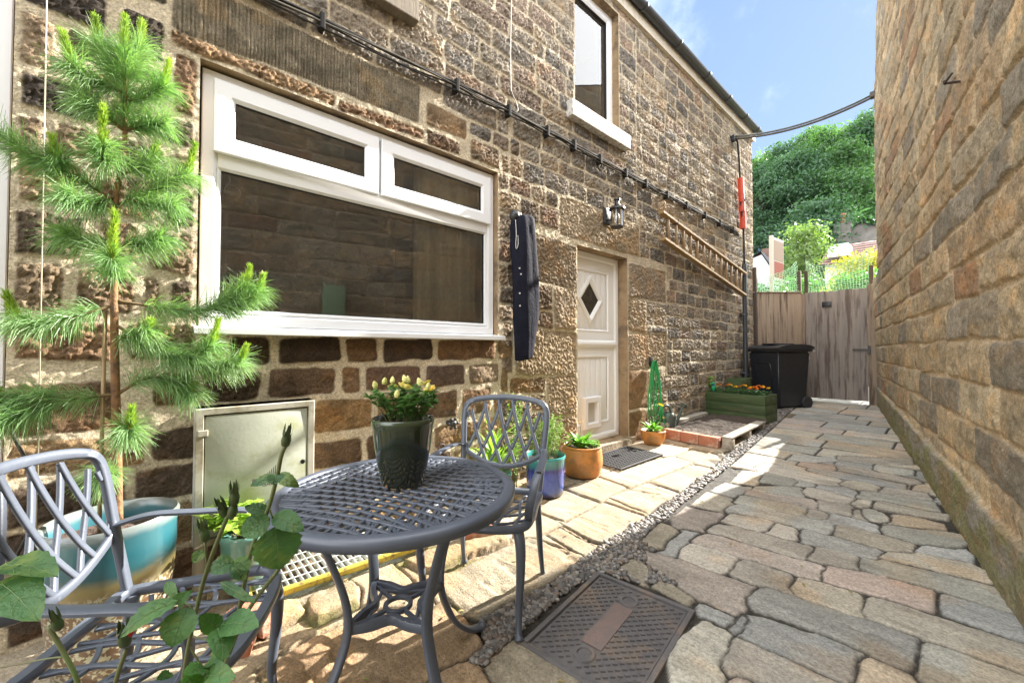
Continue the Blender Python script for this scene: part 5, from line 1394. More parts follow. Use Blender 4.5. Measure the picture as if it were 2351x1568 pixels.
def make_chair(name, label):
    ch = thing(name, label, 'chair', group='grey lattice garden chairs at the round table')
    SH = .43
    # seat: frame and wavy slats
    fr = smooth_path([(.205, -.20, SH), (.222, -.05, SH), (.240, .10, SH + .004), (.228, .185, SH + .002), (.15, .222, SH - .004), (0, .232, SH - .008),
                      (-.15, .222, SH - .004), (-.228, .185, SH + .002), (-.240, .10, SH + .004), (-.222, -.05, SH), (-.205, -.20, SH), (-.10, -.208, SH), (.10, -.208, SH)], 5, True)
    sb = MB(); sb.strap(fr, .034, .026, ZUP, closed=True)
    sb.build('seat_frame', M_IRON, ch, angle=50)
    sl_ = MB()
    def inside(p):
        w = .205 + (.035 * min(1, (p.y + .2) / .3)) - .01
        return abs(p.x) < w and -.20 < p.y < .222 - .12 * abs(p.x) * (1 if abs(p.x) > .12 else .3)
    for k in range(-5, 6):
        pts = []
        for i in range(33):
            t = -.205 + .43 * i / 32
            pts.append(Vector((k * .041 + .022 * math.sin(t * 13 + (0 if k % 2 else math.pi)) * (1 if k else 0), t, SH - .004 - .012 * (1 - (k * .041 / .22) ** 2))))
        for run in clip_run(pts, inside): sl_.strap(run, .0135, .009, ZUP)
    for k in range(5):
        y = -.14 + k * .085
        for s_ in (1, -1):
            pts = [Vector((s_ * (.01 + .21 * i / 12), y + .045 * math.sin(i / 12 * 3.1) - .02 * i / 12, SH - .005 - .012 * (1 - (i / 12) ** 2))) for i in range(13)]
            for run in clip_run(pts, inside): sl_.strap(run, .013, .009, ZUP)
    sl_.build('seat_lattice', M_IRON, ch, angle=50)
    # back
    tilt = math.radians(13)
    def bp(u, z, o=0.0):
        q = z - SH
        curve = .025 * (1 - (u / .22) ** 2)         # slight hollow
        return Vector((u, -.205 - q * math.tan(tilt) - curve * min(1, q / .2) + o, z))
    bn = Vector((0, math.cos(tilt), math.sin(tilt)))
    def top(u): return .878 - .055 * abs(u / .222) ** 2.2 - .035 * max(0, abs(u) / .222 - .8) / .2
    def low(u): return .535 + .075 * (u / .215) ** 2
    bf = MB()
    out = [bp(-.205, SH), bp(-.212, .52), bp(-.218, .62), bp(-.226, .72), bp(-.229, .79)] + [bp(u, z) for u, z in ((-.222, .838), (-.195, .864), (-.12, .880), (0, .887), (.12, .880), (.195, .864), (.222, .838))] + [bp(.229, .79), bp(.226, .72), bp(.218, .62), bp(.212, .52), bp(.205, SH)]
    bf.strap(smooth_path(out, 5), .030, .020, bn)
    bf.strap([bp(-.212 + .424 * i / 16, low(-.212 + .424 * i / 16) + .004) for i in range(17)], .026, .016, bn)
    bf.build('back_frame', M_IRON, ch, angle=50)
    bl = MB()
    okb = lambda p: abs(p.x) < .218 and low(p.x) - .004 < p.z < top(p.x) + .003
    for fam in (1, -1):
        for k in range(-5, 6):
            pts = []
            for i in range(29):
                v = i / 28
                u = fam * (k * .079 - .03 + .215 * v - .075 * v * v + .02)
                pts.append(bp(u, .52 + .38 * v, .003 * fam))
            for run in clip_run(pts, okb): bl.strap(run[::2] + ([run[-1]] if len(run) % 2 == 0 else []), .0175, .010, bn)
    bl.build('back_lattice', M_IRON, ch, angle=50)
    for s_ in (1, -1):
        am = MB()
        pts = smooth_path([bp(s_ * .220, .635), (s_ * .243, -.165, .650), (s_ * .262, -.04, .640), (s_ * .270, .07, .632), (s_ * .270, .135, .612), (s_ * .262, .170, .555), (s_ * .248, .168, .49), (s_ * .238, .140, .432)], 5)
        n_ = len(pts); tn = []
        for i in range(n_):
            d_ = (pts[min(i + 1, n_ - 1)] - pts[max(i - 1, 0)]).normalized()
            tn.append(d_.cross(Vector((1, 0, 0))) if abs(d_.z) > .3 else Vector((0, 0, 1)))
        am.strap(pts, .034, .013, [Vector((0, -t.z, t.y)) * 0 + (Vector((0, d.z, -d.y)) if False else t) for t, d in zip(tn, tn)])
        am.build('armrest', M_IRON, ch, angle=50)
        lg = MB(); lg.tube(smooth_path([(s_ * .205, .185, .425), (s_ * .222, .205, .36), (s_ * .222, .205, .25), (s_ * .213, .195, .12), (s_ * .215, .205, .04), (s_ * .222, .220, .004)], 5), [.024 - .011 * min(1, i / 18) + (.005 if i > 23 else 0) for i in range(26)], 10); lg.build('leg', M_IRON, ch, True)
        lg = MB(); lg.tube(smooth_path([(s_ * .198, -.190, .425), (s_ * .205, -.200, .30), (s_ * .210, -.215, .16), (s_ * .214, -.240, .05), (s_ * .216, -.255, .004)], 5), [.019 - .007 * min(1, i / 14) + (.005 if i > 18 else 0) for i in range(21)], 10); lg.build('leg', M_IRON, ch, True)
    return ch
chair = make_chair('lattice_chair', 'shaded dark grey lattice armchair on the far side of the round table')
chair.location = (1.03, 1.15, gz(1.15)); chair.rotation_euler = (0, 0, math.radians(-148.2))
chair2 = copy_tree(chair)
chair2['label'] = 'sunlit lattice armchair beside the big glazed pine pot, its back silvery white in the sun'
chair2.location = (1.055, .03, gz(.03)); chair2.rotation_euler = (0, 0, math.radians(-28))

# ------------------------------------------------------------------ manhole cover, grating, mat, bricks
M_CASTI = mat('rusty_cast_iron', (.135, .125, .122), (.10, .096, .098), 9, .6, spec=.4, bump=.35, bscale=70, c3=(.19, .15, .12), sscale=5)
mh = thing('manhole_cover', 'rectangular rusty iron manhole cover with raised diamond tread and two round keyholes', 'manhole cover', (1.535, 1.412, gz(1.412) - .004), math.radians(-7.5) * -1)
mh.rotation_euler = (math.atan(.03), 0, math.radians(7.5))
b_ = MB()
for (x0, y0, x1, y1) in ((-.235, -.312, .235, -.292), (-.235, .292, .235, .312), (-.235, -.292, -.213, .292), (.213, -.292, .235, .292)):
    b_.box(x0, y0, -.04, x1, y1, .012, bev=.003)
b_.build('frame', M_CASTI, mh, angle=40)
b_ = MB(); b_.box(-.209, -.288, -.03, .209, .288, .004, bev=.004); b_.build('cover', M_CASTI, mh, angle=40)
b_ = MB()
KH = [(-.015, .195), (-.015, -.195)]
for i in range(-10, 11):
    for j in range(-16, 17):
        x, y = i * .0190, j * .0185
        if (i + j) % 2 or abs(x) > .195 or abs(y) > .275: continue
        if abs(x + .015) < .052 and abs(y) < .155: continue
        if any((x - a) ** 2 + (y - c) ** 2 < .050 ** 2 for a, c in KH): continue
        M_ = Matrix.Translation((x, y, .006)) @ Matrix.Rotation(math.radians(38), 4, 'Z')
        b_.box(-.0088, -.0048, -.003, .0088, .0048, .005, M=M_)
b_.build('tread', M_CASTI, mh)
b_ = MB(); b_.box(-.058, -.145, .002, .028, .145, .0095, bev=.002); b_.build('maker_plate', mat('red_rust_plate', (.20, .14, .12), (.155, .12, .108), 14, .7, bump=.3, bscale=60), mh, angle=40)
for a, c in KH:
    b_ = MB(); b_.lathe([(.0, -.012), (.022, -.010), (.026, .004), (.028, .011), (.040, .011), (.044, .003)], 28, (a, c, 0)); b_.build('keyhole', M_CASTI, mh, angle=40)

M_GALV = mat('galvanised_steel', (.66, .67, .64), (.56, .57, .54), 30, .5, metal=.2)
M_YEL = mat('yellow_paint', (.55, .44, .06), (.48, .37, .05), 20, .6, c3=(.16, .12, .06), sscale=30)
gtg = thing('steel_grating', 'galvanised steel grating with yellow painted edge over the light well', 'grating', (0, 0, 0))
GA, GB, GC_, GD_ = Vector((.392, .33, .03)), Vector((.475, 1.19, .052)), Vector((.03, 1.19, .052)), Vector((.03, .33, .03))
for a, c in ((GA, GB), (GA, GD_)):
    b_ = MB(); b_.strap([a, c], .026, .034, ZUP); b_.build('edge_bar', M_YEL, gtg)
b_ = MB()
for i in range(1, 28):
    t = i / 28
    b_.strap([GD_.lerp(GC_, t), GA.lerp(GB, t)], .0035, .026, ZUP)
for i in range(1, 5):
    t = i / 5
    b_.strap([GD_.lerp(GA, t) + Vector((0, 0, .011)), GC_.lerp(GB, t) + Vector((0, 0, .011))], .006, .005, ZUP)
b_.build('grid_bars', M_GALV, gtg)

M_RUBBER = mat('mat_rubber', (.022, .022, .024), (.035, .035, .036), 30, .7)
dmt = thing('doormat', 'black rubber grid doormat on the sunlit flags in front of the door', 'doormat', (.285, 3.46, gz(3.46) + .014), 0)
dmt.rotation_euler = (math.atan(.03), 0, math.radians(-3))
b_ = MB()
for i in range(13):
    b_.box(-.20 + i * .0333 - .0045, -.33, 0, -.20 + i * .0333 + .0045, .33, .012)
for j in range(21):
    b_.box(-.20, -.33 + j * .033 - .0045, .001, .20, -.33 + j * .033 + .0045, .0115)
b_.build('grid', M_RUBBER, dmt)
b_ = MB()
b_.strap([(-.21, -.34, .006), (.21, -.34, .006), (.21, .34, .006), (-.21, .34, .006)], .018, .013, ZUP, closed=True)
b_.build('border', M_RUBBER, dmt)

M_BRICK = mat('red_brick', (.46, .19, .11), (.38, .145, .085), 12, .9, bump=.6, bscale=50, c3=(.55, .36, .26), sscale=8)
def brick(label, loc, rz, rx=0.0, group=None, sz=(.215, .10, .065)):
    b = MB(); b.box(-sz[0] / 2, -sz[1] / 2, 0, sz[0] / 2, sz[1] / 2, sz[2], bev=.006)
    o = b.build('brick', M_BRICK, None, angle=40)
    o.location = loc; o.rotation_euler = (rx, 0, rz)
    return tag(o, label, 'brick', group)
brick('loose red brick lying beside the rear leg of the shaded chair', (.54, 1.47, gz(1.47) + .01), 1.3)
brick('red brick stub half hidden behind the front leg of the sunlit chair', (.50, .33, -.012), .5, .1)
brick('broken red brick lying on the ground under the sunlit chair', (.60, .26, -.02), -.4, -.2, None, (.13, .10, .06))
for i, t_ in enumerate(('first brick of the raised bed edge, next to the small terracotta pot', 'middle brick of the three edging the raised bed', 'last brick of the raised bed edge, touching the pallet timber')):
    x = .275 + .213 * i
    b_ = brick(t_, (x, 4.50 - .02 * i, gz(4.5) + .006), -.09 + .03 * i, 0, 'bricks edging the raised bed', (.205, .075, .112))

# raised bed of pallet timber with soil
M_PALLET = mat('weathered_pallet', (.46, .42, .35), (.34, .30, .24), 14, .85, bump=.3, bscale=40, stretch=(1, .2, 1), c3=(.25, .21, .16), sscale=9)
M_SOIL = mat('dark_soil', (.055, .040, .030), (.095, .070, .052), 60, .95, bump=.9, bscale=70)
M_SOIL2 = mat('bark_soil', (.13, .085, .065), (.07, .048, .038), 120, .95, bump=.9, bscale=110)
bed = thing('raised_bed', 'low raised bed of pallet timber filled with dark bare soil', 'raised bed', (.5, 5.1, gz(5.1)), wc=True)
def timber(p0, p1, w, z0, z1, name, m=M_PALLET):
    d = (p1 - p0); L = d.length; a_ = math.atan2(d.y, d.x)
    M_ = Matrix.Translation(p0) @ Matrix.Rotation(a_, 4, 'Z')
    return MB().box(0, -w / 2, z0, L, w / 2, z1, M=M_, bev=.004).build(name, m, bed, angle=40)
PA, PB = Vector((.872, 4.47, gz(4.47))), Vector((.80, 5.80, gz(5.8) - .035))
timber(PA, PB, .105, .112, .134, 'top_plank')
for t in (0, .46, .93):
    q0 = PA.lerp(PB, t)
    timber(q0, q0 + (PB - PA).normalized() * .095, .098, .0, .111, 'block')
timber(PA, PB, .085, .003, .022, 'bottom_plank')
timber(Vector((.10, 4.62, gz(4.6))), Vector((.055, 5.90, gz(5.9) - .04)), .10, .02, .15, 'side_plank')
sx = np.linspace(.13, .84, 60); sy = np.linspace(4.53, 5.95, 90)
SX_, SY_ = np.meshgrid(sx, sy, indexing='ij')
sz_ = gz(5.0) + .088 + .02 * np.sin((SX_ - .13) / .71 * 3.14) + .035 * (fbm(SX_ * 14, SY_ * 14, 3, 700) - .5) + .024 * (fbm(SX_ * 45, SY_ * 45, 2, 701) - .5) + .02 * (SY_ - 5)
link_mesh('soil', np_mesh('soil', np.stack([SX_, SY_, sz_], -1).reshape(-1, 3), grid_faces(60, 90)), M_SOIL, bed, False)

# green wooden planters
M_GREENW = mat('green_stained_wood', (.060, .095, .030), (.040, .068, .024), 8, .7, bump=.35, bscale=50, stretch=(.2, 1, 1), c3=(.10, .11, .045), sscale=10)
def planter(label, cx, cy, z0, L, Wd, Hh, rz, rows):
    p = thing('wooden_planter', label, 'planter', (cx, cy, z0), rz)
    h = Hh / rows
    for (x0, y0, x1, y1) in ((-L / 2, -Wd / 2, L / 2, -Wd / 2 + .022), (-L / 2, Wd / 2 - .022, L / 2, Wd / 2), (-L / 2, -Wd / 2 + .023, -L / 2 + .022, Wd / 2 - .023), (L / 2 - .022, -Wd / 2 + .023, L / 2, Wd / 2 - .023)):
        b = MB()
        for r in range(rows): b.box(x0, y0, r * h, x1, y1, (r + 1) * h - .004, bev=.003)
        b.build('side_boards', M_GREENW, p, angle=40)
    for sx_ in (-1, 1):
        for sy_ in (-1, 1):
            MB().box(sx_ * (L / 2 - .06) - .02, sy_ * (Wd / 2 - .04) - .02, .0, sx_ * (L / 2 - .06) + .02, sy_ * (Wd / 2 - .04) + .02, Hh - .02).build('corner_post', M_GREENW, p)
    b = MB(); n_ = 24; vs = []
    for i in range(n_):
        for j in range(n_):
            vs.append((-L / 2 + .02 + (L - .04) * i / (n_ - 1), -Wd / 2 + .02 + (Wd - .04) * j / (n_ - 1), Hh - .05 + rng.uniform(-.012, .012)))
    b.add(vs, [(i * n_ + j, (i + 1) * n_ + j, (i + 1) * n_ + j + 1, i * n_ + j + 1) for i in range(n_ - 1) for j in range(n_ - 1)])
    b.build('soil', M_SOIL, p)
    return p
PLX, PLY, PLZ, PLR = .405, 6.24, gz(6.0) + .005, math.radians(-4)
planter('long green boarded planter full of orange and yellow marigolds', PLX, PLY, PLZ, .80, .42, .385, PLR, 3)
planter('small dark green planter behind the marigolds against the wall by the bin', .14, 7.0, gz(7), .22, .42, .52, 0, 3)

# ------------------------------------------------------------------ wheelie bin
M_BIN = mat('bin_plastic', (.020, .022, .027), (.026, .028, .033), 30, .33, spec=.5, bump=.05, bscale=120)
bn_ = thing('wheelie_bin', 'black wheelie bin standing by the downpipe in front of the wooden fence', 'bin', (.335, 7.52, gz(7.5)), math.radians(-27))
def frustum(b, w0, d0, z0, w1, d1, z1, yo0=0, yo1=0):
    vs = [(sx_ * w / 2, yo + (0 if sy_ < 0 else d), z) for (w, d, z, yo) in ((w0, d0, z0, yo0), (w1, d1, z1, yo1)) for (sx_, sy_) in ((-1, -1), (1, -1), (1, 1), (-1, 1))]
    return b.add(vs, [(3, 2, 1, 0), (4, 5, 6, 7), (0, 1, 5, 4), (1, 2, 6, 5), (2, 3, 7, 6), (3, 0, 4, 7)])
b_ = MB(); bm = bmesh.new()
frustum(b_, .49, .56, .02, .585, .66, .93, .05, .0)
body = b_.build('body', M_BIN, bn_)
bm = bmesh.new(); bm.from_mesh(body.data); bmesh.ops.bevel(bm, geom=bm.edges[:], offset=.028, segments=3, affect='EDGES'); bm.to_mesh(body.data); bm.free()
body.data.polygons.foreach_set('use_smooth', [True] * len(body.data.polygons)); body.data.set_sharp_from_angle(angle=math.radians(40))
b_ = MB(); frustum(b_, .615, .69, .925, .625, .70, .965, -.014, -.018); b_.build('rim', M_BIN, bn_)
b_ = MB()
prof_l = [(-.035, .967), (-.035, .985), (.02, 1.005), (.12, 1.030), (.25, 1.042), (.45, 1.045), (.62, 1.03), (.70, 1.0), (.70, .967)]
vs = [(x, y, z) for x in (-.325, .325) for (y, z) in prof_l]; k = len(prof_l)
b_.add(vs, [tuple(range(k - 1, -1, -1)), tuple(range(k, 2 * k))] + [(i, (i + 1) % k, k + (i + 1) % k, k + i) for i in range(k)])
lid = b_.build('lid', M_BIN, bn_, angle=25)
b_ = MB(); b_.box(-.12, .10, 1.035, .12, .52, 1.062, bev=.012); b_.build('lid_ridge', M_BIN, lid, angle=40)
b_ = MB(); b_.tube(smooth_path([(-.20, .68, .93), (-.20, .755, .97), (.20, .755, .97), (.20, .68, .93)], 4), .016, 8); b_.build('handle', M_BIN, bn_, True)
pts = [(-.135, .30), (-.135, .66), (-.12, .72), (-.08, .745), (.08, .745), (.12, .72), (.135, .66), (.135, .30)]
b_ = MB(); b_.tube([(x, .034 - .052 * (z - .3) / .64 - .003, z) for x, z in smooth_path([(x, z, 0) for x, z in pts], 1) for x, z in [(x, z)]] if False else [(x, .0335 - .055 * (z - .30) / 1.0 + .0, z) for x, z in pts], .011, 6); b_.build('moulded_arch', M_BIN, body, True)
for s_ in (-1, 1):
    b_ = MB(); b_.lathe([(.0, -.025), (.095, -.025), (.10, -.015), (.10, .015), (.095, .025), (0, .025)], 28)
    w_ = b_.build('wheel', M_RUBBER, bn_, angle=40); w_.location = (s_ * .26, .60, .10); w_.rotation_euler = (0, math.pi / 2, 0)

# watering can
M_CAN = mat('grey_green_plastic', (.075, .10, .085), (.06, .08, .068), 8, .4)
wc_ = thing('watering_can', 'grey green watering can standing by the wall behind the hose', 'watering can', (.095, 4.74, gz(4.74)), math.radians(70))
b_ = MB(); b_.lathe([(0, .0), (.085, .0), (.092, .01), (.090, .20), (.082, .235), (.060, .262), (.055, .262), (.05, .24), (0, .23)], 28); b_.build('body', M_CAN, wc_, angle=40)
b_ = MB(); b_.tube(smooth_path([(.07, 0, .06), (.13, 0, .12), (.19, 0, .24), (.235, 0, .32)], 4), .022, 10, .014); b_.build('spout', M_CAN, wc_, True)
b_ = MB(); b_.lathe([(.012, 0), (.040, .035), (.038, .042), (0, .044)], 20); r_ = b_.build('rose_head', M_CAN, wc_, angle=40); r_.location = (.23, 0, .315); r_.rotation_euler = (0, math.radians(50), 0)
b_ = MB(); b_.tube(smooth_path([(.05, 0, .25), (.0, 0, .345), (-.08, 0, .33), (-.125, 0, .22), (-.085, 0, .10)], 5), .013, 8); b_.build('handle', M_CAN, wc_, True)

# ------------------------------------------------------------------ pots
def glaze(name, cols, rough=.15, speck=None, wob=.03, band=14):
    """Glazed stoneware: (height, colour) bands with a running edge."""
    m = bpy.data.materials.new(name); m.use_nodes = True
    n, l = m.node_tree.nodes, m.node_tree.links
    p = n['Principled BSDF']; p.inputs['Roughness'].default_value = rough; p.inputs['Coat Weight'].default_value = .5; p.inputs['Coat Roughness'].default_value = .06
    tc = n.new('ShaderNodeTexCoord'); sp = n.new('ShaderNodeSeparateXYZ'); l.new(tc.outputs['Object'], sp.inputs[0])
    ns = n.new('ShaderNodeTexNoise'); ns.inputs['Scale'].default_value = band; ns.inputs['Detail'].default_value = 4; l.new(tc.outputs['Object'], ns.inputs['Vector'])
    ma = n.new('ShaderNodeMath'); ma.operation = 'MULTIPLY_ADD'; l.new(ns.outputs['Fac'], ma.inputs[0]); ma.inputs[1].default_value = wob * 2; l.new(sp.outputs['Z'], ma.inputs[2])
    mr = n.new('ShaderNodeMapRange'); lo, hi = cols[0][0], cols[-1][0]
    mr.inputs[1].default_value, mr.inputs[2].default_value = lo + wob, hi + wob; l.new(ma.outputs[0], mr.inputs[0])
    rp = n.new('ShaderNodeValToRGB'); el = rp.color_ramp.elements
    for i, (z, c) in enumerate(cols):
        t = (z - lo) / (hi - lo)
        e = el[i] if i < 2 else el.new(t)
        e.position = t; e.color = (*c, 1)
    l.new(mr.outputs[0], rp.inputs[0])
    out = rp.outputs[0]
    if speck:
        n2 = n.new('ShaderNodeTexNoise'); n2.inputs['Scale'].default_value = speck[1]; n2.inputs['Detail'].default_value = 3; l.new(tc.outputs['Object'], n2.inputs['Vector'])
        m2 = n.new('ShaderNodeMapRange'); m2.inputs[1].default_value, m2.inputs[2].default_value = .5, .56; l.new(n2.outputs['Fac'], m2.inputs[0])
        m3 = n.new('ShaderNodeMapRange'); m3.inputs[1].default_value, m3.inputs[2].default_value = speck[2], speck[2] - .03; l.new(ma.outputs[0], m3.inputs[0])
        mm_ = n.new('ShaderNodeMath'); mm_.operation = 'MULTIPLY'; l.new(m2.outputs[0], mm_.inputs[0]); l.new(m3.outputs[0], mm_.inputs[1])
        x = n.new('ShaderNodeMix'); x.data_type = 'RGBA'; l.new(mm_.outputs[0], x.inputs[0]); l.new(out, x.inputs[6]); x.inputs[7].default_value = (*speck[0], 1); out = x.outputs[2]
    l.new(out, p.inputs['Base Color'])
    return m
def pot(label, loc, prof, m, soil_r, soil_z, soil_m=None, ribs=0):
    p = thing('plant_pot', label, 'plant pot', loc)
    b = MB(); b.lathe(prof, 56); b.build('body', m, p, angle=60)
    b = MB(); vs = [(0, 0, soil_z + .01)]; fs = []
    N, Rr = 28, 6
    for r in range(1, Rr + 1):
        for j in range(N): vs.append((soil_r * r / Rr * math.cos(6.2832 * j / N), soil_r * r / Rr * math.sin(6.2832 * j / N), soil_z + rng.uniform(-.008, .010)))
    for j in range(N): fs.append((0, 1 + j, 1 + (j + 1) % N))
    for r in range(Rr - 1):
        for j in range(N): fs.append((1 + r * N + j, 1 + (r + 1) * N + j, 1 + (r + 1) * N + (j + 1) % N, 1 + r * N + (j + 1) % N))
    b.add(vs, fs); b.build('soil', soil_m or M_SOIL, p)
    return p
PINE = (.285, -.115, gz(-.1) - .02)
M_TEAL = glaze('teal_glaze', [(0, (.09, .05, .03)), (.26, (.115, .065, .035)), (.36, (.18, .15, .06)), (.395, (.02, .075, .085)), (.45, (.014, .095, .12)), (.51, (.035, .14, .17)), (.535, (.16, .20, .20)), (.56, (.14, .15, .135))], .32, ((.36, .36, .26), 70, .36), .02)
pot('large turquoise glazed pot with speckled brown base holding the pine', PINE,
    [(0, 0), (.140, .0), (.154, .01), (.168, .12), (.186, .30), (.193, .42), (.192, .50), (.199, .52), (.201, .545), (.193, .556), (.183, .550), (.178, .52), (.174, .40), (0, .40)], M_TEAL, .178, .485, M_SOIL2)
TPZ = .68 + .001
M_DKG = glaze('dark_green_glaze', [(0, (.012, .016, .008)), (.15, (.016, .022, .010)), (.21, (.022, .034, .014)), (.235, (.05, .075, .04))], .10, None, .01)
pot('glossy dark green pot of yellow roses standing on the round table', (TX - .01, TY_ + .02, TPZ),
    [(0, 0), (.066, 0), (.071, .006), (.086, .07), (.098, .14), (.104, .20), (.108, .215), (.1085, .228), (.105, .232), (.100, .228), (.096, .20), (0, .19)], M_DKG, .098, .205)
M_BLUE = glaze('blue_glaze', [(0, (.05, .03, .028)), (.02, (.06, .05, .09)), (.05, (.045, .09, .34)), (.17, (.03, .065, .32)), (.205, (.02, .03, .20)), (.235, (.035, .16, .20)), (.30, (.06, .30, .28))], .10, None, .02, 9)
BLUE = (.345, 2.27, gz(2.27))
pot('blue glazed pot with turquoise rim beside the shaded chair', BLUE,
    [(0, 0), (.125, 0), (.138, .008), (.146, .08), (.150, .18), (.152, .26), (.158, .28), (.160, .295), (.154, .303), (.146, .296), (.142, .26), (0, .25)], M_BLUE, .145, .262)
M_TERRA = mat('terracotta', (.55, .235, .055), (.48, .19, .045), 5, .5, spec=.4, coat=.15, bump=.1, bscale=50, c3=(.28, .15, .05), sscale=5)
ORANGE = (.29, 2.80, gz(2.8))
ribs = [(0, 0), (.115, 0), (.128, .006)]
for i in range(26):
    z = .012 + i * .0088
    ribs.append((.132 + .043 * math.sin(min(1, (z + .02) / .17) * 1.57) - .012 * max(0, (z - .15) / .1) + (.0016 if i % 2 else -.0016), z))
ribs += [(.160, .243), (.166, .250), (.166, .262), (.158, .266), (.150, .258), (.148, .22), (0, .22)]
pot('wide ribbed orange terracotta pot beside the doormat', ORANGE, ribs, M_TERRA, .152, .232)
SMALL = (.215, 4.15, gz(4.15))
pot('small orange terracotta bowl pot below the green hose', SMALL,
    [(0, 0), (.07, 0), (.088, .006), (.118, .05), (.130, .10), (.131, .135), (.136, .145), (.136, .158), (.128, .162), (.120, .15), (0, .13)], M_TERRA, .122, .142)
M_GRNP = glaze('sage_glaze', [(0, (.10, .16, .13)), (.10, (.12, .22, .17)), (.22, (.10, .26, .22)), (.27, (.18, .34, .30))], .15, None, .012)
SAGE = (.235, .34, gz(.34) + .06)
pot('pale green glazed pot under the meter box behind the sunlit chair', SAGE,
    [(0, 0), (.085, 0), (.095, .01), (.105, .10), (.112, .22), (.118, .24), (.118, .255), (.110, .26), (.104, .24), (0, .22)], M_GRNP, .108, .232)
FERN = (.22, 1.86, gz(1.86))
pot('pale turquoise pot of strap leaved fern half hidden behind the round table', FERN,
    [(0, 0), (.095, 0), (.105, .008), (.118, .10), (.125, .20), (.132, .215), (.132, .23), (.124, .235), (.116, .22), (0, .20)], M_GRNP, .12, .21)

# pale waste pipes near the pine pot
M_PVC = mat('pale_pvc', (.62, .58, .48), (.54, .50, .40), 8, .5)
b_ = MB(); b_.tube([(.05, -1.4, .30), (.05, -.38, .30)], .024, 12)
tag(b_.build('waste_pipe', mat('white_pvc', (.75, .74, .70), rough=.4), None, True), 'short white waste pipe running along the wall foot to the turquoise pot', 'pipe')
b_ = MB(); b_.tube(smooth_path([(.0, .20, .26), (.06, .185, .255), (.10, .17, .20), (.115, .165, .11), (.13, .17, -.02)], 4), .027, 12)
tag(b_.build('drain_elbow', M_PVC, None, True), 'cream plastic drain elbow between the pine pot and the meter box', 'pipe')
# ------------------------------------------------------------------ plants
def leafs(mb, base, tip, width, nrm=(0, 0, 1), curl=.12, fold=.12, n=5, shape=.42):
    """One leaf blade from base to tip, folded along its midrib and arching."""
    base, tip = Vector(base), Vector(tip)
    d = tip - base; L = d.length
    if L < 1e-6: return
    d.normalize()
    nr = Vector(nrm); sd = d.cross(nr)
    if sd.length < 1e-4: sd = d.orthogonal()
    sd.normalize(); nr = sd.cross(d).normalized()
    vs, fs = [], []
    for i in range(n + 1):
        t = i / n
        w = width * .5 * (math.sin(math.pi * min(1, t ** shape * .5 if t < .5 else .5 + .0) ) if False else (math.sin(math.pi * t ** (.75)) ** .8 if 0 < t < 1 else .02))
        c = base + d * (L * t) + nr * (curl * L * math.sin(math.pi * t) - curl * .4 * L * t * t)
        vs += [c + sd * w + nr * (fold * w * 2), c, c - sd * w + nr * (fold * w * 2)]
        if i:
            a = (i - 1) * 3
            fs += [(a, a + 1, a + 4, a + 3), (a + 1, a + 2, a + 5, a + 4)]
    mb.add(vs, fs)

def needles(rsn, P0, D0, L, width, spread, droop, up=None):
    """Arrays of pine needles: start points P0, shoot directions D0, lengths L; three-point blades that bend down."""
    m = len(P0)
    r = rsn.normal(size=(m, 3)); r -= (r * D0).sum(1)[:, None] * D0; r /= np.linalg.norm(r, axis=1)[:, None]
    a = D0 * np.cos(spread)[:, None] + r * np.sin(spread)[:, None]
    p1 = P0 + a * (L * .5)[:, None]
    a2 = a + np.array([0, 0, -1.0]) * droop[:, None]; a2 /= np.linalg.norm(a2, axis=1)[:, None]
    p2 = p1 + a2 * (L * .5)[:, None]
    s = np.cross(a, rsn.normal(size=(m, 3))); s /= np.linalg.norm(s, axis=1)[:, None]
    w = width
    V = np.stack([P0 - s * w, P0 + s * w, p1 - s * w, p1 + s * w, p2 - s * w * .4, p2 + s * w * .4], 1).reshape(-1, 3)
    b = (np.arange(m) * 6)[:, None]
    F = np.concatenate([b + np.array([0, 1, 3, 2]), b + np.array([2, 3, 5, 4])], 0)
    return V, F

rsp = np.random.RandomState(41)
pine = thing('pine_sapling', 'young long needled pine with lime green candles growing in the turquoise pot', 'pine tree', (PINE[0], PINE[1], .45), wc=True)
M_PBARK = mat('pine_bark', (.33, .17, .075), (.22, .115, .055), 30, .85, bump=.6, bscale=60, c3=(.13, .08, .05), sscale=14)
M_NEED = mat('pine_needle', (.15, .28, .10), (.26, .38, .20), 6, .42, sub=.3)
M_CANDLE = mat('new_needle', (.34, .43, .08), (.24, .36, .06), 9, .5, sub=.3)
b_ = MB(); pth = smooth_path(PINE_TRUNK, 6); b_.tube(pth, [.0165 - .0115 * i / (len(pth) - 1) for i in range(len(pth))], 12); b_.build('trunk', M_PBARK, pine, True)
NV, NF, CV, CF, nb, cb_ = [], [], [], [], 0, 0
M_TWIG = mat('pine_twig', (.20, .13, .06), (.13, .09, .05), 20, .85)
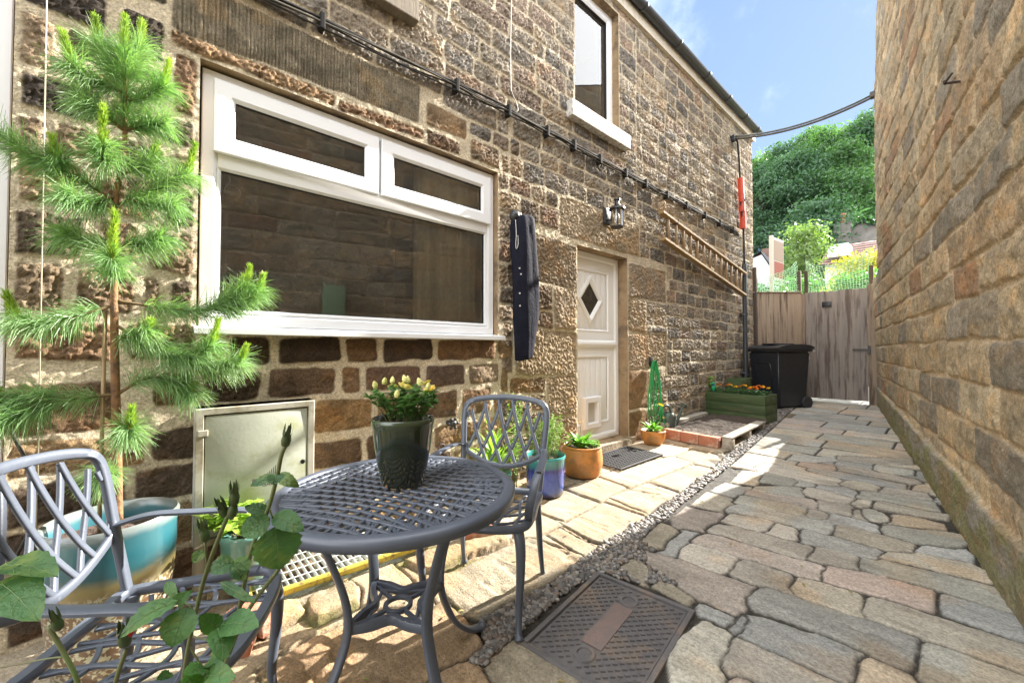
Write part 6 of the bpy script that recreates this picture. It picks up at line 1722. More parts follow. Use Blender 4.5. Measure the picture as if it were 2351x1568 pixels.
for bi, (pts, cnd) in enumerate(PINE_BR[:24] + PINE_BR[26:] + [(PINE_TRUNK[-3:], 1.4)]):
    path = smooth_path(pts, 8)
    k = len(path)
    if bi < len(PINE_BR) - 2:
        tb = MB(); tb.tube(path, [.0065 - .0035 * i / (k - 1) for i in range(k)], 6); tb.build('branch', M_TWIG, pine, True)
    A = np.array([q[:] for q in path]); seg = np.linalg.norm(np.diff(A, axis=0), axis=1); Lt = seg.sum(); cum = np.concatenate([[0], np.cumsum(seg)]) / Lt
    m = int(330 + 2000 * Lt)
    t = 1 - rsp.rand(m) ** 1.3 * (.86 if Lt < .35 else .8)
    P0 = np.stack([np.interp(t, cum, A[:, j]) for j in range(3)], 1)
    ii = np.clip(np.searchsorted(cum, t) - 1, 0, k - 2); D0 = np.diff(A, axis=0)[ii]; D0 /= np.linalg.norm(D0, axis=1)[:, None]
    V, F = needles(rsp, P0, D0, rsp.uniform(.06, .13, m), .0009, rsp.uniform(.45, 1.35, m), rsp.uniform(.3, 1.1, m))
    NV.append(V); NF.append(F + nb); nb += len(V)
    if cnd > 0:      # the upright new shoot
        tip = A[-1]; ln = .105 * cnd
        m = int(520 * cnd)
        t = rsp.rand(m)
        up = np.array([.05, .02, 1.0]) + .25 * D0[-1]; up /= np.linalg.norm(up)
        P0 = tip + up * (t * ln)[:, None]
        V, F = needles(rsp, P0, np.repeat(up[None], m, 0), rsp.uniform(.022, .042, m) * (1.1 - .4 * t), .0011, rsp.uniform(.25, .75, m), rsp.uniform(0, .1, m))
        CV.append(V); CF.append(F + cb_); cb_ += len(V)
        tb = MB(); tb.tube([Vector(tip), Vector(tip + up * ln)], .0035, 6, .002); V_ = np.array([q for q in tb.v])
        link_mesh('shoot_stem', np_mesh('shoot_stem', V_, np.array([f for f in tb.f if len(f) == 4])), mat('shoot_stem', (.45, .36, .10)) if 'shoot_stem' not in bpy.data.materials else bpy.data.materials['shoot_stem'], pine)
link_mesh('needles', np_mesh('needles', np.concatenate(NV), np.concatenate(NF)), M_NEED, pine)
link_mesh('new_needles', np_mesh('new_needles', np.concatenate(CV), np.concatenate(CF)), M_CANDLE, pine)
b_ = MB(); b_.tube([(PINE[0] - .02, -.155, .44), (PINE[0] - .01, -.150, 1.30)], .0065, 8)
tag(b_.build('bamboo_cane', mat('bamboo', (.38, .28, .15), (.30, .21, .11), 12, .6), None, True), 'thin bamboo cane standing beside the pine trunk', 'cane')

# rose bush reaching into the foreground
M_RLEAF = mat('rose_leaf', (.04, .12, .036), (.085, .21, .055), 9, .33, spec=.55, sub=.25, bump=.3, bscale=160, thr=(.4, .6), c3=(.14, .22, .05), sscale=16)
M_RSTEM = mat('rose_stem', (.10, .17, .045), (.13, .11, .05), 10, .5)
rose = thing('rose_bush', 'tall rose bush with buds and large serrated leaves in the near foreground', 'rose', (1.74, .045, gz(0)), wc=True)
b_ = MB()
for i, s_ in enumerate(ROSE_STEMS):
    big_ = i in (0, 1, 2, 3, 5)
    pts = list(s_)
    if big_:
        e = Vector(pts[-1]); pts += [tuple(e.lerp(Vector((1.73, .04, .3)), .6)), (1.735 + .01 * i, .045, gz(0) - .03)]
    b_.tube(smooth_path(pts, 5), .0030 if big_ else .0014, 7, .0030 if big_ else .0012)
b_.build('stems', M_RSTEM, rose, True)
cdir = Vector((CAMX, 0, CAMZ))
rr_ = random.Random(12)
lb_ = MB(); vb_ = MB()
for (p0, p1, w) in ROSE_LEAVES:
    w *= 1.22
    p0, p1 = Vector(p0), Vector(p1)
    n_ = (cdir - p0).normalized() + Vector((rr_.uniform(-.35, .35), rr_.uniform(-.35, .35), rr_.uniform(.1, .6)))
    d_ = p1 - p0; L = d_.length; d_.normalize()
    sd = d_.cross(n_).normalized(); nn = sd.cross(d_).normalized()
    N_ = 12; vs, fs = [], []
    cl_ = rr_.uniform(.05, .14); fo = rr_.uniform(.08, .25)
    for i in range(N_ + 1):
        t = i / N_
        ww = w * .5 * (math.sin(math.pi * t ** .85) ** .72 if 0 < t < 1 else .0) * (1 + (.07 if i % 2 else -.05))
        c = p0 + d_ * (L * t) + nn * (cl_ * L * (math.sin(math.pi * t) - .8 * t * t))
        for q in (-1, -.5, 0, .5, 1):
            vs.append(c + sd * (ww * q) + nn * (abs(q) * ww * fo + .0012 * math.sin(i * 2.6 + q * 3)))
        if i:
            a = (i - 1) * 5
            fs += [(a + j, a + j + 1, a + j + 6, a + j + 5) for j in range(4)]
    lb_.add(vs, fs)
    mid = [vs[5 * i + 2] + nn * .0004 for i in range(N_ + 1)]
    vb_.tube(mid, .0006, 4, .0003)
    for i in range(2, N_ - 2, 2):
        for q in (0, 4): vb_.tube([mid[i], vs[5 * (i + 1) + (1 if q == 0 else 3)] + nn * .0004, vs[5 * min(i + 2, N_) + q].lerp(mid[i + 2], .12) + nn * .0004], .00028, 3, .00015)
nlf = len(lb_.f)
lb_.add(vb_.v, vb_.f)
rl_ = lb_.build('leaves', M_RLEAF, rose, True)      # veins are part of the same leaves, in their own paler colour
rl_.data.materials.append(mat('leaf_vein', (.16, .26, .09), (.12, .21, .07), 20, .5))
rl_.data.polygons.foreach_set('material_index', [0] * nlf + [1] * (len(rl_.data.polygons) - nlf))
M_BUD = mat('rose_bud', (.035, .085, .022), (.06, .07, .02), 30, .5)
for i, p in enumerate(ROSE_BUDS):
    k = 1.0 if i != 4 else 1.25
    b_ = MB(); b_.lathe([(0, -.010 * k), (.0055 * k, -.006 * k), (.0068 * k, .002 * k), (.005 * k, .010 * k), (.0022 * k, .017 * k), (.0006, .026 * k)], 12)
    for g in range(5):
        leafs(b_, (.005 * k * math.cos(g * 1.257), .005 * k * math.sin(g * 1.257), .004 * k), (.006 * k * math.cos(g * 1.257), .006 * k * math.sin(g * 1.257), .028 * k), .005 * k, (math.cos(g * 1.257), math.sin(g * 1.257), 0), 0, .1, 3)
    o = b_.build('bud', M_BUD, rose, True); o.location = p; o.rotation_euler = (rr_.uniform(-.4, .4), rr_.uniform(-.4, .4), 0)
    o.matrix_parent_inverse = WC[rose.name]
b_ = MB(); b_.ball((1.687, -.024, .738), .0065, 2, (1, 1, 1.3)); tag(b_.build('red_petals', mat('rose_red', (.45, .012, .03), rough=.5), rose, True), 'opening red rose bud')

def bushy(name, label, cat, loc, n_stem, h, spread, leaf_l, leaf_w, per, m, seed, stem_m=None, r0=.03, upright=.6, group=None, tip_dense=.35):
    """A pot plant: thin stems carrying small leaves."""
    r_ = random.Random(seed)
    p = thing(name, label, cat, loc, 0, group)
    sb, lf = MB(), MB()
    tips = []
    for i in range(n_stem):
        g = r_.uniform(0, 6.283); q = math.sqrt(r_.random()); hh = h * r_.uniform(.6, 1.0) * (1 - .25 * q)
        a = Vector((r0 * q * math.cos(g), r0 * q * math.sin(g), 0)); e = Vector((spread * q * math.cos(g), spread * q * math.sin(g), hh))
        mid = a.lerp(e, .5) + Vector((0, 0, hh * .12))
        pth_ = smooth_path([a, mid, e], 5)
        sb.tube(pth_, .0022, 5, .001); tips.append(e)
        for k in range(per):
            t = tip_dense * .4 + (1 - tip_dense * .4) * r_.random() ** .7
            f = t * (len(pth_) - 1); j = min(int(f), len(pth_) - 2); c = pth_[j].lerp(pth_[j + 1], f - j)
            g2 = r_.uniform(0, 6.283); d = Vector((math.cos(g2), math.sin(g2), r_.uniform(-.3, 1.0) * upright)).normalized()
            L = leaf_l * r_.uniform(.6, 1.15)
            leafs(lf, c, c + d * L, leaf_w * r_.uniform(.7, 1.1), (r_.uniform(-.3, .3), r_.uniform(-.3, .3), 1), .1, .1, 4)
    sb.build('stems', stem_m or M_RSTEM, p, True); lf.build('leaves', m, p)
    return p, tips
def flower(parent, c, r, m, kind='rose', seed=0, mc=None):
    r_ = random.Random(seed); b = MB()
    if kind == 'rose':
        for ring_, (n_, rad, lift, tl) in enumerate(((6, 1.0, .15, .35), (5, .75, .35, .75), (4, .48, .5, 1.2), (3, .26, .55, 1.6))):
            for i in range(n_):
                g = 6.283 * (i + .5 * ring_) / n_ + r_.uniform(-.2, .2)
                d = Vector((math.cos(g), math.sin(g), tl)).normalized()
                leafs(b, (0, 0, 0), d * (r * (rad * .7 + .35)), r * 1.1 * (rad * .6 + .4), (-d.x, -d.y, 1.2), -.12, .25, 4)
    elif kind == 'daisy':
        for i in range(14):
            g = 6.283 * i / 14; d = Vector((math.cos(g), math.sin(g), .15))
            leafs(b, d * (r * .15), d * r, r * .42, (0, 0, 1), .05, .05, 3)
        b.ball((0, 0, .002), r * .25, 1, (1, 1, .5))
    elif kind == 'pom':
        for i in range(46):
            g = r_.uniform(0, 6.283); e = r_.uniform(.1, 1.5); d = Vector((math.cos(g) * math.cos(e), math.sin(g) * math.cos(e), math.sin(e) * .7))
            leafs(b, d * (r * .35), d * r, r * .5, (d.y, -d.x, .4), .1, .2, 3)
    elif kind == 'bud':
        b.lathe([(0, -.3 * r), (.45 * r, 0), (.5 * r, .45 * r), (.3 * r, 1.0 * r), (.05 * r, 1.3 * r)], 10)
    o = b.build('flower', m, parent)
    o.location = c; o.rotation_euler = (r_.uniform(-.5, .3), r_.uniform(-.3, .5), r_.uniform(0, 6))
    return o
M_YROSE = mat('yellow_rose', (.80, .62, .14), (.85, .74, .34), 60, .6, sub=.15)
M_YBUD = mat('yellow_bud', (.78, .72, .30), (.60, .64, .20), 50, .6)
M_MINI = mat('mini_rose_leaf', (.06, .15, .03), (.10, .22, .05), 40, .4, sub=.2)
mr_, tips = bushy('yellow_rose_plant', 'miniature rose with pale yellow blooms growing in the dark pot on the table', 'rose plant', (TX - .01, TY_ + .02, TPZ + .205), 46, .160, .13, .034, .021, 13, M_MINI, 5, None, .05)
for i, (dx, dy, dz, r, k) in enumerate(((.045, -.02, .128, .021, 'rose'), (-.045, -.065, .128, .014, 'bud'), (-.02, -.05, .142, .013, 'bud'), (.02, -.005, .148, .013, 'bud'), (.075, .015, .140, .014, 'bud'), (.075, .045, .118, .017, 'rose'), (.0, -.035, .145, .012, 'bud'), (.09, .03, .128, .012, 'bud'), (-.07, .0, .118, .015, 'rose'), (.03, .06, .135, .015, 'rose'), (-.03, .03, .140, .013, 'bud'), (.06, -.05, .105, .013, 'bud'))):
    flower(mr_, (dx * 1.2, dy * 1.2, dz * 1.04), r * 1.45, M_YROSE if k == 'rose' else M_YBUD, k, i)

M_LIME = mat('lime_leaf', (.20, .36, .05), (.28, .44, .08), 20, .5, sub=.3)
M_FERNY = mat('ferny_leaf', (.22, .34, .07), (.16, .28, .05), 20, .55, sub=.3)
bushy('ferny_plant', 'fine feathery yellow green plant growing in the blue pot', 'plant', (BLUE[0], BLUE[1], BLUE[2] + .26), 46, .42, .17, .026, .007, 60, M_FERNY, 15, None, .10, 1.1)
M_GAZ = mat('gazania_leaf', (.14, .33, .06), (.22, .42, .10), 12, .45, sub=.25)
M_YFL = mat('yellow_petal', (.85, .50, .03), (.80, .58, .05), 40, .5, sub=.15)
def rosette(name, label, loc, n_, L, w, seed, flowers, m=M_GAZ, rise=.9):
    r_ = random.Random(seed); p = thing(name, label, 'plant', loc); b = MB(); st_ = MB()
    for i in range(n_):
        g = r_.uniform(0, 6.283); o = r_.random() * .05; e = r_.uniform(.25, 1.25) * rise
        d = Vector((math.cos(g) * math.cos(e), math.sin(g) * math.cos(e), math.sin(e)))
        c = Vector((o * math.cos(g), o * math.sin(g), 0))
        leafs(b, c, c + d * L * r_.uniform(.6, 1.1), w * r_.uniform(.7, 1.2), (-d.x * .3, -d.y * .3, 1), .16, .15, 6)
    b.build('leaves', m, p, True)
    for i, (x, y, z, r) in enumerate(flowers):
        st_.tube(smooth_path([(0, 0, 0), (x * .4, y * .4, z * .6), (x, y, z)], 4), .002, 5); flower(p, (x, y, z), r, M_YFL, 'daisy', seed + i)
    if flowers: st_.build('stalks', M_RSTEM, p, True)
    return p
rosette('gazania', 'leafy plant with a yellow daisy growing in the wide ribbed terracotta pot', (ORANGE[0] - .03, ORANGE[1], ORANGE[2] + .235), 70, .17, .040, 3, ((.06, -.05, .235, .032), (.03, .10, .09, .022)))
bushy('trailing_plant', 'small orange flowered bushy plant at the rim of the wide ribbed terracotta pot', 'plant', (ORANGE[0] + .085, ORANGE[1] + .05, ORANGE[2] + .232), 16, .09, .08, .022, .008, 26, M_FERNY, 19)
rosette('gazania', 'leafy plant with yellow daisies growing in the small terracotta bowl pot', (SMALL[0], SMALL[1], SMALL[2] + .143), 46, .14, .034, 8, ((.08, .03, .30, .034), (.10, .05, .16, .024)))
rosette('strap_fern', 'upright lime green strap leaved fern behind the back of the shaded chair', (FERN[0], FERN[1], FERN[2] + .21), 26, .42, .050, 21, (), M_LIME, 1.15)
bushy('bramble_shoots', 'leafy climbing shoots against the wall between the fern and the blue pot', 'plant', (.10, 2.16, gz(2.1)), 10, .95, .12, .034, .016, 34, M_FERNY, 31, None, .04, .9)
pp, _ = bushy('variegated_shrub', 'bright yellow green leafy shrub growing in the pale green pot', 'plant', (SAGE[0], SAGE[1], SAGE[2] + .235), 24, .17, .19, .062, .030, 14, mat('bright_leaf', (.36, .46, .08), (.24, .38, .06), 16, .45, sub=.3), 27, None, .06, .5)

# marigolds in the long planter
M_ORG = mat('orange_petal', (.75, .20, .015), (.70, .26, .02), 60, .6)
M_YEL2 = mat('lemon_petal', (.82, .55, .03), (.78, .48, .03), 60, .6)
M_MLEAF = mat('marigold_leaf', (.045, .13, .04), (.07, .18, .05), 30, .5, sub=.2)
Mp = Matrix.Translation((PLX, PLY, PLZ + .335)) @ Matrix.Rotation(PLR, 4, 'Z')
mari = {}
for i, (x, y, yel) in enumerate(((-.24, -.10, 0), (-.16, .08, 0), (-.07, -.09, 1), (.03, .07, 0), (.11, -.02, 1), (.19, .10, 0), (.22, -.10, 0), (.31, .02, 1), (.33, -.12, 0))):
    loc = Mp @ Vector((x, y, 0))
    lab = 'yellow marigold growing in the long green planter' if yel else 'orange marigold growing in the long green planter'
    if yel not in mari:
        p, tp2 = bushy('marigold', lab, 'flower', loc, 9, .13, .085, .034, .009, 26, M_MLEAF, 50 + yel, None, .02, .8, 'marigolds in the long planter')
        for k, (fx, fy, fz) in enumerate(((.02, -.04, .15), (-.05, -.02, .125)) if not yel else ((.0, -.03, .15), (.05, .01, .13))):
            flower(p, (fx, fy, fz), .030, M_YEL2 if yel else M_ORG, 'pom', 60 + k)
        mari[yel] = p
    else:
        p = copy_tree(mari[yel])
        p.location = loc; p.rotation_euler = (0, 0, rng.uniform(-.8, .8))
loc = Mp @ Vector((-.34, -.08, 0))
p, _ = bushy('tall_shoot', 'tall bright green leafy shoot at the wall end of the marigold planter', 'plant', loc, 5, .30, .09, .10, .042, 9, M_LIME, 71, None, .015, .5)
b_ = MB(); b_.ball((0, 0, .10), .045, 2, (.7, .9, 1.2)); b_.ball((.0, -.03, .165), .026, 2); b_.tube([(0, 0, 0), (0, 0, .08)], .005, 6)
o = b_.build('bird_ornament', mat('green_blue_enamel', (.02, .35, .12), (.01, .20, .45), 14, .3, thr=(.45, .55)), None, True)
loc = Mp @ Vector((-.30, -.14, 0)); o.location = loc
tag(o, 'shiny green and blue bird ornament on a stick at the end of the marigold planter', 'ornament')
# fallen leaves and moss tufts
r_ = random.Random(91)
b_ = MB()
for i in range(60):
    x, y = r_.uniform(.9, 2.5), r_.uniform(.2, 5)
    if i % 3: x = r_.uniform(.1, 1.2)
    z = gh(x, y) + .006
    g = r_.uniform(0, 6.28)
    leafs(b_, (x, y, z), (x + .03 * math.cos(g), y + .03 * math.sin(g), z + r_.uniform(0, .006)), .012, (0, 0, 1), .1, .1, 3)
tag(b_.build('fallen_leaves', mat('dead_leaf', (.30, .20, .08), (.20, .24, .06), 9, .7)), kind='stuff')
# ------------------------------------------------------------------ fence, gate and netting at the end of the passage
M_FENCE = mat('weathered_boards', (.33, .255, .185), (.26, .20, .15), 5, .85, bump=.3, bscale=30, stretch=(3, 3, .22), c3=(.12, .085, .06), sscale=6)
M_GATE = mat('grey_gate_boards', (.32, .275, .24), (.25, .22, .20), 5, .85, bump=.3, bscale=30, stretch=(3, 3, .22), c3=(.13, .10, .085), sscale=6)
M_POST = mat('dark_post', (.10, .075, .055), (.075, .058, .045), 6, .85, bump=.3, bscale=40)
def boards(p0, p1, z0, z1, n, name, m, parent, th=.02, gap=.0006, wob=.006):
    d = p1 - p0; L = d.length; a_ = math.atan2(d.y, d.x)
    M_ = Matrix.Translation(p0) @ Matrix.Rotation(a_, 4, 'Z')
    b = MB()
    for i in range(n):
        o = rng.uniform(-.003, .003)
        b.box(L * i / n + gap, -th / 2 + o, z0 + rng.uniform(0, wob), L * (i + 1) / n - gap, th / 2 + o, z1 + rng.uniform(-wob, wob), M=M_, bev=.003)
    return b.build(name, m, parent, angle=40)
F0, F1 = Vector((-.02, 8.14, 0)), Vector((.60, 8.80, 0))
fe = thing('fence_panel', 'tall brown weathered board fence between the house corner and the garden gate', 'fence', (.3, 8.45, .22), wc=True)
boards(F0, F1, .24, 2.195, 7, 'board_panel', M_FENCE, fe)
for p, z1 in ((F0 + Vector((.045, .015, 0)), 2.66), (F1 + Vector((-.05, .03, 0)), 2.60)):
    MB().box(p.x - .035, p.y + .0, .2, p.x + .035, p.y + .07, z1, bev=.005).build('post', M_POST, fe, angle=40)
MB().box(.602, 8.80, .2, .646, 8.88, 2.18, bev=.004).build('post', M_FENCE, fe, angle=40)
b_ = MB(); b_.strap([F0 + Vector((.0, -.0, 2.20)), F1 + Vector((0, 0, 2.20))], .06, .022, ZUP); b_.build('capping', M_FENCE, fe)
gate = thing('garden_gate', 'tall grey wooden board gate closing the far end of the passage', 'gate', (1.05, 8.85, .24), wc=True)
boards(Vector((.648, 8.85, 0)), Vector((1.494, 8.87, 0)), .285, 2.185, 9, 'board_panel', M_GATE, gate)
for z in (.5, 1.2, 1.95):
    MB().box(.66, 8.875, z, 1.46, 8.91, z + .1).build('ledge', M_GATE, gate)
MB().box(.672, 8.825, .98, .702, 8.838, 1.15, bev=.003).build('handle_plate', mat('white_handle', (.72, .72, .70), rough=.3, metal=.3), gate, angle=40)
b_ = MB(); b_.tube([(.687, 8.838, 1.11), (.687, 8.79, 1.11), (.80, 8.785, 1.125)], .009, 8); b_.build('lever_handle', mat('satin_metal', (.45, .45, .44), rough=.3, metal=.9), gate, True)
MB().box(.895, 8.826, 1.905, 1.027, 8.845, 2.00, bev=.004).build('small_plate', M_BLACK, gate, angle=40)
b_ = MB(); b_.box(1.30, 8.83, 1.140, 1.50, 8.842, 1.165); b_.box(1.50, 8.80, 1.08, 1.535, 8.842, 1.215); b_.build('strap_hinge', M_BLACK, gate)
gp = MB(); gp.box(1.50, 8.83, .2, 1.665, 8.93, 2.24, bev=.006)
tag(gp.build('gate_post', M_FENCE, None, angle=40), 'thick wooden gate post between the gate and the tall stone building', 'post')
for (x, h, lab) in ((.645, 2.61, 'thin dark stake holding the netting at the latch side of the gate'), (1.545, 2.57, 'thin dark stake holding the netting on top of the gate post')):
    b_ = MB(); b_.box(x - .028, 8.935, 1.6, x + .028, 8.985, h, bev=.004)
    tag(b_.build('netting_stake', M_POST, None), lab, 'stake')
M_NET = mat('green_netting', (.34, .66, .38), (.42, .72, .46), 8, .6)
def net(name, label, top, bot, nu, nv, sag):
    """top/bot: polylines of the net's upper and lower edge."""
    t_ = smooth_path(top, 8); b0 = smooth_path(bot, 8)
    def at(path, u):
        f = u * (len(path) - 1); i = min(int(f), len(path) - 2)
        return path[i].lerp(path[i + 1], f - i)
    b = MB()
    r_ = random.Random(4)
    P_ = [[at(b0, i / nu).lerp(at(t_, i / nu), j / nv) + Vector((r_.uniform(-.007, .007), sag * math.sin(3.1 * j / nv) * (.6 + .4 * math.sin(i * .5)), r_.uniform(-.008, .008))) for j in range(nv + 1)] for i in range(nu + 1)]
    for row in P_: b.tube(row, .0048, 4, cap=False)
    for j in range(nv + 1): b.tube([P_[i][j] for i in range(nu + 1)], .0048, 4, cap=False)
    return tag(b.build(name, M_NET, None), label, 'netting')
net('garden_netting', 'pale green square mesh netting stretched above the garden gate', [(.64, 8.96, 2.80), (.78, 8.97, 2.70), (1.05, 8.98, 2.66), (1.3, 8.98, 2.74), (1.55, 8.97, 2.86)], [(.64, 8.96, 2.19), (1.1, 8.96, 2.19), (1.55, 8.96, 2.20)], 23, 14, .05)
net('garden_netting', 'pale green square mesh netting stretched above the board fence by the bin', [(.03, 8.2, 2.50), (.20, 8.42, 2.52), (.42, 8.64, 2.62), (.53, 8.82, 2.78)], [(.03, 8.2, 2.2), (.3, 8.5, 2.2), (.56, 8.83, 2.2)], 19, 12, .03)

# ------------------------------------------------------------------ beyond the gate
def leaf_cloud(rsn, centres, radii, per, size, droop=.3):
    """Leaf-sized quads spread through ellipsoidal clumps, thicker towards each clump's skin."""
    n = len(centres)
    c = np.repeat(np.array(centres), per, 0); r = np.repeat(np.array(radii), per, 0)
    m = len(c)
    d = rsn.normal(size=(m, 3)); d /= np.linalg.norm(d, axis=1)[:, None]
    rad = rsn.rand(m) ** .45
    p = c + d * rad[:, None] * r
    nrm = d * .6 + rsn.normal(size=(m, 3)) * .7 + np.array([0, 0, .5]); nrm /= np.linalg.norm(nrm, axis=1)[:, None]
    a = np.cross(nrm, rsn.normal(size=(m, 3))); a /= np.linalg.norm(a, axis=1)[:, None]
    b = np.cross(nrm, a)
    s = size * rsn.uniform(.6, 1.3, m)[:, None]
    V = np.stack([p - a * s, p - b * s * .55, p + a * s, p + b * s * .55], 1).reshape(-1, 3)
    return V, np.arange(4 * m).reshape(-1, 4)
M_BARK = mat('bark', (.10, .085, .065), (.07, .06, .048), 6, .9, bump=.5, bscale=20)
LEAFM = [mat('wood_leaf_a', (.055, .125, .05), (.08, .165, .06), .5, .6, sub=.35), mat('wood_leaf_b', (.045, .105, .058), (.06, .13, .065), .5, .6, sub=.3), mat('wood_leaf_c', (.085, .16, .05), (.125, .205, .06), .5, .6, sub=.4)]
def hill_z(x, y): return .2 + 11.5 * float(sstep(18, 52, np.array(y + .12 * x))) + 6 * float(sstep(50, 80, np.array(y)))
hx, hy = np.linspace(-70, 50, 60), np.linspace(16, 110, 48)
HXX, HYY = np.meshgrid(hx, hy, indexing='ij')
HZZ = np.vectorize(hill_z)(HXX, HYY) + .5 * (fbm(HXX * .3, HYY * .3, 3, 800) - .5)
tag(link_mesh('hill', np_mesh('hill', np.stack([HXX, HYY, HZZ], -1).reshape(-1, 3), grid_faces(60, 48)), mat('hill_grass', (.045, .075, .025), (.03, .05, .02), .8, .95, bump=.5, bscale=3), None, True), kind='structure')
rst = np.random.RandomState(66)
def tree(label, x, y, h, r, m, n_cl=54, per=210, size=.12):
    z0 = hill_z(x, y)
    t = thing('broadleaf_tree', label, 'tree', (x, y, z0), group='trees on the wooded hillside')
    lean = (rst.uniform(-.4, .4), rst.uniform(-.4, .4))
    b = MB()
    tp = Vector((lean[0], lean[1], h * .72))
    b.tube(smooth_path([(0, 0, -.3), (lean[0] * .2, lean[1] * .3, h * .3), tp], 4), .17 * h / 12, 8, .05)
    cs, rr = [], []
    for i in range(n_cl):
        g = rst.uniform(0, 6.283); q = rst.rand() ** .6; zz = rst.uniform(.26, 1.0)
        w = r * (1 - .75 * max(0, zz - .55) / .45) * (.55 + .45 * min(1, (zz - .2) / .25))
        cs.append((lean[0] * zz + q * w * math.cos(g), lean[1] * zz + q * w * math.sin(g), h * zz)); k = rst.uniform(.65, 1.25); rr.append((k * 1.2, k * 1.2, k * .85))
        if i % 4 == 0:
            b.tube([Vector((lean[0] * .5, lean[1] * .5, h * min(.6, zz * .7))), Vector(cs[-1])], .05, 5, .02)
    b.build('trunk', M_BARK, t, True)
    V, F = leaf_cloud(rst, cs, rr, per, size)
    link_mesh('crown', np_mesh('crown', V, F), m, t)
k = 0
TL = ['tall tree on the hillside seen just right of the house gutter end', 'broad tree on the hillside standing over the gap between the buildings', 'tree on the hillside crown against the edge of the tall stone building',
      'dark tree lower on the hillside above the white cottage', 'dark tree lower on the hillside behind the feathery bush', 'dark tree lower on the hillside behind the stone chimney',
      'light green tree at the skyline between the buildings', 'bright tree at the skyline nearest the house roof', 'bright tree at the skyline beside the tall stone building', 'low dark tree at the foot of the wooded slope',
      'middle tree of the slope hidden mostly by the house corner', 'middle tree of the slope above the estate sale board', 'middle tree of the slope above the cottage chimney pot', 'middle tree of the slope touching the tall stone building edge']
for (dx, y, h, r, m) in ((-.275, 47, 10.5, 3.3, 2), (-.20, 46, 11.0, 3.6, 0), (-.125, 47, 10.3, 3.4, 2), (-.285, 38, 9.5, 3.0, 1), (-.215, 37, 9.5, 3.1, 1), (-.135, 38, 9.2, 3.1, 0), (-.165, 55, 10.5, 3.6, 2), (-.245, 55, 10.8, 3.6, 2), (-.09, 54, 10.5, 3.6, 0), (-.175, 31, 6.5, 2.6, 1), (-.30, 42, 10.0, 3.2, 0), (-.245, 42, 10.2, 3.2, 1), (-.165, 42, 10.4, 3.3, 0), (-.105, 43, 10.2, 3.2, 1)):
    tree(TL[k], 2.5 + dx * y, y, h, r, LEAFM[m]); k += 1
# shrubs right behind the fence
def shrub(name, label, cat, loc, cs, rr, per, size, m):
    t = thing(name, label, cat, loc)
    b = MB()
    for c in cs[::2]: b.tube([(0, 0, -.05), (c[0] * .4, c[1] * .4, c[2] * .55), c], .02, 5, .006)
    b.build('stem', M_BARK, t, True)
    V, F = leaf_cloud(rst, cs, rr, per, size)
    link_mesh('foliage', np_mesh('foliage', V, F), m, t)
M_FEATH = mat('feathery_leaf', (.17, .24, .095), (.12, .19, .07), 1.5, .6, sub=.3)
cs = [(rst.uniform(-.75, .75) * (1 - .5 * z / 4.4), rst.uniform(-.6, .6), z) for z in np.linspace(1.0, 4.45, 46)]
shrub('feathery_bush', 'tall pale green feathery bush rising behind the netting', 'bush', (-.45, 14.2, .2), cs, [(.42, .42, .34)] * 46, 170, .055, M_FEATH)
M_GOLD = mat('golden_leaf', (.42, .36, .035), (.30, .30, .04), 2.0, .6, sub=.35)
cs = [(rst.uniform(-.7, .8), rst.uniform(-.4, .4), rst.uniform(1.6, 3.05)) for i in range(40)]
shrub('golden_conifer', 'golden yellow conifer hedge bush beyond the gate beside the tall building', 'bush', (1.05, 12.4, .2), cs, [(.33, .33, .32)] * 40, 190, .035, M_GOLD)
M_SHRUB = mat('shrub_leaf', (.06, .17, .045), (.09, .23, .06), 2.5, .5, sub=.35)
cs = [(rst.uniform(-1.3, 1.2), rst.uniform(-.35, .35), rst.uniform(1.0, 2.55)) for i in range(56)]
shrub('green_shrub', 'bright green leafy shrub filling the space behind the netting', 'bush', (.45, 10.9, .2), cs, [(.30, .28, .26)] * 56, 150, .045, M_SHRUB)

M_WHITE = mat('white_render', (.70, .72, .74), (.62, .64, .66), 2, .9)
wh = thing('white_cottage', 'white rendered cottage with slate roof in the distance left of the feathery bush', 'house', (-5.2, 22, .4), wc=True)
b_ = MB(); x0, x1, yb = -6.6, -3.35, 22.0
b_.add([(x0, yb, .2), (x1, yb, .2), (x1, yb, 4.9), ((x0 + x1) / 2 + 1.15, yb, 5.8), (x0, yb, 4.9), (x0, yb + 6, .2), (x1, yb + 6, .2), (x1, yb + 6, 4.9), ((x0 + x1) / 2 + 1.15, yb + 6, 5.8), (x0, yb + 6, 4.9)], [(0, 1, 2, 3, 4), (1, 6, 7, 2), (0, 4, 9, 5), (9, 8, 7, 6, 5)])
b_.build('wall', M_WHITE, wh)
b_ = MB()
rx_ = (x0 + x1) / 2 + 1.15
b_.add([(x0 - .2, yb - .15, 4.82), (rx_, yb - .15, 5.92), (rx_, yb + 6.1, 5.92), (x0 - .2, yb + 6.1, 4.82), (x1 + .2, yb - .15, 4.72), (x1 + .2, yb + 6.1, 4.72)], [(0, 1, 2, 3), (1, 4, 5, 2)])
b_.build('roof', M_SLATE, wh)
MB().box(-4.0, 22.6, 5.2, -3.72, 23.0, 6.2).build('chimney', mat('dull_brick', (.17, .10, .08), (.13, .085, .07), 8, .9), wh)
M_GREYST = mat('grey_far_stone', (.20, .185, .165), (.14, .13, .12), 3, .9, bump=.3, bscale=8)
ct = thing('stone_cottage', 'grey stone gabled cottage with chimney pot below the woods', 'house', (-1.2, 30, 3), wc=True)
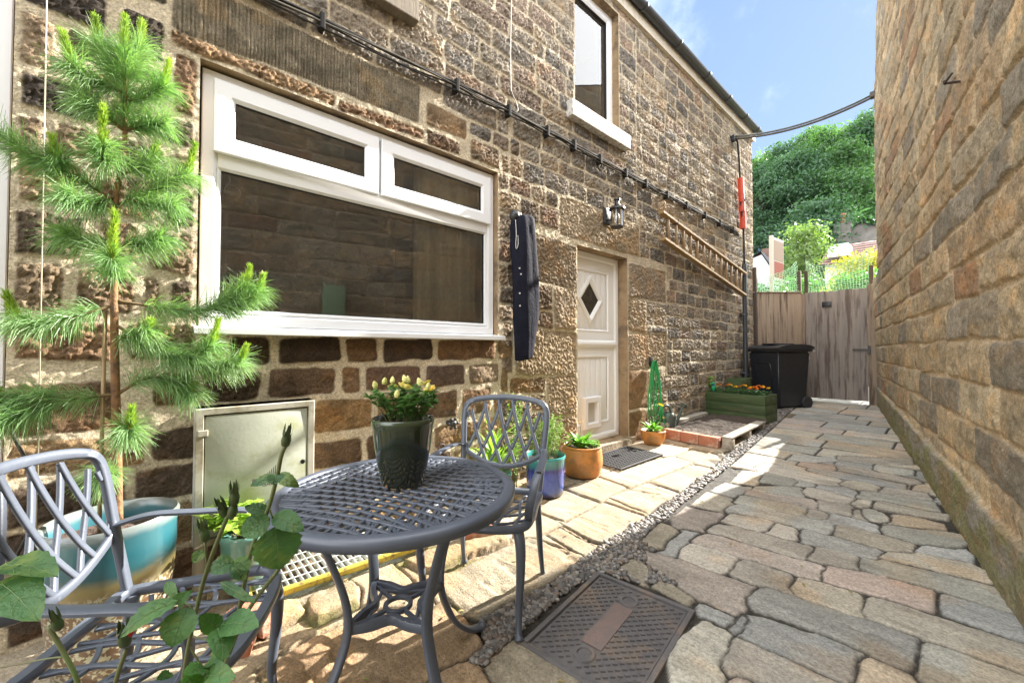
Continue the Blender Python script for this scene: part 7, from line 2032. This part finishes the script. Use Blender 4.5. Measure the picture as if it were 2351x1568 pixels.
b_ = MB(); b_.add([(-2.4, 30, 2), (2.0, 30, 2), (2.0, 30, 6.6), (-.95, 30, 8.35), (-1.35, 30, 8.35), (-2.4, 30, 7.4), (-2.4, 35, 2), (2.0, 35, 2), (2.0, 35, 6.6), (-.95, 35, 8.35), (-1.35, 35, 8.35), (-2.4, 35, 7.4)],
                  [(0, 1, 2, 3, 4, 5), (0, 5, 11, 6), (1, 7, 8, 2)])
b_.build('wall', M_GREYST, ct)
b_ = MB(); b_.add([(-1.1, 29.8, 8.45), (2.3, 29.8, 6.55), (2.3, 35, 6.55), (-1.1, 35, 8.45), (-2.6, 29.8, 7.35), (-2.6, 35, 7.35)], [(0, 1, 2, 3), (0, 3, 5, 4)]); b_.build('roof', M_SLATE, ct)
b_ = MB(); b_.box(-2.30, 29.7, 7.2, -1.50, 30.5, 8.55, bev=.03); b_.build('chimney', M_GREYST, ct)
b_ = MB(); b_.lathe([(.13, 0), (.11, .5), (.15, .52), (.15, .58), (.11, .6), (.0, .6)], 12, (-1.9, 30.1, 8.55)); b_.build('chimney_pot', M_BRICK, ct, True)
M_RTILE = mat('red_roof_tile', (.30, .17, .15), (.24, .14, .125), 8, .8, bump=.6, bscale=6, stretch=(1, 1, 6))
rh = thing('red_roofed_house', 'house with dull red tiled roof and white dormer below the stone cottage', 'house', (-.6, 25, 1), wc=True)
b_ = MB(); b_.box(-1.9, 25, .3, 3.5, 29, 5.45); b_.build('wall', M_WHITE, rh)
b_ = MB()
for i in range(8):
    t0, t1 = i / 8, (i + 1) / 8
    b_.quad((-2.1, 24.7 + 2.2 * t0, 5.35 + 1.3 * t0 + .04), (3.7, 24.7 + 2.2 * t0, 5.35 + 1.3 * t0 + .04), (3.7, 24.7 + 2.2 * t1, 5.35 + 1.3 * t1), (-2.1, 24.7 + 2.2 * t1, 5.35 + 1.3 * t1))
b_.build('roof', M_RTILE, rh)
MB().box(-1.75, 24.75, 5.7, -.95, 25.9, 6.3).build('dormer', M_WHITE, rh)
# estate sign on a post
sn = thing('sale_board', 'estate sale board on a white post showing over the fence', 'sign', (-.27, 10.3, .2), wc=True)
MB().box(-.31, 10.28, .2, -.24, 10.35, 3.72, bev=.006).build('post', mat('white_post', (.66, .64, .60), rough=.7), sn)
Ms = Matrix.Translation((-.235, 10.30, 0)) @ Matrix.Rotation(math.radians(84), 4, 'Z')
MB().box(.0, -.01, 2.72, .55, .01, 3.68, M=Ms).build('board', mat('board_white', (.62, .60, .57), rough=.6), sn)
MB().box(.02, -.015, 2.78, .53, -.0105, 3.14, M=Ms).build('red_panel', mat('board_red', (.28, .07, .05), rough=.6), sn)
MB().box(.02, -.015, 3.16, .53, -.0105, 3.62, M=Ms).build('brown_panel', mat('board_brown', (.30, .22, .17), rough=.6), sn)
# telegraph pole and wire
tp_ = thing('telegraph_pole', 'distant telegraph pole with a wire at the foot of the woods', 'pole', (-3.3, 26, 1))
b_ = MB(); b_.tube([(0, 0, 0), (0, 0, 6.4)], .09, 8); b_.build('pole', M_POST, tp_, True)
b_ = MB(); b_.tube(smooth_path([(0, 0, 6.2), (-4, -1, 5.9), (-9, -2, 6.2)], 5), .015, 5); b_.build('wire', M_BLACK, tp_)
